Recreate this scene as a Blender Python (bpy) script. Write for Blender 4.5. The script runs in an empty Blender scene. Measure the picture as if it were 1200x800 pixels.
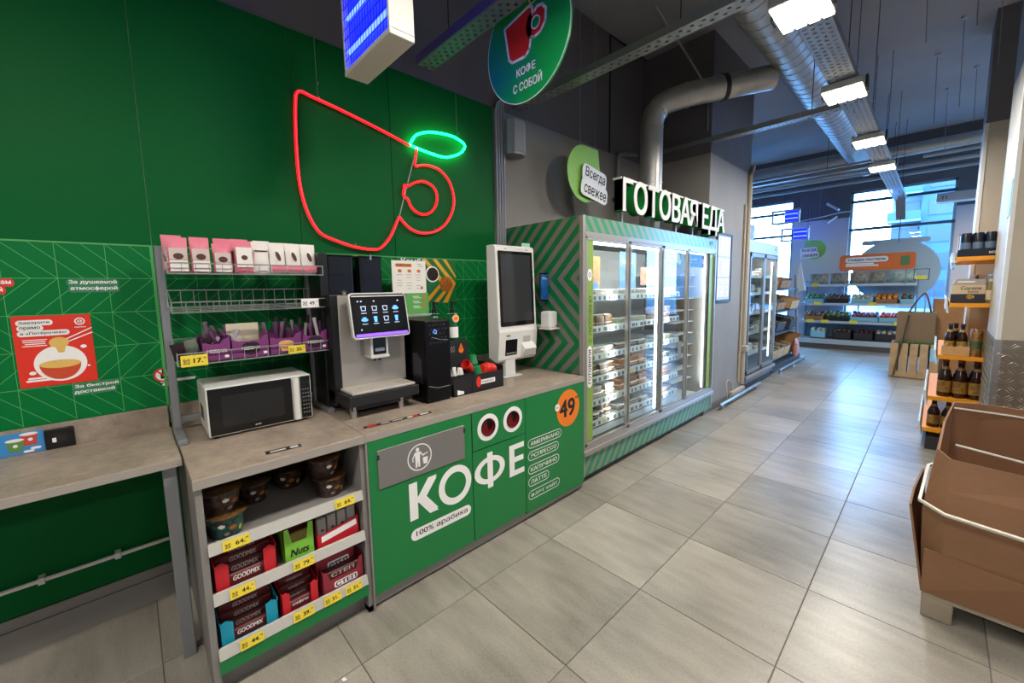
import bpy, bmesh, math, random
from mathutils import Vector, Matrix
random.seed(7)
SC = bpy.context.scene
COL = SC.collection
PI = math.pi

# ------------------------------------------------------------------ camera
def make_camera():
    yaw, pitch, roll = math.radians(-46.468), math.radians(6.143), math.radians(-1.023)
    f = Vector((math.sin(yaw)*math.cos(pitch), math.cos(yaw)*math.cos(pitch), -math.sin(pitch)))
    r = Vector((math.cos(yaw), -math.sin(yaw), 0.0))
    u = r.cross(f)
    c, s = math.cos(roll), math.sin(roll)
    r, u = c*r + s*u, -s*r + c*u
    cd = bpy.data.cameras.new('camera')
    cd.sensor_fit = 'HORIZONTAL'; cd.sensor_width = 36.0
    cd.lens = 472.777/1200*36.0
    cd.shift_x = (600-601.847)/1200; cd.shift_y = (388.952-400)/1200
    cd.clip_start = 0.02; cd.clip_end = 300
    co = bpy.data.objects.new('camera', cd); COL.objects.link(co)
    m = Matrix((( r.x, u.x, -f.x, 0), (r.y, u.y, -f.y, 0), (r.z, u.z, -f.z, 1.546), (0,0,0,1)))
    co.matrix_world = m
    SC.camera = co
make_camera()

# ------------------------------------------------------------------ world, exposure
SC.view_settings.view_transform = 'Standard'
SC.view_settings.look = 'None'
SC.view_settings.exposure = 0.15
SC.view_settings.gamma = 1.0
SC.view_settings.use_curve_mapping = False
SC.cycles.use_denoising = True
SC.cycles.max_bounces = 8
SC.cycles.transparent_max_bounces = 16
SC.cycles.caustics_reflective = False
SC.cycles.caustics_refractive = False
wd = bpy.data.worlds.new('overcast_sky'); SC.world = wd; wd.use_nodes = True
bgn = wd.node_tree.nodes['Background']
bgn.inputs[0].default_value = (0.24, 0.54, 1.0, 1); bgn.inputs[1].default_value = 40.0

LAMP_W = 30.0        # one ceiling luminaire
LAMP_C = (1.0, 0.945, 0.86)
def window_portal(loc, sx, sy):
    l = bpy.data.lights.new('window_daylight', 'AREA'); l.shape = 'RECTANGLE'; l.size = sx; l.size_y = sy; l.cycles.is_portal = True
    o = bpy.data.objects.new('window_daylight', l); COL.objects.link(o); o.location = loc; o.rotation_euler = (-PI/2, 0, 0)
window_portal((-3.465, 12.74, 2.13), 1.57, 3.06)
window_portal((-0.715, 12.74, 2.13), 1.71, 3.06)
window_portal((2.6, 12.74, 2.13), 2.8, 3.06)  # portal of the added, unseen third window

# ------------------------------------------------------------------ helpers
def lin(h):
    h = h.lstrip('#')
    o = []
    for i in (0, 2, 4):
        c = int(h[i:i+2], 16)/255
        o.append(c/12.92 if c <= 0.04045 else ((c+0.055)/1.055)**2.4)
    return (o[0], o[1], o[2], 1.0)

MATS = {}
def mat(name, col='#808080', rough=0.5, metal=0.0, emit=None, es=0.0, noise=None, bump=None, spec=0.5, rnd=0.0, coat=0.0, trans=0.0):
    """noise=(scale, second colour, contrast); bump=(scale, strength); rnd = per-object value variation"""
    if name in MATS: return MATS[name]
    m = bpy.data.materials.new(name); m.use_nodes = True
    nt = m.node_tree; b = nt.nodes['Principled BSDF']
    c = lin(col)
    b.inputs['Base Color'].default_value = c
    b.inputs['Roughness'].default_value = rough
    b.inputs['Metallic'].default_value = metal
    b.inputs['Specular IOR Level'].default_value = spec
    if coat: b.inputs['Coat Weight'].default_value = coat
    if trans: b.inputs['Transmission Weight'].default_value = trans
    tc = None
    out = None
    if noise or bump:
        tc = nt.nodes.new('ShaderNodeTexCoord')
    if noise:
        n = nt.nodes.new('ShaderNodeTexNoise'); n.inputs['Scale'].default_value = noise[0]; n.inputs['Detail'].default_value = 6
        nt.links.new(tc.outputs['Object'], n.inputs['Vector'])
        r = nt.nodes.new('ShaderNodeValToRGB')
        k = noise[2] if len(noise) > 2 else 0.3
        r.color_ramp.elements[0].position = 0.5-k/2; r.color_ramp.elements[1].position = 0.5+k/2
        r.color_ramp.elements[0].color = c; r.color_ramp.elements[1].color = lin(noise[1])
        nt.links.new(n.outputs['Fac'], r.inputs['Fac'])
        out = r.outputs['Color']
        nt.links.new(out, b.inputs['Base Color'])
    if rnd:
        oi = nt.nodes.new('ShaderNodeObjectInfo')
        hs = nt.nodes.new('ShaderNodeHueSaturation')
        ma = nt.nodes.new('ShaderNodeMath'); ma.operation = 'MULTIPLY_ADD'
        ma.inputs[1].default_value = rnd; ma.inputs[2].default_value = 1-rnd/2
        nt.links.new(oi.outputs['Random'], ma.inputs[0]); nt.links.new(ma.outputs[0], hs.inputs['Value'])
        if out: nt.links.new(out, hs.inputs['Color'])
        else: hs.inputs['Color'].default_value = c
        nt.links.new(hs.outputs['Color'], b.inputs['Base Color'])
    if bump:
        n2 = nt.nodes.new('ShaderNodeTexNoise'); n2.inputs['Scale'].default_value = bump[0]; n2.inputs['Detail'].default_value = 4
        nt.links.new(tc.outputs['Object'], n2.inputs['Vector'])
        bp = nt.nodes.new('ShaderNodeBump'); bp.inputs['Strength'].default_value = bump[1]; bp.inputs['Distance'].default_value = 0.01
        nt.links.new(n2.outputs['Fac'], bp.inputs['Height']); nt.links.new(bp.outputs['Normal'], b.inputs['Normal'])
    if emit:
        b.inputs['Emission Color'].default_value = lin(emit); b.inputs['Emission Strength'].default_value = es
    MATS[name] = m
    return m

def glass(name, tint='#ffffff', ior=1.45, base=0.02, rough=0.0):
    """clear pane: see-through with a fresnel reflection"""
    if name in MATS: return MATS[name]
    m = bpy.data.materials.new(name); m.use_nodes = True
    nt = m.node_tree; nt.nodes.clear()
    o = nt.nodes.new('ShaderNodeOutputMaterial'); mx = nt.nodes.new('ShaderNodeMixShader')
    t = nt.nodes.new('ShaderNodeBsdfTransparent'); g = nt.nodes.new('ShaderNodeBsdfGlossy'); fr = nt.nodes.new('ShaderNodeLayerWeight')
    t.inputs[0].default_value = lin(tint); g.inputs['Roughness'].default_value = rough; fr.inputs['Blend'].default_value = 0.5
    pw = nt.nodes.new('ShaderNodeMath'); pw.operation = 'POWER'; pw.inputs[1].default_value = 5.0; nt.links.new(fr.outputs['Facing'], pw.inputs[0])
    sc = nt.nodes.new('ShaderNodeMath'); sc.operation = 'MULTIPLY_ADD'; sc.inputs[1].default_value = 0.6; sc.inputs[2].default_value = (ior-1)**2/(ior+1)**2; nt.links.new(pw.outputs[0], sc.inputs[0])
    nt.links.new(sc.outputs[0], mx.inputs[0]); nt.links.new(t.outputs[0], mx.inputs[1]); nt.links.new(g.outputs[0], mx.inputs[2])
    nt.links.new(mx.outputs[0], o.inputs[0])
    MATS[name] = m
    return m

class NT:
    """tiny expression builder for procedural prints"""
    def __init__(s, name, rough=0.4, spec=0.5, metal=0.0):
        s.m = bpy.data.materials.new(name); s.m.use_nodes = True; s.nt = s.m.node_tree
        s.b = s.nt.nodes['Principled BSDF']; s.b.inputs['Roughness'].default_value = rough
        s.b.inputs['Specular IOR Level'].default_value = spec; s.b.inputs['Metallic'].default_value = metal
        tc = s.nt.nodes.new('ShaderNodeTexCoord'); sp = s.nt.nodes.new('ShaderNodeSeparateXYZ')
        s.nt.links.new(tc.outputs['Object'], sp.inputs[0]); s.obj = tc.outputs['Object']
        s.x, s.y, s.z = sp.outputs
        MATS[name] = s.m
    def math(s, op, a, b=None, c=None):
        n = s.nt.nodes.new('ShaderNodeMath'); n.operation = op
        for i, v in enumerate((a, b, c)):
            if v is None: continue
            if isinstance(v, (int, float)): n.inputs[i].default_value = v
            else: s.nt.links.new(v, n.inputs[i])
        return n.outputs[0]
    def mix(s, f, a, b):
        n = s.nt.nodes.new('ShaderNodeMix'); n.data_type = 'RGBA'
        for sock, v in ((n.inputs['Factor'], f), (n.inputs['A'], a), (n.inputs['B'], b)):
            pass
        idx = [i for i in n.inputs if i.enabled]
        for sock, v in zip(idx, (f, a, b)):
            if isinstance(v, str): sock.default_value = lin(v)
            elif isinstance(v, (int, float)): sock.default_value = v
            else: s.nt.links.new(v, sock)
        return [o for o in n.outputs if o.enabled][0]
    def noise(s, scale, detail=5, vec=None):
        n = s.nt.nodes.new('ShaderNodeTexNoise'); n.inputs['Scale'].default_value = scale; n.inputs['Detail'].default_value = detail
        s.nt.links.new(vec or s.obj, n.inputs['Vector']); return n.outputs['Fac']
    def done(s, col): s.nt.links.new(col, s.b.inputs['Base Color']); return s.m

ROOT = {}          # object name -> world offset of its thing
def setp(o, label=None, cat=None, group=None, kind=None):
    if label: o['label'] = label
    if cat: o['category'] = cat
    if group: o['group'] = group
    if kind: o['kind'] = kind
    return o
def thing(name, label, cat, loc=(0,0,0), rz=0.0, group=None, kind=None):
    o = bpy.data.objects.new(name, None); COL.objects.link(o)
    o.empty_display_size = 0.05
    o.location = loc; o.rotation_euler = (0, 0, rz)
    setp(o, label, cat, group, kind)
    ROOT[o.name] = Vector(loc)
    return o

class MB:
    def __init__(s): s.v = []; s.f = []; s.mi = []; s.cm = 0
    def add(s, vs, fs):
        n = len(s.v); s.v += [tuple(p) for p in vs]
        for f in fs: s.f.append([i+n for i in f]); s.mi.append(s.cm)
        return s
    def slot(s, i): s.cm = i; return s
    def box(s, x0, x1, y0, y1, z0, z1):
        return s.add([(x0,y0,z0),(x1,y0,z0),(x1,y1,z0),(x0,y1,z0),(x0,y0,z1),(x1,y0,z1),(x1,y1,z1),(x0,y1,z1)],
                     [(0,3,2,1),(4,5,6,7),(0,1,5,4),(1,2,6,5),(2,3,7,6),(3,0,4,7)])
    def rbox(s, x0, x1, y0, y1, z0, z1, r=0.01, seg=2, axes='xyz'):
        bm = bmesh.new()
        vs = [bm.verts.new(p) for p in [(x0,y0,z0),(x1,y0,z0),(x1,y1,z0),(x0,y1,z0),(x0,y0,z1),(x1,y0,z1),(x1,y1,z1),(x0,y1,z1)]]
        for f in [(0,3,2,1),(4,5,6,7),(0,1,5,4),(1,2,6,5),(2,3,7,6),(3,0,4,7)]: bm.faces.new([vs[i] for i in f])
        es = []
        for e in bm.edges:
            d = e.verts[1].co - e.verts[0].co
            ax = 'x' if abs(d.x) > 1e-9 else ('y' if abs(d.y) > 1e-9 else 'z')
            if ax in axes: es.append(e)
        bmesh.ops.bevel(bm, geom=es, offset=r, segments=seg, affect='EDGES', profile=0.5)
        bm.verts.index_update()
        s.add([v.co[:] for v in bm.verts], [[v.index for v in f.verts] for f in bm.faces]); bm.free(); return s
    def prism(s, poly, axis, a, b):
        """extrude a 2-D polygon: axis x -> poly in (y,z), y -> (x,z), z -> (x,y)"""
        def P(p, t):
            return {'x': (t, p[0], p[1]), 'y': (p[0], t, p[1]), 'z': (p[0], p[1], t)}[axis]
        n = len(poly)
        vs = [P(p, a) for p in poly] + [P(p, b) for p in poly]
        fs = [list(range(n))[::-1], list(range(n, 2*n))]
        for i in range(n): j = (i+1) % n; fs.append((i, j, j+n, i+n))
        return s.add(vs, fs)
    def tube(s, pts, r, seg=8, closed=False, cap=True):
        pts = [Vector(p) for p in pts]; n = len(pts); rings = []
        rr = r if isinstance(r, (list, tuple)) else [r]*n
        prev = None
        for i, p in enumerate(pts):
            if closed: t = (pts[(i+1) % n]-pts[i-1])
            else: t = pts[min(i+1, n-1)]-pts[max(i-1, 0)]
            t = t.normalized() if t.length > 1e-9 else Vector((0,0,1))
            if prev is None:
                a = Vector((0,0,1)) if abs(t.z) < 0.9 else Vector((1,0,0))
                nrm = t.cross(a).normalized()
            else:
                nrm = (prev - t*prev.dot(t))
                nrm = nrm.normalized() if nrm.length > 1e-6 else t.orthogonal().normalized()
            prev = nrm; bi = t.cross(nrm)
            rings.append([p + rr[i]*(math.cos(2*PI*k/seg+PI/seg)*nrm + math.sin(2*PI*k/seg+PI/seg)*bi) for k in range(seg)])
        vs = [v for rg in rings for v in rg]; fs = []
        m = n if closed else n-1
        for i in range(m):
            j = (i+1) % n
            for k in range(seg):
                l = (k+1) % seg; fs.append((i*seg+k, i*seg+l, j*seg+l, j*seg+k))
        if not closed and cap:
            fs.append(list(range(seg))[::-1]); fs.append(list(range((n-1)*seg, n*seg)))
        return s.add(vs, fs)
    def bar(s, p, q, w, h=None):
        """square-section bar"""
        return s.tube([p, q], (w if h is None else w)*0.7071, 4)
    def lathe(s, c, prof, seg=16, axis='z', cap=True):
        vs = []; fs = []
        for (r, t) in prof:
            for k in range(seg):
                a = 2*PI*k/seg; x, y = r*math.cos(a), r*math.sin(a)
                o = {'z': (x, y, t), 'x': (t, x, y), 'y': (y, t, x)}[axis]
                vs.append((c[0]+o[0], c[1]+o[1], c[2]+o[2]))
        n = len(prof)
        for i in range(n-1):
            for k in range(seg):
                l = (k+1) % seg; fs.append((i*seg+k, i*seg+l, (i+1)*seg+l, (i+1)*seg+k))
        if cap:
            if prof[0][0] > 1e-6: fs.append(list(range(seg))[::-1])
            if prof[-1][0] > 1e-6: fs.append(list(range((n-1)*seg, n*seg)))
        return s.add(vs, fs)
    def ball(s, c, rx, ry=None, rz=None, seg=10, rings=6):
        ry = rx if ry is None else ry; rz = rx if rz is None else rz
        pr = [(math.sin(PI*i/rings), -math.cos(PI*i/rings)) for i in range(rings+1)]
        vs = []; fs = []
        for (r, t) in pr:
            for k in range(seg):
                a = 2*PI*k/seg; vs.append((c[0]+rx*r*math.cos(a), c[1]+ry*r*math.sin(a), c[2]+rz*t))
        for i in range(rings):
            for k in range(seg):
                l = (k+1) % seg; fs.append((i*seg+k, i*seg+l, (i+1)*seg+l, (i+1)*seg+k))
        return s.add(vs, fs)
    def quad(s, a, b, c, d): return s.add([a, b, c, d], [(0,1,2,3)])
    def pouch(s, c, w, h, d, axis='x', lean=0.0, nu=6, nv=7):
        """filled flat-topped bag, width along y (axis x faces +x), base centre c"""
        vs = []; fs = []
        for side in (1, -1):
            for j in range(nv+1):
                v = j/nv
                th = d/2*(math.sin(PI*min(1, v*0.85+0.12))**0.6)*(1 if v < 0.99 else 0.05)
                if v > 0.86: th = d/2*0.06
                for i in range(nu+1):
                    uu = i/nu; e = math.sin(PI*uu)**0.5 if 0 < uu < 1 else 0
                    wy = (uu-0.5)*w*(1-0.05*math.sin(PI*v))
                    vs.append((c[0]+side*th*(0.15+0.85*e)-lean*h*v, c[1]+wy, c[2]+h*v))
        N = (nu+1)*(nv+1)
        for sd in range(2):
            for j in range(nv):
                for i in range(nu):
                    a = sd*N+j*(nu+1)+i; q = (a, a+1, a+nu+2, a+nu+1)
                    fs.append(q if sd == 0 else q[::-1])
        for j in range(nv):
            for i in (0, nu):
                a = j*(nu+1)+i; b = a+nu+1; fs.append((a, b, b+N, a+N) if i == 0 else (a, a+N, b+N, b))
        for i in range(nu):
            for j in (0, nv):
                a = j*(nu+1)+i; fs.append((a, a+N, a+1+N, a+1) if j == 0 else (a, a+1, a+1+N, a+N))
        return s.add(vs, fs)
    def xf(s, M, start=0):
        s.v[start:] = [tuple(M @ Vector(p)) for p in s.v[start:]]; return s
    def mesh(s, name, mats, off=None, smooth=False):
        me = bpy.data.meshes.new(name)
        vs = s.v if off is None else [(p[0]-off[0], p[1]-off[1], p[2]-off[2]) for p in s.v]
        me.from_pydata(vs, [], s.f)
        if not isinstance(mats, (list, tuple)): mats = [mats]
        for m in mats: me.materials.append(MATS[m] if isinstance(m, str) else m)
        if len(mats) > 1: me.polygons.foreach_set('material_index', s.mi)
        if smooth: me.polygons.foreach_set('use_smooth', [True]*len(me.polygons))
        me.update()
        if smooth:
            try: me.set_sharp_from_angle(angle=math.radians(40))
            except Exception: pass
        return me
    def build(s, name, mats, parent=None, world=True, smooth=False, kind=None, label=None):
        off = None
        if parent is not None and world: off = ROOT.get(parent.name, Vector((0,0,0)))
        o = bpy.data.objects.new(name, s.mesh(name, mats, off, smooth)); COL.objects.link(o)
        if parent is not None:
            o.parent = parent; ROOT[o.name] = ROOT.get(parent.name, Vector((0,0,0)))
        setp(o, label, None, None, kind)
        return o
    def solo(s, name, mats, label, cat, group=None, kind=None, smooth=False):
        """one-mesh thing with its origin at its base centre"""
        xs = [p[0] for p in s.v]; ys = [p[1] for p in s.v]; zs = [p[2] for p in s.v]
        loc = Vector(((min(xs)+max(xs))/2, (min(ys)+max(ys))/2, min(zs)))
        o = bpy.data.objects.new(name, s.mesh(name, mats, loc, smooth)); COL.objects.link(o); o.location = loc
        ROOT[o.name] = loc
        setp(o, label, cat, group, kind); return o

def B(*a): return MB().box(*a)
def RB(*a, **k): return MB().rbox(*a, **k)
def struct(name, mb, mats, label=None, parent=None):
    o = mb.build(name, mats, parent)
    if parent is None: o['kind'] = 'structure'
    if label: o['label'] = label
    return o

_TX = {}
def text_mesh(body, bold=0.0, res=3, slant=0.0):
    k = (body, bold, res, slant)
    if k not in _TX and 'ф' in body:          # draw the stem of this letter over a round one
        i = body.index('ф'); alt = body.replace('ф', 'о')
        vs, fs = text_mesh(alt, bold, res, slant); vs = list(vs); fs = list(fs)
        r_ = max(p[0] for p in text_mesh(alt[:i+1], bold, res, slant)[0]); o_ = text_mesh('о', bold, res, 0.0)[0]
        c_ = r_-(max(p[0] for p in o_)-min(p[0] for p in o_))/2; n_ = len(vs)
        vs += [(c_-0.05, -0.19, 0), (c_+0.05, -0.19, 0), (c_+0.05, 0.74, 0), (c_-0.05, 0.74, 0)]; fs.append((n_, n_+1, n_+2, n_+3))
        _TX[k] = (vs, fs)
    if k not in _TX:
        c = bpy.data.curves.new('txt', 'FONT'); c.body = body; c.size = 1.0; c.offset = bold; c.resolution_u = res
        c.shear = slant; c.align_x = 'LEFT'; c.space_line = 0.95
        o = bpy.data.objects.new('txt', c); me = o.to_mesh()
        vs = [tuple(v.co) for v in me.vertices]; fs = [tuple(p.vertices) for p in me.polygons]
        o.to_mesh_clear(); bpy.data.objects.remove(o); bpy.data.curves.remove(c)
        _TX[k] = (vs, fs)
    return _TX[k]
def text(mb, body, o, right, up, w=None, h=None, bold=0.02, center=True, lift=0.0, slant=0.0, thick=0.0, res=3):
    """lay text on the plane (right, up); o = centre of its box (or lower-left); fits width w and/or height h"""
    vs, fs = text_mesh(body, 0.0, res, slant)
    if not vs: return mb
    e = bold*0.8
    x0 = min(v[0] for v in vs)-e; x1 = max(v[0] for v in vs)+e; y0 = min(v[1] for v in vs)-e*0.55; y1 = max(v[1] for v in vs)+e*0.55
    sx = w/(x1-x0) if w else None; sy = h/(y1-y0) if h else None
    if sx is None: sx = sy
    if sy is None: sy = sx
    R = Vector(right); U = Vector(up); N = R.cross(U); O = Vector(o)
    cx = (x0+x1)/2 if center else x0; cy = (y0+y1)/2 if center else y0
    def P(v, t): return O + R*((v[0]-cx)*sx) + U*((v[1]-cy)*sy) + N*(lift+t)
    if thick <= 0:
        if bold <= 0: return mb.add([P(v, 0) for v in vs], fs)
        for i, (dx, dy) in enumerate(((-1, -0.55), (1, -0.55), (1, 0.55), (-1, 0.55))):
            mb.add([P((v[0]+dx*bold*0.8, v[1]+dy*bold*0.8), i*0.00012) for v in vs], fs)
        return mb
    n = len(vs)
    shifts = ((-1, -0.55), (1, -0.55), (1, 0.55), (-1, 0.55)) if bold > 0 else ((0, 0),)
    for i, (dx, dy) in enumerate(shifts):
        _solid(mb, [P((v[0]+dx*e, v[1]+dy*e), i*0.0003) for v in vs]+[P((v[0]+dx*e, v[1]+dy*e), thick+i*0.0004) for v in vs], fs, n)
    return mb
def _solid(mb, allv, fs, n):
    ff = [tuple(i+n for i in f) for f in fs]+[tuple(reversed(f)) for f in fs]
    cnt = {}
    for f in fs:
        for i in range(len(f)):
            a, b = f[i], f[(i+1) % len(f)]; cnt[(a, b)] = cnt.get((a, b), 0)+1
    for (a, b) in cnt:
        if (b, a) not in cnt: ff.append((a, b, b+n, a+n))
    return mb.add(allv, ff)
YR, ZU = (0,1,0), (0,0,1)     # print on surfaces facing +x
XR = (1,0,0)                  # print on surfaces facing -y
def disc(mb, c, right, up, ru, rv=None, seg=28, thick=0.0):
    rv = ru if rv is None else rv
    R = Vector(right); U = Vector(up); N = R.cross(U); C = Vector(c)
    ring = [C + R*(ru*math.cos(2*PI*k/seg)) + U*(rv*math.sin(2*PI*k/seg)) for k in range(seg)]
    if thick <= 0: return mb.add(ring, [list(range(seg))])
    vs = ring+[p+N*thick for p in ring]
    fs = [list(range(seg))[::-1], list(range(seg, 2*seg))]+[(k, (k+1) % seg, (k+1) % seg+seg, k+seg) for k in range(seg)]
    return mb.add(vs, fs)
def ringf(mb, c, right, up, r0, r1, seg=28, a0=0, a1=2*PI, thick=0.0):
    R = Vector(right); U = Vector(up); N = R.cross(U); C = Vector(c); full = abs(a1-a0-2*PI) < 1e-6
    n = seg if full else seg+1
    vs = []
    for k in range(n):
        a = a0+(a1-a0)*k/seg; d = R*math.cos(a)+U*math.sin(a); vs += [C+d*r0+N*thick, C+d*r1+N*thick]
    fs = []
    for k in range(seg):
        j = (k+1) % n; fs.append((2*k, 2*k+1, 2*j+1, 2*j))
    return mb.add(vs, fs)
def rrect(cx, cy, w, h, r, seg=5):
    r = min(r, w/2-1e-5, h/2-1e-5); pts = []
    for (sx, sy, a) in ((1,1,0), (-1,1,PI/2), (-1,-1,PI), (1,-1,1.5*PI)):
        for k in range(seg+1):
            t = a+PI/2*k/seg; pts.append((cx+sx*(w/2-r)+r*math.cos(t), cy+sy*(h/2-r)+r*math.sin(t)))
    return pts
def flat(mb, poly, o, right, up, thick=0.0):
    R = Vector(right); U = Vector(up); N = R.cross(U); O = Vector(o)
    vs = [O+R*p[0]+U*p[1]+N*thick for p in poly]
    if thick <= 0: return mb.add(vs, [list(range(len(poly)))])
    n = len(poly); vs += [v-N*thick for v in vs]
    return mb.add(vs, [list(range(n)), list(range(n, 2*n))[::-1]]+[(i, i+n, (i+1) % n+n, (i+1) % n) for i in range(n)])
def strip(mb, pts, w, o, right, up, closed=False):
    """flat line of width w through 2-D points"""
    R = Vector(right); U = Vector(up); O = Vector(o); n = len(pts)
    m = n if closed else n-1
    for i in range(m):
        a = Vector(pts[i]); b = Vector(pts[(i+1) % n]); d = (b-a)
        if d.length < 1e-9: continue
        d.normalize(); q = Vector((-d.y, d.x))*w/2; e = d*w*0.3
        mb.quad(*[O+R*p.x+U*p.y for p in (a-q-e, b-q+e, b+q+e, a+q-e)])
    return mb
def smooth_pts(pts, closed=False, k=4):
    P = [Vector(p) for p in pts]; n = len(P); out = []
    m = n if closed else n-1
    for i in range(m):
        if closed: a, b, c, d = P[i-1], P[i], P[(i+1) % n], P[(i+2) % n]
        else: a, b, c, d = P[max(i-1,0)], P[i], P[i+1], P[min(i+2,n-1)]
        for j in range(k):
            t = j/k
            out.append(0.5*((2*b)+(c-a)*t+(2*a-5*b+4*c-d)*t*t+(3*b-a-3*c+d)*t**3))
    if not closed: out.append(P[-1])
    return out
def copy_tree(root, loc, label=None, group=None, rz=None):
    r = root.copy(); COL.objects.link(r); r.location = loc
    if rz is not None: r.rotation_euler = (0, 0, rz)
    if label: r['label'] = label
    if group: r['group'] = group
    for ch in root.children:
        c = ch.copy(); COL.objects.link(c); c.parent = r
        for g in ch.children:
            d = g.copy(); COL.objects.link(d); d.parent = c
    return r
def area_light(name, loc, rot, sx, sy, power, col, parent=None):
    l = bpy.data.lights.new(name, 'AREA'); l.shape = 'RECTANGLE'; l.size = sx; l.size_y = sy; l.energy = power; l.color = col
    o = bpy.data.objects.new(name, l); COL.objects.link(o); o.rotation_euler = rot
    if parent is not None:
        o.parent = parent; off = ROOT.get(parent.name, Vector((0,0,0))); o.location = Vector(loc)-off
    else: o.location = loc
    return o

# ------------------------------------------------------------------ shared materials
mat('green_panel', '#005c28', 0.5, spec=0.12)
mat('green_band', '#007034', 0.45, spec=0.18)
mat('green_joint', '#7cc08e', 0.6)
mat('green_line', '#4ba65b', 0.5)
mat('green_front', '#147a3e', 0.38)
mat('wall_grey', '#8d8984', 0.75, noise=(3, '#86827d', 0.4))
mat('wall_dark', '#6a6769', 0.8, noise=(2.5, '#625f62', 0.5))
mat('ceil_dark', '#a0a0a2', 0.85, noise=(1.2, '#929296', 0.5), bump=(6, 0.15))
mat('wall_far', '#c9c6cc', 0.8)
mat('beige', '#b7ad9c', 0.6, noise=(4, '#b0a695', 0.5))
mat('grout', '#6e6a64', 0.8)
mat('white_plastic', '#e6e5e0', 0.35)
mat('white_metal', '#dcdcd8', 0.4)
mat('white_print', '#f2f1ee', 0.55)
mat('black_plastic', '#0d0d0f', 0.3)
mat('black_matte', '#141416', 0.6)
mat('black_print', '#161414', 0.6)
mat('grey_laminate', '#77736f', 0.5)
mat('grey_side', '#86827e', 0.5)
mat('galv', '#a9abab', 0.38, 0.9, noise=(14, '#8e9092', 0.5))
mat('steel', '#b9bbbc', 0.3, 0.95)
mat('grey_paint', '#8f9092', 0.45, 0.3)
mat('dark_metal', '#3b3c3e', 0.5, 0.4)
mat('wire', '#b6b6b2', 0.35, 0.8)
mat('yellow_tag', '#e9cf3a', 0.6)
mat('red_print', '#d8291f', 0.5)
mat('orange_print', '#ee7d1b', 0.5)
mat('cable', '#1b1b1d', 0.6)
mat('clear', '#ffffff', 0.05)
glass('glass_door', '#f3f7f6', 1.5)
glass('glass_win', '#eef6fa', 1.35)
glass('clear_plastic', '#f2f4f4', 1.35, rough=0.05)
# ================================================================== ROOM
XW = -2.67
# floor: grout bed + separate tiles
def tile_material():
    n = NT('floor_tile', 0.34, 0.5)
    oi = n.nt.nodes.new('ShaderNodeObjectInfo')
    ge = n.nt.nodes.new('ShaderNodeNewGeometry')
    mp = n.nt.nodes.new('ShaderNodeMapping'); mp.inputs['Scale'].default_value = (1.0, 1.2, 1)
    n.nt.links.new(ge.outputs['Position'], mp.inputs['Vector'])
    ad = n.nt.nodes.new('ShaderNodeVectorMath'); ad.operation = 'ADD'
    cb = n.nt.nodes.new('ShaderNodeCombineXYZ')
    k = n.math('MULTIPLY', oi.outputs['Random'], 37.0); n.nt.links.new(k, cb.inputs[0]); n.nt.links.new(k, cb.inputs[1])
    n.nt.links.new(mp.outputs[0], ad.inputs[0]); n.nt.links.new(cb.outputs[0], ad.inputs[1])
    a = n.noise(1.3, 5, ad.outputs[0]); c3 = n.noise(95, 2, ad.outputs[0])
    mp2 = n.nt.nodes.new('ShaderNodeMapping'); mp2.inputs['Scale'].default_value = (1.4, 5.0, 1); n.nt.links.new(ad.outputs[0], mp2.inputs['Vector'])
    b = n.noise(2.2, 7, mp2.outputs[0])
    f = n.math('ADD', n.math('MULTIPLY', a, 0.75), n.math('ADD', n.math('MULTIPLY', b, 0.45), n.math('MULTIPLY', c3, 0.30)))
    f = n.math('MULTIPLY_ADD', n.math('SUBTRACT', f, 0.55), 2.0, 0.1)
    f = n.math('ADD', f, n.math('MULTIPLY', n.math('SUBTRACT', oi.outputs['Random'], 0.5), 0.3))
    cl = n.nt.nodes.new('ShaderNodeClamp'); n.nt.links.new(f, cl.inputs[0])
    col = n.mix(cl.outputs[0], '#706b63', '#aca599')
    n.b.inputs['Roughness'].default_value = 0.3
    return n.done(col)
tile_material()
mat('floor_far', '#a8a39a', 0.35, noise=(3, '#98938a', 0.5))
fl = struct('floor', B(-5.2, 6.0, -4.0, 12.7, -0.05, -0.004), 'grout')
TX = [-2.665] + [-2.16+0.6*i for i in range(0, 7)]          # -2.16 -1.56 ... 1.44
TY = [-0.625+0.6*i for i in range(0, 22)] + [12.5]
TM = {}
g = 0.002
for i in range(len(TX)-1):
    for j in range(len(TY)-1):
        w = TX[i+1]-TX[i]; d = TY[j+1]-TY[j]
        key = (round(w,3), round(d,3))
        if key not in TM:
            TM[key] = RB(g, w-g, g, d-g, -0.004, 0, r=0.0012, seg=1).mesh('tile', 'floor_tile')
        o = bpy.data.objects.new('tile', TM[key]); COL.objects.link(o); o.location = (TX[i], TY[j], 0); o.parent = fl
struct('floor_screed', B(1.442, 6.0, -4.0, 12.7, -0.004, 0.0).box(-2.67, 1.44, -4, -0.63, -0.004, 0.0).box(-5.2, -2.67, 4.8, 12.7, -0.004, 0.0), 'floor_far', parent=fl)

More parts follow.
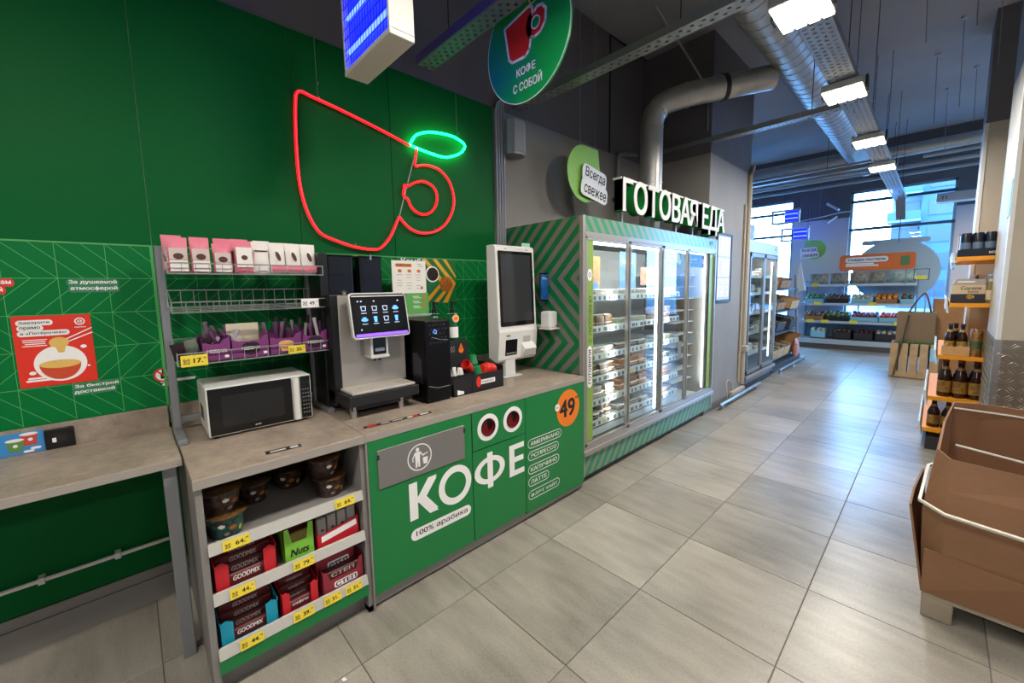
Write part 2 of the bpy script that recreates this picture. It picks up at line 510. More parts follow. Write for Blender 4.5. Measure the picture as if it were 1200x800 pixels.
# left wall: grey masonry, dark above 3.05 m
wl = struct('wall_left', MB().slot(0).box(-2.9, XW, -4.0, 4.86, 0, 3.05).slot(1).box(-2.9, XW, -4.0, 4.86, 3.05, 4.3), ['wall_grey', 'wall_dark'], 'grey wall with green panelling behind the counter')
B(XW, XW+0.004, -4.0, 2.325, 0.0, 3.045).build('panel_backing', 'green_joint', wl)
PY = [-3.4, -2.4, -1.25, -0.571, 0.107, 0.785, 1.395, 2.325]
for i in range(len(PY)-1):
    for (z0, z1) in ((0.17, 0.90), (0.99, 1.782), (1.785, 3.045)):
        e = 0.002
        B(XW+0.002, XW+0.012, PY[i]+e, PY[i+1]-e, z0, z1).build('panel', 'green_band' if z0 == 0.99 else 'green_panel', wl)
# printed chevron lines on the lower band
def chevrons(y0, y1, name):
    mb = MB(); x = XW+0.0126; c = 0.1555; zt = 1.783
    O = (x, 0, 0)
    for r in range(0, 6):
        z1 = zt-r*0.157; z0 = max(z1-0.157, 0.995)
        if z1 < 1.0: continue
        strip(mb, [(y0, z1), (y1, z1)], 0.0028, O, YR, ZU)
        n = int(math.ceil((y1-y0)/c))
        for k in range(-3, 2*n+2):
            a = y0+k*c/2
            hh = z1-z0; full = 0.157
            if r % 2 == 0: p, q = (a, z1), (a+c*hh/full, z1-hh)
            else: p, q = (a+c, z1), (a+c-c*hh/full, z1-hh)
            # clip in y
            def clip(p, q):
                (ya, za), (yb, zb) = p, q
                if ya > yb: (ya, za), (yb, zb) = (yb, zb), (ya, za)
                if yb <= y0 or ya >= y1: return None
                t0 = max(0, (y0-ya)/(yb-ya)); t1 = min(1, (y1-ya)/(yb-ya))
                return ((ya+t0*(yb-ya), za+t0*(zb-za)), (ya+t1*(yb-ya), za+t1*(zb-za)))
            cc = clip(p, q)
            if cc: strip(mb, cc, 0.0024, O, YR, ZU)
        for k in range(n+1):
            a = y0+k*c
            if a <= y1+0.001: strip(mb, [(a, z0), (a, z1)], 0.0024, O, YR, ZU)
    mb.build(name, 'green_line', wl, kind='stuff')
chevrons(-0.991, 0.097, 'printed_chevron_lines')
chevrons(0.112, 2.3, 'printed_chevron_lines')
MB().box(XW+0.012, XW+0.0155, -3.4, 2.325, 1.779, 1.786).build('trim_strip', 'green_line', wl)
B(XW+0.012, XW+0.016, 0.098, 0.108, 0.99, 1.783).build('trim_strip', 'green_line', wl)
# skirting under the bar table and the conduit
bb = struct('baseboard_left', MB().box(XW, XW+0.022, -4, 2.3, 0.0, 0.12).box(XW, XW+0.012, -4, 2.3, 0.12, 0.175), 'grey_side')
cd = thing('conduit_pipe', 'thin white conduit pipe clipped low on the green wall under the bar table', 'pipe', (-2.64, -0.2, 0.31))
MB().tube([(-2.632, -3, 0.311), (-2.632, 0.105, 0.311)], 0.009, 8).build('pipe', 'white_metal', cd, smooth=True)
for y in (-0.38, -0.14, 0.07):
    RB(-2.66, -2.618, y-0.011, y+0.011, 0.297, 0.327, r=0.003).build('pipe_clip', 'white_metal', cd)

# pilaster beside the cooler and the recess behind it
struct('wall_pilaster', MB().slot(0).box(-2.9, -1.86, 4.86, 6.25, 0, 3.02).slot(1).box(-2.9, -1.86, 4.86, 6.25, 3.02, 4.3), ['beige_wall' if False else 'wall_grey', 'wall_dark'], 'grey pilaster beside the prepared food cooler')
mat('skirt_dark', '#6a645d', 0.6)
struct('baseboard_pilaster', MB().box(-1.86, -1.845, 4.86, 6.25, 0, 0.09).box(-2.67, -1.86, 4.845, 4.86, 0, 0.09), 'skirt_dark')
struct('wall_recess', MB().box(-5.2, -5.05, 6.25, 12.7, 0, 4.3).box(-5.2, -2.9, 6.1, 6.25, 0, 4.3), 'wall_far')

# far wall with two window openings and an added, unseen third
def far_wall():
    mb = MB(); y0, y1 = 12.5, 12.75
    W = [(-5.2, -4.25), (-2.68, -1.57), (0.14, 1.2), (4.0, 6.0)]           # solid bays
    for (a, b) in W:
        mb.slot(0).box(a, b, y0, y1, 0, 3.08); mb.slot(1).box(a, b, y0, y1, 3.08, 4.3)
    for (a, b) in ((-4.25, -2.68), (-1.57, 0.14), (1.2, 4.0)):
        mb.slot(0).box(a, b, y0, y1, 0, 0.6); mb.slot(1).box(a, b, y0, y1, 3.66, 4.3)
    struct('wall_far', mb, ['wall_far', 'wall_dark'], 'far wall of the shop with tall windows')
far_wall()
mat('alu_frame', '#8fa3ad', 0.45, 0.5)
mat('alu_dark', '#4d5a63', 0.5, 0.4)
def window(n, a, b, z0, z1, bars_z, bars_x):
    t = struct('window_%d' % n, MB().box(a, a+0.05, 12.55, 12.63, z0, z1).box(b-0.05, b, 12.55, 12.63, z0, z1).box(a, b, 12.55, 12.63, z0, z0+0.05).box(a, b, 12.55, 12.63, z1-0.05, z1), 'alu_frame', 'tall shop window in the far wall')
    for z in bars_z: B(a, b, 12.54, 12.62, z-0.03, z+0.03).build('transom', 'alu_dark', t)
    for x in bars_x: B(x-0.025, x+0.025, 12.545, 12.615, z0, z1).build('mullion', 'alu_dark', t)
    xs = [a+0.05]+list(bars_x)+[b-0.05]; zs = [z0+0.05]+sorted(bars_z)+[z1-0.05]
    for i in range(len(xs)-1):
        for j in range(len(zs)-1):
            B(xs[i], xs[i+1], 12.585, 12.592, zs[j], zs[j+1]).build('pane', 'glass_win', t)
window(1, -4.25, -2.68, 0.6, 3.66, [2.78, 3.35], [])
window(2, -1.57, 0.14, 0.6, 3.66, [2.78, 3.42], [])
window(3, 1.2, 4.0, 0.6, 3.66, [2.78, 3.42], [2.6])  # hidden behind the columns, added to keep the daylight up

# ceiling
ce = struct('ceiling', B(-5.2, 6.0, -4.0, 12.75, 4.3, 4.45), 'ceil_dark')
for (y, z0, y2) in ((10.9, 3.98, 11.25),):
    struct('beam_far', B(-5.0, 6.0, y, y2, z0, 4.3), 'wall_dark')
struct('wall_right', B(6.0, 6.15, -4.0, 12.75, 0, 4.3), 'wall_far')
struct('wall_back', B(-2.9, 6.0, -4.15, -4.0, 0, 4.3), 'wall_far')
# dark cable line and ceiling seam lines near the wall
cb = thing('ceiling_cable', 'thin dark cable running up the dark wall and across the ceiling', 'cable', (-2.66, 4.07, 3.05))
MB().tube([(-2.662, 4.07, 3.05), (-2.662, 4.07, 4.285), (-2.655, 4.5, 4.288), (-2.655, 4.85, 4.288)], 0.009, 6).build('cable', 'cable', cb)

# columns on the right of the aisle
def diamond_plate():
    n = NT('tread_plate', 0.34, 0.5, 0.85)
    ge = n.nt.nodes.new('ShaderNodeNewGeometry')
    col = n.mix(n.noise(3, 4), '#8d8478', '#a39a8c'); n.done(col)
diamond_plate()
mat('steel_guard', '#b4b7ba', 0.28, 0.9)
def column_near():
    x0, x1, y0, y1 = 0.302, 1.15, 4.4, 5.2
    t = struct('column_near', MB().slot(0).box(x0, x1, y0, y1, 0, 3.05).slot(1).box(x0, x1, y0, y1, 3.05, 4.3), ['beige', 'wall_dark'], 'beige column with steel tread plate cladding')
    MB().box(x0-0.004, x1, y0-0.004, y0, 0, 1.13).box(x0-0.004, x0, y0, y1, 0, 1.13).build('tread_plate_sheet', 'tread_plate', t)
    # raised lozenges: alternating bars on both clad faces
    mb = MB()
    p = 0.06
    def loz(o, R, U, cx, cz, ang):
        ca, sa = math.cos(ang), math.sin(ang)
        for s_ in (-1, 0, 1):
            ox, oz = -sa*s_*0.014, ca*s_*0.014
            L = 0.029-abs(s_)*0.004; wd_ = 0.005
            base = [(-L, 0), (0, -wd_), (L, 0), (0, wd_)]
            pts = [(cx+ox+q[0]*ca-q[1]*sa, cz+oz+q[0]*sa+q[1]*ca) for q in base]
            N = Vector(R).cross(Vector(U)); O = Vector(o)
            vs = [O+Vector(R)*q[0]+Vector(U)*q[1]+N*0.0003 for q in pts]+[O+Vector(R)*(cx+ox)+Vector(U)*(cz+oz)+N*0.005]
            mb.add(vs, [(0,1,4), (1,2,4), (2,3,4), (3,0,4)])
    for i in range(0, 13):
        for j in range(9, 19):
            loz((x0, y0-0.004, 0), XR, ZU, 0.024+i*p, j*p, PI/4 if (i+j) % 2 else -PI/4)
    for i in range(0, 13):
        for j in range(9, 19):
            loz((x0-0.004, y1, 0), (0,-1,0), ZU, 0.024+i*p, j*p, PI/4 if (i+j) % 2 else -PI/4)
    mb.build('tread_lozenges', 'tread_plate', t, kind='stuff')
    MB().box(x0-0.006, x0+0.028, y0-0.0065, y0-0.004, 0, 1.13).box(x0-0.0065, x0-0.004, y0-0.006, y0+0.07, 0, 1.13).build('corner_guard', 'steel_guard', t)
    MB().box(x0-0.0015, x0+0.02, y0-0.0015, y0, 1.13, 3.05).box(x0-0.0015, x0, y0, y0+0.05, 1.13, 3.05).build('corner_trim', 'white_metal', t)
    return t
column_near()
mat('notice_blue', '#8fc6ea', 0.5)
nb = B(0.296, 0.301, 4.42, 4.56, 1.98, 2.23).solo('notice_sheet', 'notice_blue', 'pale blue notice sheet stuck to the corner of the near column', 'notice')
struct('column_far', MB().slot(0).box(0.228, 0.95, 6.68, 7.3, 0, 3.18).slot(1).box(0.228, 0.95, 6.68, 7.3, 3.18, 4.3), ['beige', 'wall_dark'], 'beige column behind the orange drinks shelf')
struct('trim_column', MB().box(0.222, 0.25, 6.674, 6.68, 0, 3.18).box(0.222, 0.228, 6.68, 6.76, 0, 3.18), 'white_metal')

# outside: apartment block across the street
mat('block_blue', '#1f3660', 0.7)
mat('block_white', '#5b6a78', 0.7)
mat('block_win', '#0e1a2c', 0.4)
mat('street', '#55606a', 0.9)
struct('street_ground', B(-40, 40, 12.76, 70, -0.4, -0.05), 'street')
def block():
    t = thing('apartment_block', 'tall blue and white apartment block seen through the far window', 'building', (4.0, 36, 0))
    MB().box(-1.0, 0.6, 34, 46, -0.3, 24).build('tower_wall', 'block_blue', t)
    MB().box(-2.3, -1.0, 34.6, 50, -0.3, 10).build('balcony_wall', 'block_white', t)
    MB().box(0.6, 12, 34.3, 46, -0.3, 24).build('side_wall', 'block_white', t)
    for k in range(15):
        z = 0.4+k*1.55; xl = -2.9+k*0.15
        B(xl, -1.0, 33.5, 34.6, z, z+0.14).build('balcony_slab', 'block_white', t)
        B(xl, -1.0, 33.46, 33.5, z+0.14, z+0.6).build('balcony_rail', 'block_blue', t)
        B(xl+0.3, -1.1, 34.55, 34.6, z+0.3, z+1.3).build('balcony_window', 'block_win', t)
        B(-0.7, 0.3, 33.95, 34.0, z+0.3, z+1.2).build('window', 'block_win', t)
        B(1.2, 2.4, 34.25, 34.3, z+0.3, z+1.2).build('window', 'block_win', t)
block()
# ================================================================== CEILING FIXTURES
mat('tray', '#9c9da0', 0.4, 0.7)
mat('lamp_body', '#c9c9c6', 0.45, 0.2)
mat('led', '#ffffff', 0.4, emit='#fff4de', es=6.0)
# luminaire line
def tray_strip(mb, x, y0, y1, z, w=0.15, axis='y', n_rows=4, pitch=0.05):
    """perforated sheet tray with side flanges; holes are real gaps between strips"""
    hole = 0.02 if n_rows > 2 else 0.016; rows = n_rows
    L = y1-y0; cells = int(L/pitch)
    def bx(a0, a1, b0, b1, z0, z1):
        if axis == 'y': mb.box(a0, a1, b0, b1, z0, z1)
        else: mb.box(b0, b1, a0, a1, z0, z1)
    gap = (w-rows*hole)/(rows+1)
    for r in range(rows+1):
        a = x-w/2+r*(gap+hole); bx(a, a+gap, y0, y1, z, z+0.002)
    for c in range(cells+1):
        b = y0+c*pitch
        for r in range(rows):
            a = x-w/2+gap+r*(gap+hole); off = pitch/2*(r % 2)
            bx(a, a+hole, b+off, b+off+pitch-0.022, z, z+0.002)
    bx(x-w/2-0.002, x-w/2, y0, y1, z, z+0.05); bx(x+w/2, x+w/2+0.002, y0, y1, z, z+0.05)
    return mb
lt = thing('cable_tray', 'long perforated steel tray carrying the row of ceiling lamps down the aisle', 'cable tray', (-0.63, 6, 3.12))
tray_strip(MB(), -0.63, 1.9, 11.0, 3.12, 0.17, 'y', 4, 0.06).build('perforated_sheet', 'tray', lt)
for y in (2.4, 3.9, 5.4, 6.9, 8.4, 9.9):
    for x in (-0.70, -0.56): MB().tube([(x, y, 3.17), (x, y, 4.3)], 0.003, 6).build('hanger_rod', 'dark_metal', lt)
def make_lamp():
    t = thing('ceiling_lamp', 'x', 'lamp', (0, 0, 0))
    MB().rbox(-0.13, 0.13, -0.16, 0.16, 0.0, 0.05, r=0.006).build('housing', 'lamp_body', t)
    for x in (-0.145, 0.13): MB().box(x, x+0.015, -0.04, 0.04, -0.01, 0.09).build('bracket', 'dark_metal', t)
    for k in range(4):
        x = -0.0975+k*0.065
        MB().rbox(x-0.027, x+0.027, -0.15, 0.15, -0.012, 0.001, r=0.004, seg=1).build('led_strip', 'led', t)
    area_light('lamp_light', (0, 0, -0.02), (0, 0, 0), 0.24, 0.3, LAMP_W, LAMP_C, t)
    return t
lamp0 = make_lamp()
LN = [(-0.63, 2.87, 'square ceiling lamp on the perforated tray nearest the camera'),
      (-0.63, 4.33, 'square ceiling lamp on the perforated tray, second from the camera'),
      (-0.63, 6.0, 'square ceiling lamp on the perforated tray, third from the camera'),
      (-0.63, 7.45, 'square ceiling lamp on the perforated tray, farthest one of the row')]
for i, (x, y, lab) in enumerate(LN):
    if i == 0: lamp0.location = (x, y, 3.06); lamp0['label'] = lab; lamp0['group'] = 'ceiling lamps over the aisle'
    else: copy_tree(lamp0, (x, y, 3.06), lab, 'ceiling lamps over the aisle')
# unseen copies of the lamp added as fill, behind the camera and to the side
for i, (x, y) in enumerate([(-0.63, 1.2), (-0.63, -0.5), (-0.63, -2.2), (2.6, -2.0), (2.6, 0.5), (2.6, 3.0), (3.4, 6.5), (1.3, 9.3), (1.3, 11.2), (3.6, 10.4)]):
    copy_tree(lamp0, (x, y, 3.06), 'square ceiling lamp %s, unseen, added as fill light' % ['just behind the camera', 'over the bar table side', 'far behind the camera', 'at the back of the next aisle', 'at the start of the next aisle', 'in the middle of the next aisle', 'at the end of the next aisle', 'behind the far column', 'by the far window corner', 'in the far corner of the shop'][i], 'unseen fill lamps')

# crossing cable trays
def cross_tray(y, x0, x1, z, label, w=0.10):
    t = thing('cable_tray', label, 'cable tray', ((x0+x1)/2, y, z))
    tray_strip(MB(), y, x0, x1, z, w, 'x', 2, 0.07).build('perforated_sheet', 'tray', t)
    k = int((x1-x0)/1.1)+1
    for i in range(k):
        x = x0+0.35+i*1.1
        if x < x1: MB().tube([(x, y, z+0.03), (x, y, 4.3)], 0.0035, 6).build('hanger_rod', 'dark_metal', t)
    return t
cross_tray(2.62, -2.66, -0.55, 3.1, 'narrow slotted cable tray crossing from the wall to the first ceiling lamp')
cross_tray(4.88, -2.4, -0.55, 3.13, 'narrow slotted cable tray crossing behind the round ventilation duct')
cross_tray(7.6, -4.9, -0.6, 3.13, 'slotted cable tray crossing above the second cooler')
# tray with a purple cable above the neon leaf
ut = thing('cable_tray', 'short perforated tray over the neon cup, lit green by the neon leaf', 'cable tray', (-2.1, 1.65, 3.1))
tray_strip(MB(), 1.655, -2.6, -1.1, 3.1, 0.11, 'x', 3, 0.06).build('perforated_sheet', 'tray_dull' if 'tray_dull' in MATS else mat('tray_dull', '#6f7176', 0.5, 0.2), ut)
mat('purple_grey', '#5c5578', 0.6)
MB().box(-2.6, -1.1, 1.585, 1.6, 3.1, 3.16).build('side_flange', 'purple_grey', ut)
for x in (-2.3, -1.4): MB().tube([(x, 1.655, 3.15), (x, 1.655, 4.3)], 0.004, 6).build('hanger_rod', 'dark_metal', ut)

# ---- ducts
mat('duct', '#c6c4bf', 0.4, 0.7, noise=(9, '#a9a8a4', 0.6))
def spiral_duct(name, label, pts, r, parent=None, seam=0.12, seg=28):
    t = thing(name, label, 'duct', pts[0])
    P = [Vector(p) for p in pts]
    MB().tube(P, r, seg).build('tube', 'duct', t, smooth=True)
    mb = MB()
    for i in range(len(P)-1):
        d = P[i+1]-P[i]; L = d.length; d.normalize()
        a = d.orthogonal().normalized(); b = d.cross(a)
        n = int(L/seam); 
        if n < 2: continue
        hel = []
        S = 20
        for k in range(n*S+1):
            s_ = L*k/(n*S); th = 2*PI*k/S
            hel.append(P[i]+d*s_+(a*math.cos(th)+b*math.sin(th))*(r+0.001))
        mb.tube(hel, 0.0045, 4)
    if mb.v: mb.build('spiral_seam', 'duct', t)
    return t
spiral_duct('ventilation_duct', 'large spiral silver ventilation duct running along the ceiling', [(-1.12, 2.2, 3.8), (-1.12, 10.6, 3.8)], 0.2, seam=0.15)
bd = thing('branch_duct', 'thinner silver duct that bends down behind the food sign', 'duct', (-2.2, 4.15, 2.4))
el = [(-2.2, 4.15, 2.1), (-2.2, 4.15, 3.2), (-2.195, 4.155, 3.27), (-2.17, 4.17, 3.35), (-2.12, 4.2, 3.42), (-2.05, 4.24, 3.45), (-1.95, 4.31, 3.48), (-1.85, 4.38, 3.50), (-1.3, 4.9, 3.62)]
MB().tube(el, 0.115, 24).build('tube', 'duct', bd, smooth=True)
for (p, q) in (((-2.2, 4.15, 3.19), (-2.2, 4.15, 3.21)), ((-2.2, 4.15, 2.62), (-2.2, 4.15, 2.64)), ((-1.93, 4.324, 3.484), (-1.91, 4.338, 3.488)), ((-2.15, 4.18, 3.38), (-2.135, 4.19, 3.395))):
    MB().tube([p, q], 0.121, 24).build('joint_ring', 'duct', bd, smooth=True)
MB().tube([(-1.66, 4.56, 3.541), (-1.63, 4.588, 3.548)], 0.124, 24).build('clamp', 'cable', bd)
# pipes near the far end
mat('pipe_grey', '#a3a9ad', 0.45, 0.3)
def pipe(label, pts, r, name='ceiling_pipe', m='pipe_grey', seg=12):
    t = MB().tube(pts, r, seg).solo(name, m, label, 'pipe', smooth=True); return t
pipe('wide grey duct crossing the ceiling in front of the far beam', [(-5.0, 9.6, 3.75), (-1.3, 9.6, 3.75)], 0.13, 'cross_duct', 'duct', 20)
pipe('thick insulated pipe crossing the ceiling beyond the lamps', [(-0.9, 10.2, 3.86), (5.5, 10.2, 3.86)], 0.10, 'cross_duct', 'duct', 20)
for i, (y, z, r) in enumerate([(10.4, 3.62, 0.045), (10.5, 3.5, 0.03), (9.2, 3.42, 0.03), (8.9, 3.5, 0.02)]):
    lab = ['thick grey water pipe crossing under the far duct', 'second grey pipe just below the thick water pipe', 'grey sprinkler pipe crossing in front of the far ducts', 'thin grey pipe in front of the sprinkler pipe'][i]
    pipe(lab, [(-5.0, y, z), (5.5 if i < 2 else -0.6, y, z)], r)
pipe('thin grey pipe along the far window head', [(-0.3, 9.0, 3.45), (5.5, 9.0, 3.45)], 0.028)
# hanging rods of removed fixtures under the ceiling on the aisle side
k = 0
for (x, y, L, where) in [(0.05, 5.0, 0.75, 'beside the first lamp'), (-0.25, 5.4, 0.6, 'beside the second lamp'), (0.0, 6.6, 0.9, 'between the second and third lamp'), (-0.2, 7.4, 0.8, 'beside the third lamp'), (0.15, 8.2, 0.7, 'in front of the far column top'), (-0.1, 8.8, 0.9, 'near the far beam'), (0.22, 5.9, 0.8, 'close to the far column'), (-0.35, 4.6, 0.5, 'above the second lamp')]:
    t = thing('hanger_wire', 'thin steel hanger wire with anchor under the ceiling ' + where, 'wire', (x, y, 4.3-L))
    MB().tube([(x, y, 4.3), (x+0.02, y+0.05, 4.3-L)], 0.003, 6).build('wire', 'grey_paint', t)
    MB().lathe((x, y, 4.27), [(0.0, 0), (0.02, 0.003), (0.03, 0.03)], 10).build('anchor', 'steel', t)
# exposed conduit hook on pilaster
pipe('bent thin steel pipe on the dark upper pilaster', [(-1.9, 4.845, 3.25), (-1.9, 4.845, 3.68), (-1.92, 4.80, 3.74), (-2.0, 4.45, 3.98), (-2.1, 4.0, 4.28)], 0.012, 'bent_pipe', 'steel', 8)
pipe('pale vertical pipe on the edge of the pilaster', [(-1.84, 6.18, 0.15), (-1.84, 6.18, 3.0), (-1.84, 6.3, 3.12), (-2.4, 6.6, 3.12)], 0.03, 'wall_pipe', 'beige', 10)
pipe('thin pale pipe beside the wall pipe on the pilaster', [(-1.845, 6.05, 0.2), (-1.845, 6.05, 2.6)], 0.014, 'wall_pipe', 'beige', 8)
RB(-1.86, -1.78, 6.12, 6.23, 0.62, 0.7, r=0.006).solo('pipe_valve_box', 'beige', 'small beige junction box low on the wall pipe', 'junction box')
pipe('short steel pipe stub above the cooler beside the duct', smooth_pts([(-2.63, 4.2, 2.4), (-2.63, 4.2, 2.98), (-2.6, 4.25, 3.05), (-2.5, 4.4, 3.05)]), 0.02, 'bent_pipe', 'grey_paint', 8)

# ---- vertical conduits between the green wall and the grey wall
for i in range(4):
    y = 2.345+i*0.028
    z1 = 3.08+0.02*i
    pipe(['first grey vertical conduit beside the green wall', 'second grey vertical conduit beside the green wall', 'third grey vertical conduit beside the green wall', 'grey vertical conduit beside the loudspeaker'][i],
         [(-2.64, y, 0.9), (-2.64, y, z1-0.06), (-2.62, y+0.01, z1), (-2.55, y+0.05, z1+0.03)], 0.011, 'conduit_pipe', 'grey_paint', 8)
# loudspeaker
sp = thing('wall_speaker', 'grey curved wall loudspeaker above the cooler', 'loudspeaker', (-2.6, 2.5, 2.68))
prof = [(-2.66, 2.43), (-2.66, 2.60), (-2.60, 2.62), (-2.55, 2.60), (-2.52, 2.54), (-2.535, 2.46), (-2.58, 2.42)]
MB().prism([(p[0], p[1]) for p in prof], 'z', 2.68, 2.96).build('cabinet', 'grey_paint', sp)
mat('grille', '#9b9a98', 0.7, bump=(220, 0.6))
MB().prism([(-2.553, 2.606), (-2.548, 2.606), (-2.512, 2.54), (-2.528, 2.452), (-2.533, 2.455), (-2.517, 2.54)], 'z', 2.7, 2.94).build('grille', 'grille', sp)

# ---- insect lamp hung from chains
zp = thing('insect_lamp', 'white insect killer lamp glowing blue, hung over the counter', 'insect lamp', (-1.83, 0.91, 2.58))
mat('uv_glow', '#1018ff', 0.4, emit='#1420ff', es=2.6)
mat('uv_tube', '#3050ff', 0.3, emit='#3c55ff', es=7.0)
mat('zap_white', '#d8d5cd', 0.45)
B(-2.03, -1.60, 0.875, 0.945, 2.60, 2.93).build('back_plate', 'uv_glow', zp)
MB().rbox(-2.045, -1.585, 0.85, 0.965, 2.575, 2.60, r=0.004).build('bottom_tray', 'zap_white', zp)
MB().rbox(-2.045, -1.585, 0.85, 0.965, 2.93, 2.955, r=0.004).build('top_cover', 'zap_white', zp)
for x in (-2.045, -1.60): MB().rbox(x, x+0.015, 0.85, 0.965, 2.6, 2.93, r=0.004).build('end_cap', 'zap_white', zp)
for z in (2.68, 2.83): MB().tube([(-2.02, 0.868, z), (-1.61, 0.868, z)], 0.009, 8).build('uv_tube', 'uv_tube', zp, smooth=True)
mb = MB()
for k in range(16): mb.box(-2.02+k*0.0273, -2.0185+k*0.0273, 0.852, 0.854, 2.6, 2.93)
for k in range(7): mb.box(-2.03, -1.6, 0.852, 0.854, 2.64+k*0.045, 2.642+k*0.045)
mat('uv_grid', '#1a1f66', 0.4, 0.6)
mb.build('guard_grid', 'uv_grid', zp)
for x in (-2.03, -1.61):
    mb = MB()
    for k in range(40):
        z = 2.955+k*0.034; a = 0 if k % 2 else PI/2
        mb.tube([(x+0.008*math.cos(a)*s1+0, 0.907+0.008*math.sin(a)*s1, z+s2) for (s1, s2) in ((1, 0.003), (1, 0.034), (-1, 0.034), (-1, 0.003))], 0.002, 4, closed=True)
    mb.build('chain', 'cable', zp)

# ---- round hanging sign
def coffee_sign():
    cx, cz, yy, R_ = -1.75, 2.975, 1.8, 0.335
    n = NT('round_sign_print', 0.35)
    d = n.math('ADD', n.math('MULTIPLY', n.math('ADD', n.x, 0.36), 2.0), n.math('MULTIPLY', n.math('ABSOLUTE', n.math('SUBTRACT', n.z, 0.2)), 2.0))
    cl = n.nt.nodes.new('ShaderNodeClamp'); n.nt.links.new(d, cl.inputs[0])
    n.done(n.mix(n.math('POWER', cl.outputs[0], 0.7), '#0a5fa0', '#12a04a'))
    t = thing('round_sign', 'round green and blue hanging sign with a red cup and white lettering', 'sign', (cx, yy, cz-R_))
    disc(MB(), (cx, yy+0.012, cz), XR, ZU, R_, thick=0.012, seg=64).build('disc', 'round_sign_print', t)
    ringf(MB(), (cx, yy, cz), XR, ZU, R_-0.004, R_+0.001, seg=64, thick=0.001).build('rim', 'white_print', t)
    cup = [(-0.175, 0.05), (0.03, 0.085), (0.055, 0.07), (0.06, 0.03), (0.095, 0.055), (0.13, 0.05), (0.16, 0.015), (0.155, -0.045), (0.12, -0.085), (0.07, -0.095), (0.045, -0.085), (0.03, -0.145), (0.0, -0.17), (-0.11, -0.165), (-0.14, -0.14)]
    O = (cx+0.0, yy-0.0015, cz+0.085)
    c0 = Vector((sum(p[0] for p in cup)/len(cup), sum(p[1] for p in cup)/len(cup)))
    mbw = MB(); strip(mbw, cup, 0.016, O, XR, ZU, closed=True)
    cupo = MB()
    # red cup: body polygon + handle ring
    O2 = (cx, yy-0.0012, cz+0.085)
    flat(cupo, [(-0.175, 0.05), (0.03, 0.085), (0.055, 0.07), (0.045, -0.085), (0.03, -0.145), (0.0, -0.17), (-0.11, -0.165), (-0.14, -0.14)], O2, XR, ZU)
    ringf(cupo, (cx+0.082, yy-0.0012, cz+0.085-0.022), XR, ZU, 0.034, 0.078, seg=28)
    cupo.build('cup_emblem', 'red_print', t)
    ringf(mbw, (cx+0.082, yy-0.002, cz+0.063), XR, ZU, 0.028, 0.036, seg=28)
    leaf = [(0.045, 0.085), (0.03, 0.12), (0.05, 0.165), (0.10, 0.2), (0.15, 0.205), (0.155, 0.17), (0.13, 0.125), (0.085, 0.095)]
    strip(mbw, leaf, 0.008, O, XR, ZU, closed=True)
    mbw.build('cup_outline', 'white_print', t)
    tx = MB()
    text(tx, 'КОФЕ', (cx+0.0, yy-0.002, cz-0.155), XR, ZU, w=0.155, h=0.05, bold=0.03)
    text(tx, 'С СОБОЙ', (cx+0.01, yy-0.002, cz-0.232), XR, ZU, w=0.235, h=0.062, bold=0.03)
    tx.build('lettering', 'white_print', t)
    for x in (cx-0.12, cx+0.12): MB().tube([(x, yy+0.006, cz+0.31), (x, yy+0.006, 4.3)], 0.0015, 4).build('hanging_wire', 'wire', t)
coffee_sign()

# ---- "always fresh" hanging sign over the cooler
mat('leaf_green', '#8cc152', 0.5)
def fresh_sign(label, X, Y, Z, s, face='x', ceiling=4.3, flip=1):
    t = thing('hanging_sign', label, 'sign', (X, Y, Z-0.27*s))
    if face == 'x': R, N = YR, (1, 0, 0)
    else: R, N = XR, (0, -1, 0)
    Rv, Nv, U = Vector(R), Vector(N), Vector(ZU)
    C = Vector((X, Y, Z))
    poly = []
    for k in range(25):
        a = PI/2+PI*1.5*k/24; poly.append((flip*0.265*s*math.cos(a), 0.265*s*math.sin(a)))
    poly.append((flip*0.265*s, 0.0)); poly.append((flip*0.22*s, 0.265*s))
    if flip < 0: poly = poly[::-1]
    mb = MB(); flat(mb, poly, C, R, ZU, thick=0.008); mb.build('leaf_board', 'leaf_green', t)
    a = math.radians(-9 if face == 'x' else 3); R2 = Rv*math.cos(a)+U*math.sin(a); U2 = U*math.cos(a)-Rv*math.sin(a)
    O = C+Nv*0.03+Rv*(0.125*s*flip)-U*0.085*s
    mb = MB(); flat(mb, rrect(-0.01*s, 0.07*s, 0.40*s, 0.16*s, 0.05*s), O, R2, U2, thick=0.008); flat(mb, rrect(0.01*s, -0.07*s, 0.44*s, 0.16*s, 0.05*s), O, R2, U2, thick=0.0082)
    mb.build('speech_board', 'white_print', t)
    mb = MB(); text(mb, 'Всегда', O+Nv*0.0105+U2*0.075*s, R2, U2, w=0.33*s, h=0.11*s, bold=0.015); text(mb, 'свежее', O+Nv*0.0105-U2*0.08*s+R2*0.02*s, R2, U2, w=0.37*s, h=0.08*s, bold=0.015)
    mb.build('lettering', 'black_print', t)
    for k in (-0.06, 0.18):
        p = C+Rv*k*s*flip; MB().tube([(p.x, p.y, Z+0.24*s), (p.x, p.y, ceiling)], 0.0016, 4).build('hanging_wire', 'wire', t)
fresh_sign('green hanging sign with white speech board reading always fresh, above the cooler', -2.4, 3.24, 2.615, 0.98, 'x', 4.3)
fresh_sign('small green hanging sign with white speech board in front of the far wall', -2.15, 12.2, 2.36, 0.85, 'y', 4.3, flip=-1)
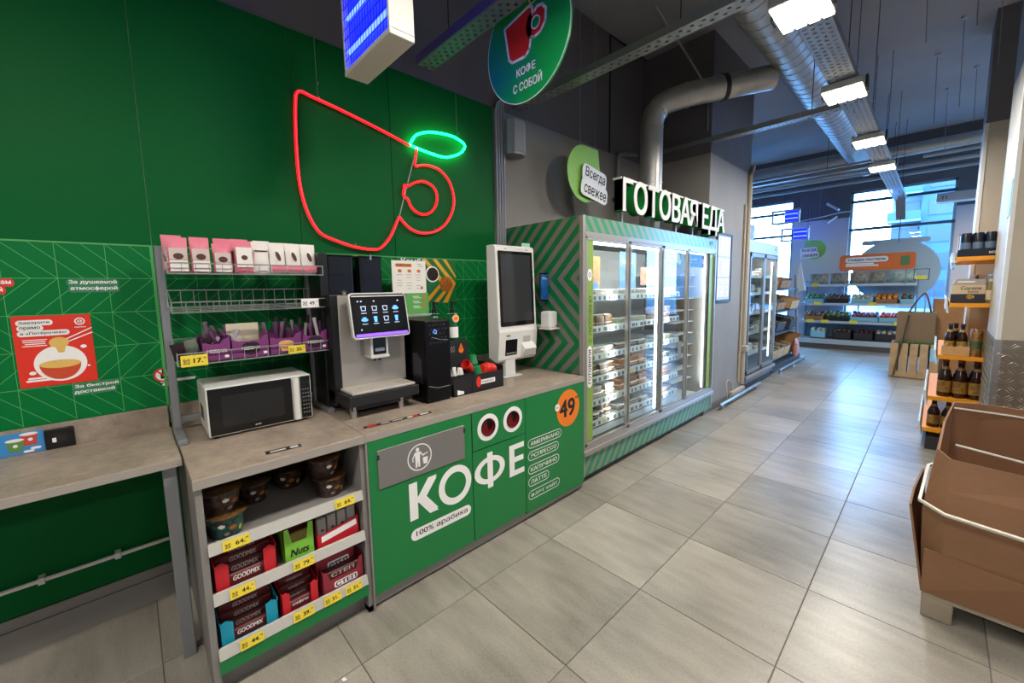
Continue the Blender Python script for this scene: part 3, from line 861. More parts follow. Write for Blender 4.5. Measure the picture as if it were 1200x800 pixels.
# ================================================================== WALL GRAPHICS
# neon cup
mat('neon_red', '#8a0614', 0.4, emit='#ff0818', es=2.4)
mat('neon_red_core', '#c02030', 0.4, emit='#ff3c4e', es=2.6)
mat('neon_green', '#10a060', 0.4, emit='#0cff86', es=13.0)
nz = thing('neon_cup_sign', 'red neon coffee cup outline with a green neon leaf on the green wall', 'neon sign', (-2.63, 1.3, 1.82))
CUP = [(1.525, 2.554), (1.318, 2.606), (1.051, 2.663), (0.888, 2.691), (0.83, 2.703), (0.805, 2.684), (0.796, 2.64), (0.787, 2.506), (0.783, 2.324), (0.788, 2.177), (0.809, 2.055), (0.84, 1.97), (0.885, 1.903), (0.961, 1.869), (1.096, 1.832), (1.228, 1.823), (1.284, 1.848), (1.343, 1.917), (1.388, 2.002), (1.412, 2.048), (1.42, 2.052), (1.455, 2.016), (1.513, 1.976), (1.602, 1.96), (1.715, 1.985), (1.805, 2.05), (1.87, 2.154), (1.884, 2.254), (1.848, 2.362), (1.773, 2.429), (1.679, 2.447), (1.606, 2.437), (1.57, 2.424), (1.56, 2.43), (1.559, 2.449), (1.577, 2.55)]
INN = [(1.469, 2.278), (1.494, 2.275), (1.547, 2.306), (1.619, 2.328), (1.692, 2.309), (1.731, 2.257), (1.724, 2.185), (1.683, 2.125), (1.626, 2.095), (1.564, 2.1), (1.513, 2.135), (1.489, 2.185), (1.457, 2.207), (1.464, 2.256)]
LEAF = [(1.529, 2.562), (1.544, 2.595), (1.581, 2.64), (1.672, 2.68), (1.785, 2.699), (1.902, 2.701), (1.984, 2.679), (2.004, 2.651), (1.97, 2.603), (1.897, 2.561), (1.806, 2.534), (1.702, 2.536), (1.585, 2.549)]
X3 = lambda pts, x: [(x, p[0], p[1]) for p in pts]
MB().tube(smooth_pts(X3(CUP, -2.625)), 0.0085, 8).build('cup_tube', 'neon_red', nz, smooth=True)
MB().tube(smooth_pts(X3(CUP, -2.6175)), 0.0018, 6).build('cup_tube_core', 'neon_red_core', nz, smooth=True)
MB().tube(smooth_pts(X3(INN, -2.625), closed=True), 0.0085, 8, closed=True).build('handle_tube', 'neon_red', nz, smooth=True)
MB().tube(smooth_pts(X3(LEAF, -2.625), closed=True), 0.0085, 8, closed=True).build('leaf_tube', 'neon_green', nz, smooth=True)
mat('neon_off', '#9aa79a', 0.4)
MB().tube([(-2.627, 1.577, 2.55), (-2.627, 1.416, 2.054)], 0.004, 6).build('unlit_stem', 'neon_off', nz)
for (y, z) in ((0.93, 2.78), (0.93, 2.70), (1.95, 2.74), (0.79, 2.2), (1.1, 1.85), (1.7, 2.0)):
    MB().tube([(-2.658, y, z), (-2.625, y, z)], 0.004, 6).build('wall_standoff', 'steel', nz)
for y in (0.93, 1.95): MB().tube([(-2.65, y, 2.69), (-2.65, y, 3.04)], 0.0012, 4).build('supply_wire', 'neon_off', nz)

XP = -2.6575
# speech stickers
def sticker(label, lines, yc, zc, w, h, col, tcol='white_print', rot=0.0):
    t = thing('wall_sticker', label, 'sticker', (XP, yc, zc-h/2))
    a = math.radians(rot); R = Vector((0, math.cos(a), math.sin(a))); U = Vector((0, -math.sin(a), math.cos(a)))
    mb = MB(); lh = h/len(lines)
    for i, (s_, ww, dx) in enumerate(lines):
        zc_ = h/2-lh*(i+0.5); flat(mb, rrect(dx, zc_, ww*w+lh*0.5, lh*1.08, lh*0.4), (XP, yc, zc), R, U, thick=0.0008+0.0001*i)
    mb.build('backing', col, t)
    mb = MB()
    for i, (s_, ww, dx) in enumerate(lines):
        zc_ = h/2-lh*(i+0.5)
        text(mb, s_, Vector((XP+0.0014, yc, zc))+R*dx+U*(zc_+0.002), R, U, w=ww*w, h=lh*0.74, bold=0.035)
    mb.build('lettering', tcol, t)
mat('sticker_green', '#35805a', 0.5)
sticker('green speech sticker about a soulful atmosphere, over the noodle poster', [('За душевной', 0.95, 0.0), ('атмосферой', 0.94, 0.002)], -0.107, 1.593, 0.16, 0.056, 'sticker_green')
sticker('green speech sticker about fast delivery, below the noodle poster', [('За быстрой', 0.93, 0.005), ('доставкой', 0.86, -0.004)], -0.141, 1.126, 0.152, 0.05, 'sticker_green')
sticker('red speech sticker cut off by the picture edge', [('Заходите к нам', 0.95, 0.0), ('на кофе и чай', 0.8, -0.012)], -0.425, 1.592, 0.17, 0.062, 'red_print')
# noodle poster
mat('poster_red', '#e0301c', 0.42)
mat('noodle', '#e8bd63', 0.6, bump=(120, 0.6))
mat('bowl_red', '#cf4a2a', 0.45)
po = thing('noodle_poster', 'red square poster with a bowl of noodles and chopsticks', 'poster', (XP, -0.245, 1.16))
B(XP, XP+0.002, -0.361, -0.131, 1.16, 1.466).build('sheet', 'poster_red', po)
O = (XP+0.0022, -0.361, 1.16)
def UV(u, v): return (u*0.23, v*0.306)
mb = MB()
for (s_, u, v, ww) in (('Заварите', 0.26, 0.905, 0.40), ('прямо', 0.2, 0.83, 0.27), ('в «Пятёрочке»!', 0.36, 0.755, 0.60)):
    flat(mb, rrect(*UV(u+0.015, v), ww*0.23+0.012, 0.0245, 0.012), O, YR, ZU)
C0 = (XP+0.0024, -0.361, 1.16)
disc(mb, (XP+0.0022, -0.361+0.54*0.23, 1.16+0.31*0.306), YR, ZU, 0.079, 0.079, 32)
ringf(mb, (XP+0.0022, -0.361+0.85*0.23, 1.16+0.90*0.306), YR, ZU, 0.012, 0.0165, 24)
disc(mb, (XP+0.0022, -0.361+0.85*0.23, 1.16+0.90*0.306), YR, ZU, 0.0075, 0.0075, 16)
flat(mb, rrect(*UV(0.85, 0.815), 0.036, 0.003, 0.001), O, YR, ZU)
for (u, v, r) in ((0.17, 0.20, 0.010), (0.86, 0.53, 0.010), (0.9, 0.24, 0.005)): disc(mb, (XP+0.0022, -0.361+u*0.23, 1.16+v*0.306), YR, ZU, r, r*0.8, 12)
for k in range(4): flat(mb, rrect(*UV(0.25-0.01*(k % 2), 0.665-0.028*k), 0.07-0.006*(k % 3), 0.0035, 0.001), O, YR, ZU)
for (u, v, ww) in ((0.3, 0.125, 0.09), (0.24, 0.09, 0.075)): flat(mb, rrect(*UV(u, v), ww, 0.008, 0.004), C0, YR, ZU)
strip(mb, [UV(0.60, 0.635), UV(1.0, 0.80)], 0.0042, C0, YR, ZU); strip(mb, [UV(0.62, 0.60), UV(1.0, 0.73)], 0.0042, C0, YR, ZU)
mb.build('white_print', 'white_print', po)
mb = MB()
for (s_, u, v, ww) in (('Заварите', 0.26, 0.905, 0.38), ('прямо', 0.2, 0.83, 0.25), ('в «Пятёрочке»!', 0.36, 0.755, 0.57)):
    text(mb, s_, (XP+0.0027, -0.361+u*0.23+0.003, 1.16+v*0.306), YR, ZU, w=ww*0.23, h=0.014, bold=0.02)
text(mb, '5', (XP+0.0026, -0.361+0.85*0.23, 1.16+0.90*0.306), YR, ZU, h=0.011, bold=0.03)
mb.build('lettering', 'black_print', po)
mb = MB()
CB = Vector((XP+0.0026, -0.361+0.53*0.23, 1.16+0.30*0.306))
arc = [(0.062*math.cos(PI+PI*k/16), 0.068*math.sin(PI+PI*k/16)) for k in range(17)]
flat(mb, arc, CB, YR, ZU); mb.build('bowl_print', 'bowl_red', po)
mb = MB(); disc(mb, CB+Vector((0.0003, 0, 0.001)), YR, ZU, 0.062, 0.018, 24); disc(mb, CB+Vector((0.0003, 0.004, 0.095)), YR, ZU, 0.03, 0.024, 14)
flat(mb, [(-0.016, 0.09), (0.02, 0.09), (0.012, 0.05), (-0.006, 0.05)], CB+Vector((0.0004, 0.004, 0)), YR, ZU); mb.build('noodle_print', 'noodle', po)
# no-alcohol sticker
na = thing('prohibition_sticker', 'round red and white no bottles sticker on the wall behind the rack post', 'sticker', (XP, 0.115, 1.1))
mb = MB(); disc(mb, (XP+0.001, 0.095, 1.148), YR, ZU, 0.036, 0.036, 28); flat(mb, rrect(0.152, 1.115, 0.14, 0.014, 0.007), (XP+0.0012, 0, 0), YR, ZU); flat(mb, rrect(0.118, 1.098, 0.06, 0.012, 0.006), (XP+0.0012, 0, 0), YR, ZU); mb.build('white_print', 'white_print', na)
mb = MB(); ringf(mb, (XP+0.0016, 0.095, 1.148), YR, ZU, 0.028, 0.036, 28); strip(mb, [(0.072, 1.17), (0.118, 1.126)], 0.007, (XP+0.0018, 0, 0), YR, ZU); mb.build('red_ring', 'red_print', na)
mb = MB(); flat(mb, [(0.103, 1.128), (0.125, 1.128), (0.125, 1.152), (0.118, 1.16), (0.118, 1.176), (0.11, 1.176), (0.11, 1.16), (0.103, 1.152)], (XP+0.0014, -0.018, 0), YR, ZU); mb.build('bottle_print', 'black_print', na)
# combo poster
mat('combo_yellow', '#e0a41e', 0.5)
mat('coffee_dark', '#23150f', 0.3)
mat('pastry', '#c87a2a', 0.6, noise=(60, '#8f3a18', 0.5))
co = thing('combo_poster', 'green and yellow striped combo poster with coffee cup and pastry, behind the menu stand', 'poster', (XP, 1.66, 1.45))
mat('combo_green', '#0b6b35', 0.5)
B(XP, XP+0.0015, 1.40, 1.90, 1.445, 1.782).build('sheet', 'combo_green', co)
mb = MB(); O = (XP+0.002, 0, 0)
for k in range(3):
    a = 1.60+k*0.09
    mb2 = [(a, 1.78), (a+0.035, 1.78), (min(a+0.035+0.17, 1.9), 1.60 if k < 2 else 1.655), (min(a+0.17, 1.9), 1.585 if k < 2 else 1.635)]
    flat(mb, mb2, O, YR, ZU)
    flat(mb, [(a-0.01, 1.447), (a+0.035, 1.447), (min(a+0.19, 1.9), 1.60), (min(a+0.155, 1.88), 1.60)], (XP+0.0021+0.0001*k, 0, 0), YR, ZU)
mb.build('stripe_print', 'combo_yellow', co)
mb = MB(); disc(mb, (XP+0.0025, 1.685, 1.665), YR, ZU, 0.06, 0.06, 28); text(mb, 'Комбо', (XP+0.0025, 1.53, 1.757), YR, ZU, w=0.20, h=0.045, bold=0.03); mb.build('white_print', 'white_print', co)
mb = MB(); disc(mb, (XP+0.0028, 1.687, 1.665), YR, ZU, 0.05, 0.05, 28); mb.build('coffee_print', 'coffee_dark', co)
mb = MB(); ringf(mb, (XP+0.003, 1.805, 1.59), YR, ZU, 0.02, 0.06, 20); strip(mb, [(1.77, 1.62), (1.84, 1.56)], 0.025, (XP+0.0032, 0, 0), YR, ZU); strip(mb, [(1.77, 1.56), (1.84, 1.62)], 0.025, (XP+0.0034, 0, 0), YR, ZU); mb.build('pastry_print', 'pastry', co)

# ================================================================== BAR TABLE (by the window wall, left)
def worktop_mat():
    n = NT('worktop_laminate', 0.42)
    a = n.noise(5, 6); b = n.noise(26, 5); c3 = n.noise(120, 3)
    f = n.math('ADD', n.math('MULTIPLY', a, 0.7), n.math('ADD', n.math('MULTIPLY', b, 0.5), n.math('MULTIPLY', c3, 0.3)))
    f = n.math('MULTIPLY_ADD', n.math('SUBTRACT', f, 0.55), 2.6, 0.0)
    cl = n.nt.nodes.new('ShaderNodeClamp'); n.nt.links.new(f, cl.inputs[0])
    n.done(n.mix(cl.outputs[0], '#83766a', '#ac9c8b'))
worktop_mat()
mat('edge_band', '#9d958c', 0.45)
bt = thing('bar_table', 'long grey laminate bar table on metal legs along the green wall', 'table', (-2.35, -1.2, 0))
RB(-2.635, -2.085, -3.2, 0.102, 0.852, 0.885, r=0.002, seg=1).build('tabletop', 'worktop_laminate', bt)
B(-2.085, -2.083, -3.2, 0.102, 0.853, 0.882).build('edge_band', 'edge_band', bt)
RB(-2.655, -2.635, -3.2, 0.098, 0.852, 0.992, r=0.002, seg=1).build('backsplash', 'worktop_laminate', bt)
mat('leg_grey', '#8b8d90', 0.4, 0.4)
RB(-2.16, -2.115, 0.04, 0.085, 0.0, 0.852, r=0.003, seg=1).build('leg', 'leg_grey', bt)
RB(-2.16, -2.115, -2.6, -2.555, 0.0, 0.852, r=0.003, seg=1).build('leg', 'leg_grey', bt)
B(-2.6, -2.16, 0.045, 0.08, 0.80, 0.852).build('bracket', 'leg_grey', bt)
# socket and blue card on the splashback
so = thing('power_socket', 'black square power socket on the backsplash of the bar table', 'socket', (-2.634, -0.267, 0.885))
RB(-2.635, -2.62, -0.312, -0.224, 0.886, 0.974, r=0.004).build('plate', 'black_plastic', so)
ringf(MB(), (-2.6195, -0.268, 0.93), YR, ZU, 0.018, 0.024, 24).build('inner_rim', 'black_matte', so)
mb = MB(); disc(mb, (-2.6192, -0.268, 0.93), YR, ZU, 0.018, 0.018, 20); mb.build('well', 'cable', so)
mb = MB(); flat(mb, rrect(-0.285, 0.925, 0.012, 0.02, 0.002), (-2.6188, 0, 0), YR, ZU); mb.build('pin_plate', 'white_print', so)
mat('card_blue', '#3c8fd0', 0.5); mat('cup_green_print', '#5f8f4a', 0.5); mat('cup_red_print', '#c94a3c', 0.5)
ca = thing('promo_card', 'blue card with green and red cup pictures on the backsplash beside the socket', 'card', (-2.634, -0.4, 0.885))
B(-2.635, -2.632, -0.50, -0.314, 0.887, 0.979).build('card', 'card_blue', ca)
for (y, z, m_) in ((-0.395, 0.925, 'cup_green_print'), (-0.355, 0.945, 'cup_red_print')):
    mb = MB(); flat(mb, [(-0.018, -0.025), (0.018, -0.025), (0.024, 0.022), (-0.024, 0.022)], (-2.6315+(0.0003 if 'red' in m_ else 0.0006), y, z), YR, ZU); mb.build('cup_print', m_, ca)
mb = MB()
for (yy_, zz_) in ((-0.395, 0.949), (-0.355, 0.969)):
    q_ = MB(); disc(q_, (-2.6308, yy_, zz_), YR, ZU, 0.026, 0.007, 18); q_.build('cup_lid_print', 'white_print', ca)
disc(mb, (-2.6306, -0.395, 0.925), YR, ZU, 0.007, 0.007, 12); disc(mb, (-2.6306, -0.352, 0.945), YR, ZU, 0.007, 0.007, 12)
for (y, z) in ((-0.34, 0.905), (-0.36, 0.895), (-0.46, 0.96), (-0.47, 0.9)): flat(mb, rrect(y, z, 0.03, 0.01, 0.005), (-2.6309, 0, 0), YR, ZU)
mb.build('cloud_print', 'white_print', ca, kind='stuff')

# ================================================================== SNACK CABINET (open shelves)
sc_ = thing('snack_cabinet', 'grey open cabinet with three snack shelves under the microwave', 'cabinet', (-2.2, 0.42, 0))
B(-2.62, -1.80, 0.112, 0.134, 0.0, 0.845).build('side_panel', 'grey_side', sc_)
B(-2.62, -1.80, 0.714, 0.734, 0.0, 0.845).build('side_panel', 'grey_side', sc_)
B(-2.62, -2.60, 0.134, 0.714, 0.1, 0.845).build('back_panel', 'grey_laminate', sc_)
B(-2.4, -1.85, 0.134, 0.714, 0.0, 0.10).build('plinth', 'grey_laminate', sc_)
mat('shelf_metal', '#8c8985', 0.4, 0.2)
mat('rail_white', '#bdbab3', 0.35)
for (z, nm) in ((0.60, 0), (0.40, 1), (0.175, 2)):
    s_ = B(-2.6, -1.81, 0.134, 0.714, z-0.018, z).build('shelf_board', 'shelf_metal', sc_)
    mb = MB(); mb.prism([(-1.81, z-0.018), (-1.787, z-0.018), (-1.797, z+0.022), (-1.81, z+0.022)], 'y', 0.134, 0.714); mb.build('price_rail', 'rail_white', s_)
B(-1.808, -1.79, 0.134, 0.714, 0.10, 0.155).build('green_kick_strip', 'green_front', sc_)
MB().box(-1.85, -1.80, 0.714, 0.734, 0, 0.03).build('foot', 'dark_metal', sc_)

# price tags
def price_tag(label, x, y, z, w, h, txt, m_='yellow_tag', group='price tags', lean=0.0):
    t = thing('price_tag', label, 'price tag', (x, y, z-h/2), group=group)
    R = Vector(YR); U = Vector((-math.sin(lean), 0, math.cos(lean))); C = Vector((x, y, z)); N = R.cross(U)
    mb = MB(); flat(mb, rrect(0, 0, w, h, 0.002, 2), C, R, U, thick=0.0012); mb.build('card', m_, t)
    mb = MB(); text(mb, txt, C+N*0.0016+R*0.14*w, R, U, w=0.36*w, h=0.42*h, bold=0.03)
    q = 0.06*h
    for i in range(5):
        for j in range(5):
            if (i*3+j*5+i*j) % 3 != 1: flat(mb, [(-0.42*w+i*q*1.6, -0.28*h+j*q*1.6), (-0.42*w+i*q*1.6+q*1.2, -0.28*h+j*q*1.6), (-0.42*w+i*q*1.6+q*1.2, -0.28*h+j*q*1.6+q*1.2), (-0.42*w+i*q*1.6, -0.28*h+j*q*1.6+q*1.2)], C+N*0.0016, R, U)
    text(mb, '99', C+N*0.0016+R*0.39*w+U*0.18*h, R, U, w=0.10*w, h=0.16*h, bold=0.02)
    mb.build('print', 'black_print', t)
TG = [(0.22, 0.603, 0.088, '64.', 'yellow price tag under the noodle bowls nearest the bar table'), (0.63, 0.603, 0.085, '64.', 'yellow price tag under the stacked noodle bowls near the coffee cabinet'),
      (0.225, 0.403, 0.082, '44.', 'yellow price tag under the red chocolate box on the middle shelf'), (0.445, 0.403, 0.082, '79.', 'yellow price tag under the lime green nut box'),
      (0.24, 0.178, 0.082, '44.', 'yellow price tag under the blue chocolate box'), (0.43, 0.178, 0.082, '39.', 'yellow price tag under the lower red chocolate box'),
      (0.55, 0.178, 0.075, '31.', 'yellow price tag under the maroon box, nearer the red box'), (0.645, 0.178, 0.075, '31.', 'yellow price tag under the maroon box, nearer the coffee cabinet')]
for (y, z, w, tx, lab) in TG: price_tag(lab, -1.788, y, z-0.001, w, 0.038, tx, lean=0.2, group='price tags on the snack cabinet')

# ---- noodle bowls
mat('bowl_black', '#120d0d', 0.35, noise=(55, '#4a3026', 0.18), rnd=0.3)
mat('bowl_green', '#1c5a50', 0.35, noise=(45, '#1a1512', 0.2))
mat('lid_foil', '#3b2a22', 0.3, noise=(40, '#7a5a2a', 0.3))
mat('sachet_grey', '#8f8a80', 0.5); mat('print_orange', '#a8602a', 0.5); mat('print_white', '#dedad2', 0.5); mat('print_lime', '#b9c43a', 0.5)
def noodle_bowl(x, y, z, label, m_='bowl_black', r=0.07, h=0.088, rz=0.0):
    t = thing('noodle_bowl', label, 'noodle bowl', (x, y, z), rz, group='instant noodle bowls')
    MB().lathe((0,0,0), [(0.0, 0.0), (r*0.72, 0.0), (r*0.75, 0.006), (r*0.98, h-0.008), (r*1.04, h-0.006), (r*1.04, h), (0, h)], 24).build('bowl', m_, t, world=False, smooth=True)
    MB().lathe((0,0,h), [(r*1.02, 0.0), (r*1.05, 0.001), (r*1.05, 0.003), (0, 0.0035)], 24).build('lid', 'lid_foil', t, world=False)
    for (a, mm, ww, zz, hh) in ((0.25, 'print_orange', 0.22, 0.5, 0.22), (-0.35, 'print_white', 0.18, 0.66, 0.2), (0.75, 'print_lime', 0.12, 0.35, 0.26), (-0.1, 'sachet_grey', 0.16, 0.25, 0.16)):
        mb = MB(); rr = lambda q: r*(0.75+0.23*q)+0.0008
        vs = []
        for k in range(5):
            b = a-ww+2*ww*k/4; e = math.sin(PI*(k+0.6)/5.2)
            for s_ in (-1, 1): q = zz+s_*hh*0.5*e; vs.append((rr(q)*math.cos(b), rr(q)*math.sin(b), h*q))
        mb.add(vs, [(2*k, 2*k+2, 2*k+3, 2*k+1) for k in range(4)]); mb.build('print_patch', mm, t, world=False)
    return t
noodle_bowl(-1.895, 0.205, 0.60, 'green noodle bowl at the front of the top shelf by the bar table', 'bowl_green')
noodle_bowl(-1.92, 0.198, 0.6895, 'dark noodle bowl stacked on the green bowl', rz=0.5)
noodle_bowl(-2.08, 0.21, 0.60, 'dark noodle bowl behind the green bowl', rz=0.9)
noodle_bowl(-2.12, 0.34, 0.60, 'dark noodle bowl deep on the shelf next to the green bowls', rz=0.2)
noodle_bowl(-2.16, 0.50, 0.60, 'dark noodle bowl deep in the middle of the top shelf', rz=-0.3)
noodle_bowl(-1.93, 0.615, 0.60, 'black noodle bowl at the front of the top shelf by the coffee cabinet', rz=0.0)
noodle_bowl(-1.945, 0.60, 0.6895, 'black noodle bowl stacked on top by the coffee cabinet', rz=0.4)
noodle_bowl(-2.10, 0.635, 0.60, 'black noodle bowl behind the stack by the coffee cabinet', rz=0.7)
# ---- display boxes
mat('choc_dark', '#4a1519', 0.4); mat('box_red', '#c9202c', 0.45); mat('box_cyan', '#1398b4', 0.45); mat('box_lime', '#7fc241', 0.45); mat('box_maroon', '#8e2a38', 0.45)
mat('bar_brown', '#5a1c1c', 0.35, rnd=0.3); mat('bar_silver', '#b9b2ae', 0.35)
def bar_box(label, x0, x1, y0, y1, z, h, side, wrap, word, wordmat='white_print', rows=5):
    """display carton of flat bars, open at the front between two corner lips"""
    t = thing('chocolate_box', label, 'snack box', ((x0+x1)/2, (y0+y1)/2, z), group='snack display boxes')
    w = y1-y0; lip = w*0.22
    mb = MB(); mb.box(x0, x1, y0, y1, z, z+0.003).box(x0, x0+0.003, y0, y1, z, z+h*1.1).box(x0, x1, y0, y0+0.003, z, z+h*0.72).box(x0, x1, y1-0.003, y1, z, z+h*0.72)
    mb.build('carton', side, t)
    for (a, b) in ((y0, y0+lip), (y1-lip, y1)):
        MB().prism([(a, z), (b, z), (b, z+h*0.62), (a+(b-a)*0.5, z+h*0.72), (a, z+h*0.66)], 'x', x1-0.003, x1).build('corner_lip', side, t)
    for k in range(rows):
        xx = x1-0.010-k*0.026; zz = z+0.004+k*h*0.155
        b = RB(xx-0.026, xx, y0+0.006, y1-0.006, zz, zz+h*0.30, r=0.006, seg=1).build('bar', wrap, t)
        mb = MB(); text(mb, word, (xx+0.0006, (y0+y1)/2+0.0, zz+h*0.19), YR, ZU, w=w*0.44, h=h*0.12, bold=0.03, slant=0.15)
        mb.build('bar_lettering', wordmat if k == 0 else 'bar_silver', b)
    return t
bar_box('red chocolate bar box on the middle shelf next to the bar table', -2.2, -1.825, 0.145, 0.355, 0.40, 0.17, 'box_red', 'bar_brown', 'GOODMIX')
bar_box('cyan chocolate bar box on the bottom shelf', -2.2, -1.825, 0.145, 0.345, 0.175, 0.15, 'box_cyan', 'bar_brown', 'GOODMIX')
bar_box('red and brown bar box between the cyan and maroon boxes', -2.2, -1.825, 0.358, 0.505, 0.175, 0.15, 'box_red', 'bar_brown', 'конфеты')
# lime nut box
nbx = thing('nut_box', 'lime green open display box of nut bars on the middle shelf', 'snack box', (-1.95, 0.44, 0.40), group='snack display boxes')
y0, y1, z, h = 0.385, 0.505, 0.40, 0.15
MB().box(-2.1, -1.835, y0, y1, z, z+0.003).box(-2.1, -1.835, y0, y0+0.003, z, z+h).box(-2.1, -1.835, y1-0.003, y1, z, z+h).prism([(y0, z), (y1, z), (y1, z+h), (y1-0.02, z+h), (y1-0.032, z+h*0.55), (y0+0.032, z+h*0.55), (y0+0.02, z+h), (y0, z+h)], 'x', -1.838, -1.835).build('carton', 'box_lime', nbx)
mb = MB(); text(mb, 'Nuts', (-1.834, 0.445, z+0.038), YR, ZU, w=0.075, h=0.032, bold=0.035, slant=0.25); mb.build('lettering', 'black_print', nbx)
mat('bar_olive', '#7a6a2a', 0.4)
for k in range(4): RB(-1.86-k*0.045, -1.842-k*0.045, y0+0.01, y1-0.01, z+0.004, z+0.12+k*0.004, r=0.004, seg=1).build('bar', 'bar_olive' if k % 2 == 0 else 'bar_brown', nbx)
# white and red box of grey wrapped bars
kb = thing('milk_bar_box', 'red and white display box of silver wrapped milk bars on the middle shelf', 'snack box', (-1.95, 0.61, 0.40), group='snack display boxes')
y0, y1 = 0.514, 0.703
MB().box(-2.1, -1.835, y0, y1, z, z+0.003).box(-2.1, -1.835, y0, y0+0.003, z, z+0.09).box(-2.1, -1.835, y1-0.003, y1, z, z+0.11).prism([(y0, z), (y1, z), (y1, z+0.105), (y1-0.012, z+0.09), (y0+0.012, z+0.062), (y0, z+0.068)], 'x', -1.838, -1.835).build('carton', 'box_red', kb)
mb = MB(); flat(mb, [(y0+0.02, z+0.028), (y1-0.01, z+0.052), (y1-0.012, z+0.08), (y0+0.02, z+0.056)], (-1.834, 0, 0), YR, ZU); mb.build('white_band', 'white_print', kb)
mat('bar_grey', '#8f8b8a', 0.35)
for k in range(4):
    ya = y0+0.008+k*0.044
    b = RB(-1.87, -1.845, ya, ya+0.04, z+0.004, z+0.135+k*0.004, r=0.004, seg=1).build('bar', 'bar_grey', kb)
    mb = MB(); disc(mb, (-1.8445, ya+0.022, z+0.08), YR, ZU, 0.008, 0.006, 10); mb.build('chocolate_print', 'choc_dark', b)
# maroon boxes, stacked
def maroon_box(label, x1, y0, y1, z, h, slope):
    t = thing('chocolate_box', label, 'snack box', ((x1-0.1), (y0+y1)/2, z), group='snack display boxes')
    w = y1-y0
    if slope:
        MB().box(x1-0.25, x1, y0, y1, z, z+0.003).box(x1-0.25, x1, y0, y0+0.003, z, z+h).box(x1-0.25, x1, y1-0.003, y1, z, z+h).prism([(y0, z), (y1, z), (y1, z+h), (y1-0.02, z+h*0.95), (y1-0.035, z+h*0.55), (y0+0.035, z+h*0.55), (y0+0.02, z+h*0.9), (y0, z+h*0.95)], 'x', x1-0.003, x1).build('carton', 'box_maroon', t)
        b = RB(x1-0.05, x1-0.006, y0+0.006, y1-0.006, z+0.004, z+h*0.82, r=0.004, seg=1).build('inner_box', 'choc_dark', t)
        mb = MB(); text(mb, 'СТЕП', (x1-0.0055, (y0+y1)/2, z+h*0.68), YR, ZU, w=w*0.55, h=h*0.16, bold=0.03); mb.build('inner_lettering', 'bar_silver', b)
        zz = z+h*0.3
    else:
        RB(x1-0.22, x1, y0, y1, z, z+h, r=0.002, seg=1).build('carton', 'box_maroon', t); zz = z+h*0.45
    mb = MB(); flat(mb, rrect((y0+y1)/2+0.01, zz, w*0.56, h*0.24, 0.008), (x1+0.0006, 0, 0), YR, ZU); mb.build('word_plate', 'white_print', t)
    mb = MB(); text(mb, 'СТЕП', (x1+0.001, (y0+y1)/2+0.01, zz), YR, ZU, w=w*0.5, h=h*0.17, bold=0.05); mb.build('lettering', 'choc_dark', t)
maroon_box('maroon candy box with cut front on the bottom shelf by the coffee cabinet', -1.82, 0.52, 0.708, 0.175, 0.125, True)
maroon_box('maroon candy box standing behind the cut front maroon box', -1.875, 0.515, 0.69, 0.18, 0.205, False)

# ================================================================== COFFEE CABINET
XF = -1.785
cc = thing('coffee_cabinet', 'green coffee counter cabinet with white lettering and cup bins', 'cabinet', (-2.2, 1.57, 0))
B(-2.62, -1.805, 0.738, 2.415, 0.02, 0.845).build('carcass', 'grey_side', cc)
B(-2.5, -1.83, 0.75, 2.40, 0.0, 0.075).build('plinth', 'grey_laminate', cc)
B(-1.805, XF+0.0, 0.736, 0.744, 0.0, 0.845).build('side_edge', 'grey_side', cc)
def hole_panel():
    # panel with two round holes: grid around circles
    mb = MB(); y0, y1, z0, z1 = 1.357, 1.785, 0.619, 0.845
    ym = 1.572
    for (a, b, c_) in ((y0, ym, (1.474, 0.736)), (ym, y1, (1.675, 0.736))):
        seg = 32; ring = []; outer = []
        for k in range(seg):
            t_ = 2*PI*k/seg; d = (math.cos(t_), math.sin(t_)); ring.append((c_[0]+0.05*d[0], c_[1]+0.05*d[1]))
            s1 = min([(v-c_[0])/d[0] for v in (a, b) if abs(d[0]) > 1e-6 and (v-c_[0])/d[0] > 0]+[9]); s2 = min([(v-c_[1])/d[1] for v in (z0, z1) if abs(d[1]) > 1e-6 and (v-c_[1])/d[1] > 0]+[9])
            s_ = min(s1, s2); outer.append((c_[0]+s_*d[0], c_[1]+s_*d[1]))
        vs = [(XF, p[0], p[1]) for p in ring]+[(XF, p[0], p[1]) for p in outer]
        fs = [(k, k+seg, (k+1) % seg+seg, (k+1) % seg) for k in range(seg)]
        mb.add(vs, fs)
        for (ca_, cb_) in ((a, z0), (b, z0), (b, z1), (a, z1)):     # corner fill
            near = sorted(range(seg), key=lambda k: (outer[k][0]-ca_)**2+(outer[k][1]-cb_)**2)[:2]
            p, q = outer[near[0]], outer[near[1]]
            mb.add([(XF, p[0], p[1]), (XF, ca_, cb_), (XF, q[0], q[1])], [(0, 1, 2), ])
        mb.lathe((XF-0.018, c_[0], c_[1]), [(0.05, 0.0), (0.05, 0.018)], seg, 'x', cap=False)
    return mb
B(-1.803, XF, 0.746, 1.350, 0.078, 0.845).build('door', 'green_front', cc)
B(-1.803, XF, 1.356, 1.783, 0.078, 0.613).build('door', 'green_front', cc)
hp = hole_panel().build('bin_panel', 'green_front', cc)
B(-1.803, XF, 1.789, 2.413, 0.06, 0.845).build('door', 'green_front', cc)
fp = thing if False else None
fl_ = RB(XF-0.001, XF+0.006, 0.789, 1.298, 0.602, 0.794, r=0.002, seg=1).build('waste_flap', 'grey_flap' if 'grey_flap' in MATS else mat('grey_flap', '#83807e', 0.4, 0.3), cc)
mb = MB(); OX = XF+0.0066
ringf(mb, (OX, 1.012, 0.698), YR, ZU, 0.064, 0.070, 40)
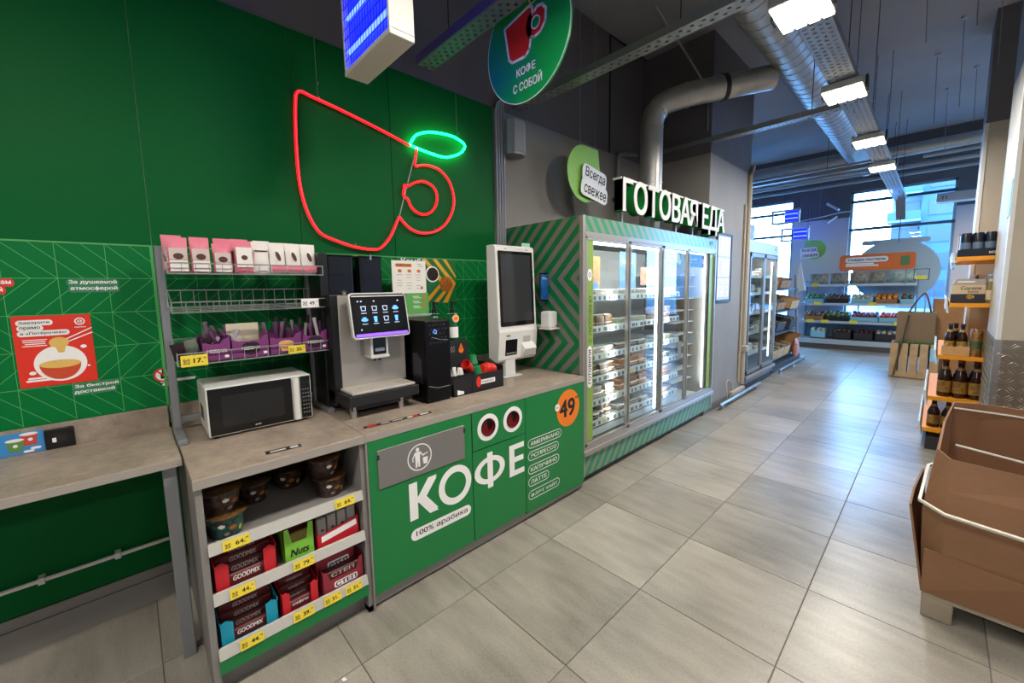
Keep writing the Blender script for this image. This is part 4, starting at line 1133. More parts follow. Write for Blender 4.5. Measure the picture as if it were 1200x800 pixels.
# litter man pictogram
disc(mb, (OX, 1.000, 0.740), YR, ZU, 0.010, 0.011, 14)
flat(mb, [(0.982, 0.728), (1.016, 0.728), (1.012, 0.69), (1.012, 0.648), (1.002, 0.648), (1.0, 0.686), (0.996, 0.648), (0.986, 0.648), (0.986, 0.69)], (OX, 0, 0), YR, ZU)
strip(mb, [(1.014, 0.724), (1.03, 0.704), (1.044, 0.708)], 0.007, (OX, 0, 0), YR, ZU); strip(mb, [(0.984, 0.722), (0.972, 0.70), (0.972, 0.684)], 0.006, (OX, 0, 0), YR, ZU)
flat(mb, [(1.028, 0.69), (1.058, 0.69), (1.054, 0.655), (1.032, 0.655)], (OX, 0, 0), YR, ZU); strip(mb, [(1.03, 0.70), (1.058, 0.712)], 0.005, (OX, 0, 0), YR, ZU)
mb.build('litter_pictogram', 'white_print', fl_)
for (y, z) in ((0.792, 0.768), (0.792, 0.755), (1.296, 0.77), (1.296, 0.757)): B(XF+0.006, XF+0.009, y-0.005, y+0.005, z-0.004, z+0.004).build('hinge', 'black_plastic', fl_)
mat('bin_red', '#7a0f12', 0.35); mat('bin_dark', '#190c0c', 0.3)
for c_ in (1.474, 1.675):
    r_ = MB(); ringf(r_, (XF+0.0015, c_, 0.736), YR, ZU, 0.05, 0.081, 48)
    ro = r_.build('cup_bin_ring', 'white_print', hp)
    MB().lathe((0, c_, 0.736), [(0.050, XF+0.006), (0.053, XF+0.006), (0.054, XF), (0.049, XF-0.002), (0.049, XF+0.006)], 32, 'x', cap=False).build('ring_collar', 'black_plastic', hp, smooth=True)
    MB().lathe((0, c_, 0.736), [(0.049, XF-0.001), (0.047, XF-0.018)], 32, 'x', cap=False).build('bin_throat', 'bin_red', hp, smooth=True)
    d_ = MB(); disc(d_, (XF-0.0175, c_, 0.736), YR, ZU, 0.047, 0.047, 32); d_.build('bin_shutter', 'bin_red', hp)
    d_ = MB(); flat(d_, [(c_+0.0, 0.736+0.046), (c_+0.03, 0.736+0.035), (c_+0.044, 0.736), (c_+0.03, 0.736-0.033), (c_+0.012, 0.736-0.012), (c_+0.008, 0.736+0.02)][::-1], (XF-0.016, 0, 0), YR, ZU); d_.build('bin_slot', 'bin_dark', hp)
# lettering, one mesh per word
OX = XF+0.0012
def word(body, y0, y1, z0, z1, m_, name, bold=0.03, par=None, lift=0.0):
    mb = MB(); text(mb, body, (OX+lift, (y0+y1)/2, (z0+z1)/2), YR, ZU, w=y1-y0, h=z1-z0, bold=bold, res=6); return mb.build(name, m_, par or cc)
word('К', 0.945, 1.114, 0.372, 0.571, 'white_print', 'letter', 0.055)
mb = MB(); ringf(mb, (OX, 1.229, 0.469), YR, ZU, 0.072, 0.110, 40); mb.build('letter', 'white_print', cc)
mb = MB(); ringf(mb, (OX, 1.482, 0.472), YR, ZU, 0.068, 0.104, 36)
mb.v = [(p[0], 1.482+(p[1]-1.482)*1.14, 0.472+(p[2]-0.472)*0.80) for p in mb.v]
flat(mb, [(1.461, 0.36), (1.503, 0.36), (1.503, 0.581), (1.461, 0.581)], (OX+0.0002, 0, 0), YR, ZU); mb.build('letter', 'white_print', cc)
word('Е', 1.639, 1.769, 0.366, 0.570, 'white_print', 'letter', 0.055)
mb = MB(); flat(mb, rrect(1.138, 0.289, 0.385, 0.062, 0.031), (OX, 0, 0), YR, ZU); pl_ = mb.build('pill_badge', 'white_print', cc)
word('100% арабика', 0.975, 1.305, 0.272, 0.309, 'black_print', 'badge_lettering', 0.012, pl_, 0.0006)
PL = [('АМЕРИКАНО', 2.143, 0.530), ('ЭСПРЕССО', 2.112, 0.446), ('КАПУЧИНО', 2.117, 0.353), ('ЛАТТЕ', 2.008, 0.268), ('ФЛЭТ УАЙТ', 2.12, 0.176)]
for (s_, y1, zc) in PL:
    mb = MB(); p_ = rrect((1.808+y1)/2, zc, y1-1.808, 0.058, 0.028); strip(mb, p_, 0.005, (OX, 0, 0), YR, ZU, closed=True); o_ = mb.build('drink_badge', 'white_print', cc)
    word(s_, 1.83, y1-0.022, zc-0.014, zc+0.014, 'white_print', 'badge_lettering', 0.02, o_)
mb = MB(); disc(mb, (OX, 2.224, 0.688), YR, ZU, 0.128, 0.134, 48); ob_ = mb.build('price_roundel', 'orange_print', cc)
word('49', 2.125, 2.30, 0.625, 0.755, 'black_print', 'roundel_number', 0.03, ob_, 0.0008); word('99', 2.302, 2.336, 0.735, 0.757, 'black_print', 'roundel_cents', 0.02, ob_, 0.0008)
mb = MB(); disc(mb, (OX+0.001, 2.102, 0.715), YR, ZU, 0.025, 0.026, 20); w_ = mb.build('small_roundel', 'white_print', cc)
word('от', 2.09, 2.114, 0.708, 0.72, 'black_print', 'small_lettering', 0.015, ob_, 0.0016)
B(-2.6, -1.85, 2.40, 2.42, 0, 0.03).build('foot', 'dark_metal', cc)

# worktops
def worktop(label, y0, y1):
    t = thing('worktop', label, 'worktop', (-2.2, (y0+y1)/2, 0.845))
    RB(-2.64, XF-0.002, y0, y1, 0.847, 0.885, r=0.002, seg=1).build('slab', 'worktop_laminate', t)
    B(XF-0.002, XF, y0, y1, 0.848, 0.882).build('edge_band', 'edge_band', t)
    B(-2.658, -2.64, y0, y1, 0.847, 0.992).build('backsplash', 'worktop_laminate', t)
worktop('grey laminate worktop carrying the microwave and snack rack', 0.108, 0.7365)
worktop('grey laminate worktop carrying the coffee machine and order kiosk', 0.7385, 2.42)
def counter_sticker(label, pts, strips):
    t = thing('counter_sticker', label, 'sticker', (pts[0][0], pts[0][1], 0.885))
    z = 0.8856
    MB().add([(p[0], p[1], z) for p in pts], [(0, 1, 2, 3)]).build('label', 'sticker_dark' if 'sticker_dark' in MATS else mat('sticker_dark', '#2c2a29', 0.4), t)
    a, b, c, d = [Vector((p[0], p[1], z+0.0004)) for p in pts]
    for (u0, u1, v0, v1, m_) in strips:
        P = lambda u, v: (a*(1-u)+b*u)*(1-v)+(d*(1-u)+c*u)*v
        MB().add([P(u0, v0), P(u1, v0), P(u1, v1), P(u0, v1)], [(0, 1, 2, 3)]).build('print_block', m_, t)
# corners: near-left, near-right, far-right, far-left
counter_sticker('dark notice sticker on the worktop in front of the microwave', [(-1.862, 0.356), (-1.852, 0.49), (-1.895, 0.495), (-1.905, 0.36)], [(0.12, 0.55, 0.35, 0.65, 'print_white'), (0.68, 0.9, 0.25, 0.75, 'print_white')])
counter_sticker('dark and red notice sticker on the worktop in front of the coffee machine', [(-1.872, 0.77), (-1.85, 1.14), (-1.885, 1.15), (-1.907, 0.78)], [(0.05, 0.18, 0.2, 0.8, 'red_print'), (0.24, 0.36, 0.35, 0.65, 'print_white'), (0.4, 0.55, 0.35, 0.65, 'print_white'), (0.62, 0.7, 0.2, 0.8, 'print_white'), (0.7, 0.78, 0.2, 0.8, 'red_print'), (0.82, 0.95, 0.2, 0.8, 'print_white')])
# ================================================================== WIRE RACK ON THE WORKTOP
mat('rack_post', '#8e9093', 0.42, 0.5)
rk = thing('wire_rack', 'grey wire display rack with three tiers standing on the worktop', 'rack', (-2.42, 0.45, 0.885))
for y in (0.121, 0.755):
    po_ = RB(-2.515, -2.485, y-0.016, y+0.016, 0.885, 1.77, r=0.003, seg=1).build('post', 'rack_post', rk)
    RB(-2.5, -2.25, y-0.018, y+0.018, 0.885, 0.91, r=0.003, seg=1).build('foot', 'rack_post', rk)
B(-2.512, -2.498, 0.137, 0.739, 0.93, 0.96).build('rear_crossbar', 'rack_post', rk)
def wire_tier(z, zf, xf, back_h, y0=0.133, y1=0.773):
    t = MB().tube([(-2.48, y0, z+0.02), (-2.48, y1, z+0.02)], 0.0035, 6).build('tier', 'wire', rk)
    mb = MB(); r = 0.0018
    n = 13
    for k in range(n+1):
        y = y0+(y1-y0)*k/n
        mb.tube([(-2.48, y, z+back_h), (-2.48, y, z+0.02), (xf, y, z), (xf+0.004, y, zf)], r, 5)
    for k in range(5): 
        q = k/4; mb.tube([(-2.48+(xf+2.48)*q, y0, z+0.02*(1-q)), (-2.48+(xf+2.48)*q, y1, z+0.02*(1-q))], r, 5)
    mb.build('grid_wires', 'wire', t)
    mb = MB()
    mb.tube([(xf+0.004, y0, zf), (xf+0.004, y1, zf)], 0.003, 6); mb.tube([(xf, y0, z), (xf, y1, z)], 0.003, 6); mb.tube([(-2.48, y0, z+back_h), (-2.48, y1, z+back_h)], 0.003, 6)
    mb.build('front_rail', 'wire', t)
    for y in (y0, y1):
        MB().tube([(-2.48, y, z+back_h), (-2.44, y, z+back_h), (xf+0.004, y, zf), (xf, y, z), (-2.48, y, z+0.02), (-2.48, y, z+back_h)], 0.003, 6).build('end_frame', 'wire', t)
wire_tier(1.637, 1.683, -2.30, 0.10)
wire_tier(1.466, 1.512, -2.28, 0.10)
wire_tier(1.235, 1.287, -2.26, 0.10)
price_tag('yellow price tag on the rack below the silver sachets', -2.25, 0.19, 1.255, 0.095, 0.05, '17.', group='price tags on the wire rack')
price_tag('yellow price tag on the rack below the cup picture box', -2.25, 0.605, 1.258, 0.08, 0.04, '20.', group='price tags on the wire rack')
price_tag('white price tag on the empty middle tier of the rack', -2.272, 0.69, 1.49, 0.085, 0.045, '49.', m_='white_print', group='price tags on the wire rack')
ch_ = RB(-2.276, -2.273, 0.50, 0.575, 1.455, 1.51, r=0.001, seg=1).solo('tag_holder', 'clear_plastic', 'empty clear tag holder on the middle tier of the rack', 'tag holder')

# ---- snack pouches on the top tier
mat('pouch_pink', '#e07a8c', 0.4); mat('pouch_white', '#e3ddd6', 0.42); mat('pouch_label', '#c7b3ae', 0.45)
mat('cookie', '#4a2418', 0.6); mat('cookie_red', '#8a4034', 0.6)
def pouch(label, y, kind, x=-2.345, h=0.155, w=0.073, dz=0.0, lean=0.1):
    t = thing('snack_pouch', label, 'snack bag', (x, y, 1.645+dz), group='snack pouches on the top tier of the rack')
    MB().pouch((0, 0, 0), w, h, 0.045, lean=lean).build('bag', 'pouch_white' if kind in 'wv' else 'pouch_pink', t, world=False, smooth=True)
    def pl(poly, z0, m_, nm, dx):
        mb = MB(); C = Vector((dx-lean*z0, 0, z0)); R = Vector((0, 1, 0)); U = Vector((-lean, 0, 1)).normalized(); flat(mb, poly, C, R, U, thick=0.0008); mb.build(nm, m_, t, world=False)
    if kind == 'p':
        pl(rrect(0, 0, w*0.86, h*0.33, 0.004), h*0.52, 'pouch_label', 'front_label', 0.0235)
        pl(rrect(0, 0, w*0.86, h*0.32, 0.004), h*0.18, 'pouch_white', 'lower_label', 0.0235)
        pl([(0.018*math.cos(2*PI*k/16), 0.014*math.sin(2*PI*k/16)) for k in range(16)], h*0.45, 'cookie', 'biscuit_print', 0.0245)
    elif kind == 'q':
        pl(rrect(0, 0, w*0.9, h*0.62, 0.004), h*0.48, 'pouch_white', 'front_label', 0.0235)
        pl([(0.013*math.cos(2*PI*k/16), 0.012*math.sin(2*PI*k/16)) for k in range(16)], h*0.47, 'cookie', 'biscuit_print', 0.0245)
    elif kind == 'w':
        pl(rrect(0, 0, w*0.9, h*0.2, 0.003), h*0.16, 'pouch_pink', 'pink_band', 0.0235)
        pl([(0.010*math.cos(2*PI*k/16)-0.010*math.sin(2*PI*k/16)*0.6, 0.024*math.sin(2*PI*k/16)) for k in range(16)], h*0.55, 'cookie', 'wafer_print', 0.0245)
    else:
        pl(rrect(0, 0, w*0.8, 0.006, 0.002), h*0.7, 'cookie', 'text_line', 0.0235)
    return t
YB = [0.178, 0.258, 0.340, 0.426, 0.498, 0.572, 0.646, 0.720]
LB = ['first pink biscuit pouch of the row, next to the bar table', 'second pink biscuit pouch of the row', 'third pink biscuit pouch, the shorter one', 'pink and white pouch with a scattered biscuit print', 'plain cream pouch in the middle of the row', 'white and pink wafer pouch next to the cream pouch', 'white and pink wafer pouch, last but one of the row', 'white and pink wafer pouch at the coffee machine end']
KB = 'pppqvwww'
for y, l, k in zip(YB, LB, KB): pouch(l, y, k, h=0.135 if k == 'p' and y > 0.3 else 0.155)
for y, l, k, dz in ((0.165, 'pink pouch behind the first biscuit pouch', 'p', 0.015), (0.265, 'pink pouch behind the second biscuit pouch', 'p', 0.012), (0.355, 'pink pouch behind the shorter biscuit pouch', 'p', 0.012), (0.425, 'pink pouch behind the scattered biscuit pouch', 'p', 0.014), (0.52, 'white pouch behind the cream pouch', 'v', 0.012), (0.64, 'white pouch behind the wafer pouches', 'v', 0.008)):
    pouch(l, y, k, x=-2.41, dz=dz)
# ---- sachet boxes on the bottom tier
mat('sachet_purple', '#4f2349', 0.4); mat('sachet_dark', '#2a1524', 0.35); mat('sachet_white', '#a59ca0', 0.4); mat('sachet_silver', '#8b9890', 0.25, 0.7)
mat('box_purple', '#7a3370', 0.45); mat('box_cream', '#d8cdb4', 0.6); mat('coffee_foam', '#d9a56a', 0.5)
SM = ['sachet_purple', 'sachet_white', 'sachet_dark', 'sachet_purple']
_sm = {}
ORD = ['first', 'second', 'third', 'fourth', 'fifth', 'sixth', 'seventh', 'eighth', 'ninth', 'tenth', 'eleventh', 'twelfth']
def sachet(x, y, z, ang, tilt, L, m_, label):
    key = m_
    if key not in _sm:
        mb = MB(); mb.pouch((0, 0, 0), 0.017, 0.12, 0.011, nu=3, nv=5); _sm[key] = mb.mesh('coffee_sachet', m_, smooth=True)
    o = bpy.data.objects.new('coffee_sachet', _sm[key]); COL.objects.link(o)
    o.location = (x, y, z); o.rotation_euler = (ang, tilt, random.uniform(-0.4, 0.4)); o.scale = (1, 1, L/0.12)
    setp(o, label, 'sachet', 'coffee sachets in the purple boxes')
def sachet_box(label, y0, y1, emblem, back=False):
    t = thing('sachet_box', label, 'sachet box', (-2.36, (y0+y1)/2, 1.24), group='sachet boxes on the bottom tier of the rack')
    x0, x1, z = -2.46, -2.272, 1.24; h = 0.108
    MB().box(x0, x1, y0, y1, z, z+0.002).box(x0, x0+0.002, y0, y1, z, z+(0.15 if back else 0.11)).box(x0, x1, y0, y0+0.002, z, z+h).box(x0, x1, y1-0.002, y1, z, z+h).prism([(y0, z), (y1, z), (y1, z+h), (y1-0.025, z+h*0.9), (y1-0.04, z+h*0.72), (y0+0.03, z+h*0.72), (y0+0.015, z+h*0.8), (y0, z+h*0.8)], 'x', x1-0.002, x1).build('carton', 'box_purple', t)
    if back: B(x0+0.002, x0+0.004, y0+0.01, y1-0.004, z+0.06, z+0.155).build('inner_flap', 'box_cream', t)
    yc = (y0+y1)/2; mb = MB()
    if emblem == 'heart':
        pts = [(0.04*math.cos(a)*(1.0), 0.03*math.sin(a)+(0.004 if math.sin(a) > 0 and abs(math.cos(a)) > 0.3 else 0)) for a in [2*PI*k/20 for k in range(20)]]
        flat(mb, pts, (x1+0.0006, yc, z+0.042), YR, ZU); mb.build('heart_print', 'sachet_dark', t)
    elif emblem == 'cup':
        disc(mb, (x1+0.0006, yc+0.0, z+0.05), YR, ZU, 0.035, 0.017, 20); flat(mb, [(yc-0.034, z+0.048), (yc-0.022, z+0.012), (yc+0.022, z+0.012), (yc+0.034, z+0.048)], (x1+0.0005, 0, 0), YR, ZU); mb.build('cup_print', 'coffee_foam', t)
    if emblem != 'cup':
        mb = MB(); text(mb, 'MEZZARI', (x1+0.0012, yc, z+0.045), YR, ZU, w=0.075, h=0.014, bold=0.04); mb.build('lettering', 'white_print', t)
    mb = MB(); flat(mb, rrect(y1-0.018, z+0.018, 0.016, 0.012, 0.002), (x1+0.0006, 0, 0), YR, ZU); mb.build('seal_print', 'white_print', t)
sachet_box('purple sachet box holding loose sachets next to the silver packs', 0.222, 0.33, 'plain')
sachet_box('purple sachet box with the dark heart and bare cream back flap', 0.333, 0.487, 'heart', True)
sachet_box('purple sachet box with the coffee cup picture', 0.490, 0.637, 'cup')
sachet_box('purple sachet box at the coffee machine end of the rack', 0.640, 0.765, 'heart')
for (y0, y1, n, lab, zt) in ((0.225, 0.33, 10, 'coffee sachet tumbled in the box beside the silver packs', 0.05), (0.35, 0.39, 2, 'dark coffee sachet lying in the nearly empty heart box', 0.03), (0.495, 0.61, 10, 'coffee sachet leaning in the cup picture box', 0.06), (0.615, 0.762, 12, 'coffee sachet standing in the box by the coffee machine', 0.07)):
    for k in range(n):
        y = y0+(y1-y0)*(k+0.5)/n
        ang = random.uniform(-0.65, 0.65) if n < 12 else random.uniform(-0.15, 0.15)
        sachet(-2.36+random.uniform(-0.05, 0.05), y, 1.256+random.uniform(0, zt*0.7), ang, random.uniform(-0.3, 0.15), random.uniform(0.10, 0.135), SM[k % 4], '%s, %s from the rack post' % (lab, ORD[k]))
for k in range(5):
    t = MB().pouch((0, 0, 0), 0.05, 0.09, 0.02, nu=4, nv=5).xf(Matrix.Rotation(random.uniform(-0.7, 0.5), 4, 'X') @ Matrix.Rotation(0.5, 4, 'Y')).xf(Matrix.Translation((-2.30-0.02*(k % 3), 0.150+0.016*k, 1.258+0.004*k)))
    t.solo('silver_sachet', 'sachet_silver' if k % 2 else 'sachet_dark', ['silver sachet', 'dark green sachet', 'crumpled silver sachet', 'small dark sachet', 'last silver sachet'][k]+' in the loose pile beside the rack post, number %s from the post' % ['first', 'second', 'third', 'fourth', 'fifth'][k], 'sachet', 'loose sachets by the rack post', smooth=True)

# ================================================================== MICROWAVE
mw = thing('microwave', 'white microwave oven with black glass door on the worktop', 'microwave', (-2.38, 0.432, 0.885))
mat('mw_white', '#d9d8d2', 0.38); mat('mw_glass', '#0a0a0b', 0.08); mat('mw_window', '#1c1d1f', 0.12)
RB(-2.53, -2.245, 0.213, 0.652, 0.897, 1.125, r=0.008).build('body', 'mw_white', mw)
d_ = RB(-2.245, -2.23, 0.213, 0.652, 0.897, 1.125, r=0.004).build('front_frame', 'mw_white', mw)
do = RB(-2.231, -2.2265, 0.219, 0.598, 0.903, 1.118, r=0.001, seg=1).build('door', 'mw_glass', mw)
mb = MB(); flat(mb, rrect(0.395, 1.008, 0.255, 0.145, 0.008), (-2.2262, 0, 0), YR, ZU); mb.build('door_window', 'mw_window', do)
mb = MB(); text(mb, 'JVC', (-2.2259, 0.405, 0.918), YR, ZU, w=0.026, h=0.008, bold=0.03); mb.build('maker_mark', 'white_print', do)
MB().prism([(-2.227, 0.560), (-2.205, 0.563), (-2.200, 0.572), (-2.200, 0.583), (-2.205, 0.590), (-2.227, 0.593)], 'z', 0.905, 1.117).build('handle', 'mw_white', do, smooth=False)
cp = RB(-2.231, -2.2265, 0.601, 0.647, 0.903, 1.118, r=0.001, seg=1).build('control_panel', 'mw_glass', mw)
mat('mw_button', '#77797b', 0.5); mat('mw_disp', '#15181a', 0.1)
mb = MB(); flat(mb, rrect(0.624, 1.085, 0.038, 0.022, 0.002), (-2.2262, 0, 0), YR, ZU); mb.build('display', 'mw_disp', cp)
for i in range(3):
    for j in range(7):
        mb = MB(); flat(mb, rrect(0.612+i*0.012, 0.93+j*0.02, 0.007, 0.006, 0.002, 2), (-2.226, 0, 0), YR, ZU, thick=0.0005); mb.build('button', 'mw_button', cp)
for (x, y) in ((-2.5, 0.24), (-2.5, 0.625), (-2.26, 0.24), (-2.26, 0.625)): MB().lathe((x, y, 0.885), [(0.012, 0), (0.012, 0.013)], 10).build('foot', 'black_plastic', mw)
mb = MB()
for k in range(8): mb.box(-2.47+k*0.015, -2.463+k*0.015, 0.2125, 0.2135, 0.95, 1.02)
mb.build('vent_slots', 'cable', mw)

# ================================================================== COFFEE MACHINE
cm = thing('coffee_machine', 'black and silver coffee machine with touch screen on the counter', 'coffee machine', (-2.3, 0.97, 0.885))
mat('cm_panel', '#a9a49d', 0.42, 0.35); mat('cm_black', '#0b0b0c', 0.35); mat('cm_tray', '#c9c2b7', 0.4, 0.3); mat('cm_drip', '#1a1a1c', 0.5)
RB(-2.6, -2.205, 0.765, 1.19, 0.93, 1.53, r=0.006).build('body', 'cm_black', cm)
RB(-2.206, -2.196, 0.803, 1.182, 1.02, 1.525, r=0.003, seg=1).build('front_panel', 'cm_panel', cm)
B(-2.205, -2.2, 0.768, 0.803, 0.95, 1.525).build('side_strip', 'cm_black', cm)
# hoppers
mat('hopper', '#141517', 0.12); glass('hopper_lid', '#3c4043', 1.5)
for (y0, y1, lab) in ((0.83, 0.975, None), (1.015, 1.155, None)):
    h_ = RB(-2.56, -2.395, y0, y1, 1.53, 1.755, r=0.006).build('bean_hopper', 'hopper', cm)
    B(-2.396, -2.3935, y0+0.008, y1-0.008, 1.65, 1.745).build('hopper_window', 'mw_window', h_)
    RB(-2.565, -2.39, y0-0.004, y1+0.004, 1.748, 1.758, r=0.003, seg=1).build('hopper_lid', 'hopper', h_)
MB().box(-2.395, -2.385, 1.08, 1.09, 1.735, 1.765).build('hopper_latch', 'steel', cm)
MB().lathe((-2.25, 0.86, 1.53), [(0.01, 0), (0.01, 0.012), (0.016, 0.014), (0.0, 0.024)], 12).build('lid_knob', 'steel', cm)
RB(-2.6, -2.3, 0.755, 0.80, 0.9, 1.755, r=0.004).build('milk_side_tower', 'cm_black', cm)
# touch screen unit
sx0, sx1 = -2.12, -2.075
U_ = Vector((sx1-sx0, 0, -(1.535-1.30))).normalized()*-1.0   # up along the screen
R_ = Vector(YR); N_ = R_.cross(U_).normalized()
C_ = Vector(((sx0+sx1)/2, 0.992, 1.4165))
mat('scr_frame', '#d6d5d1', 0.3, 0.2); mat('screen_dark', '#05060a', 0.3, spec=0.15, emit='#05060c', es=0.6)
mat('scr_icon', '#6fb3ff', 0.5, emit='#4f9bff', es=0.9); mat('scr_icon_w', '#c8d4e8', 0.5, emit='#9fb0cc', es=0.6); mat('scr_purple', '#7a4bff', 0.5, emit='#7448ff', es=1.6)
mb = MB(); flat(mb, rrect(0, 0, 0.325, 0.245, 0.02), C_-N_*0.028, R_, U_, thick=0.028); sf = mb.build('screen_frame', 'scr_frame', cm)
mat('scr_glass', '#050506', 0.3, spec=0.15)
mb = MB(); flat(mb, rrect(0, 0.0, 0.312, 0.232, 0.016), C_+N_*0.0004, R_, U_, thick=0.001); mb.build('screen_bezel', 'scr_glass', sf)
mb = MB(); flat(mb, rrect(0, 0.005, 0.285, 0.17, 0.003), C_+N_*0.0018, R_, U_); mb.build('display', 'screen_dark', sf)
mb = MB(); flat(mb, rrect(0, 0.105, 0.30, 0.006, 0.003), C_+N_*0.002, R_, U_); mb.build('top_trim', 'scr_frame', sf)
mb = MB(); flat(mb, rrect(0, -0.105, 0.295, 0.016, 0.003), C_+N_*0.002, R_, U_); mb.build('light_bar', 'scr_purple', sf)
for i in range(4):
    for j in range(2):
        c2 = C_+N_*0.0024+R_*(-0.092+i*0.061)+U_*(0.035-j*0.058)
        hot = (i == 3 and j == 0) or (i == 0 and j == 1)
        mb = MB()
        if hot: disc(mb, c2, R_, U_, 0.019, 0.009, 14); flat(mb, [(-0.014, 0), (0.014, 0), (0.009, 0.014), (-0.009, 0.014)], c2, R_, U_)
        elif i % 2 == 1 and j == 1 or (i == 3): flat(mb, [(-0.01, 0.017), (-0.007, -0.014), (0.007, -0.014), (0.01, 0.017)][::-1], c2, R_, U_)
        else: strip(mb, [(-0.013, 0.014), (0.013, 0.014), (0.01, -0.008), (-0.01, -0.008)], 0.004, c2, R_, U_, closed=True)
        mb.build('drink_icon', 'scr_icon' if hot or i == 3 else ('scr_icon' if (i == 1 and j == 1) else 'scr_icon_w'), sf)
        mb = MB(); flat(mb, rrect(0, -0.022, 0.03, 0.0035, 0.001, 2), c2, R_, U_); mb.build('icon_caption', 'scr_icon_w', sf)
mb = MB()
for dx in (-0.118, -0.1, -0.03, 0.11): disc(mb, C_+N_*0.0024+R_*dx+U_*0.077, R_, U_, 0.005, 0.004, 8)
disc(mb, C_+N_*0.0024-R_*0.115-U_*0.075, R_, U_, 0.004, 0.005, 8); mb.build('status_icons', 'scr_icon_w', sf)
B(-2.2, -2.12, 0.86, 1.12, 1.33, 1.5).build('screen_arm', 'cm_black', cm)
# spout
so_ = MB().box(-2.2, -2.115, 0.935, 1.035, 1.19, 1.31).build('spout_housing', 'scr_frame', cm)
B(-2.115, -2.112, 0.948, 1.022, 1.20, 1.305).build('spout_face', 'mw_glass', so_)
MB().rbox(-2.2, -2.105, 0.93, 1.04, 1.178, 1.193, r=0.003, seg=1).build('spout_lip', 'scr_frame', so_)
mb = MB(); flat(mb, rrect(0.985, 1.225, 0.055, 0.018, 0.002), (-2.1115, 0, 0), YR, ZU); mb.build('nozzle_plate', 'steel', so_)
for y in (0.97, 1.0): MB().tube([(-2.15, y, 1.178), (-2.15, y, 1.16)], 0.006, 8).build('nozzle', 'black_plastic', so_)
MB().tube([(-2.185, 0.9, 1.31), (-2.185, 0.9, 1.2)], 0.004, 8).build('hot_water_pipe', 'steel', cm)
# drip tray
dt = RB(-2.5, -2.02, 0.765, 1.165, 0.955, 1.012, r=0.004).build('drip_tray', 'cm_drip', cm)
RB(-2.2, -2.035, 0.79, 1.15, 1.012, 1.026, r=0.003, seg=1).build('cup_rest', 'cm_tray', dt)
mb = MB()
for (y, L) in ((0.86, 0.03), (1.08, 0.03)): flat(mb, rrect(y, 0, L, 0.006, 0.002, 2), (-2.11, 0, 1.0265), YR, (-1, 0, 0))
mb.build('cup_marks', 'cm_drip', dt)
B(-2.45, -2.06, 0.79, 1.14, 0.925, 0.957).build('base', 'cm_black', cm)
for (x, y) in ((-2.075, 0.805), (-2.075, 1.075), (-2.5, 0.82), (-2.5, 1.12)): MB().lathe((x, y, 0.885), [(0.017, 0), (0.018, 0.002), (0.0165, 0.07)], 16).build('foot', 'steel', cm, smooth=True)

# ---- milk cooler
mk = thing('milk_cooler', 'black milk cooler box with perforated door beside the coffee machine', 'milk cooler', (-2.25, 1.25, 0.885))
mat('milk_black', '#070607', 0.4, spec=0.25)
RB(-2.5, -2.02, 1.21, 1.378, 0.885, 1.372, r=0.006).build('body', 'milk_black', mk)
dr = RB(-2.019, -2.004, 1.21, 1.378, 0.90, 1.368, r=0.004).build('door', 'milk_black', mk)
mat('milk_hole', '#1d1c1f', 0.25)
for j in range(5):
    for i in range(5):
        mb = MB(); disc(mb, (-2.0035, 1.24+i*0.024+(0.012 if j % 2 else 0), 1.345-j*0.026), YR, ZU, 0.0085, 0.0095, 6); mb.build('hex_dimple', 'milk_hole', dr)
mat('logo_blue', '#7fa8e8', 0.4, emit='#5f8fe0', es=0.5)
mb = MB(); strip(mb, [(1.262, 1.30), (1.27, 1.318), (1.285, 1.31), (1.28, 1.294), (1.27, 1.298)], 0.006, (-2.003, 0, 0), YR, ZU); mb.build('logo', 'logo_blue', dr)
MB().tube([(-2.003, 1.25, 1.275), (-2.0, 1.30, 1.258), (-2.0, 1.36, 1.25)], 0.002, 5).tube([(-2.003, 1.22, 0.99), (-2.0, 1.28, 0.972), (-2.0, 1.36, 0.974)], 0.002, 5).build('door_trim', 'grey_paint', dr)
MB().prism([(-2.15, 1.0), (-2.05, 1.0), (-2.05, 1.14), (-2.10, 1.175), (-2.15, 1.175)], 'y', 1.2045, 1.21).build('side_screen', mat('milk_side', '#23242c', 0.3), mk)
RB(-2.45, -2.05, 1.205, 1.21, 0.885, 0.95, r=0.001, seg=1).build('side_foot', 'milk_black', mk)

# ---- menu stand on the milk cooler
ms = thing('menu_stand', 'clear stand with a white menu page and a green page', 'menu stand', (-2.42, 1.37, 1.372))
mat('menu_white', '#e9e5dc', 0.5); mat('menu_green', '#5aa552', 0.5); mat('menu_orange', '#c76a24', 0.5)
mat('stand_grey', '#9b9d9a', 0.4)
RB(-2.48, -2.36, 1.30, 1.50, 1.372, 1.388, r=0.004).build('base', 'stand_grey', ms)
B(-2.452, -2.449, 1.24, 1.508, 1.388, 1.75).build('acrylic_sheet', 'clear_plastic', ms)
pg = B(-2.449, -2.447, 1.25, 1.50, 1.528, 1.742).build('white_page', 'menu_white', ms)
gp = B(-2.447, -2.445, 1.34, 1.513, 1.388, 1.528).build('green_page', 'menu_green', ms)
mb = MB(); flat(mb, rrect(1.335, 1.712, 0.12, 0.022, 0.01), (-2.4465, 0, 0), YR, ZU)
for y in (1.305, 1.375, 1.445): disc(mb, (-2.4465, y, 1.675), YR, ZU, 0.015, 0.011, 14)
disc(mb, (-2.4465, 1.465, 1.563), YR, ZU, 0.009, 0.012, 10); mb.build('orange_print', 'menu_orange', pg)
mat('print_grey', '#8f8a83', 0.6)
mb = MB()
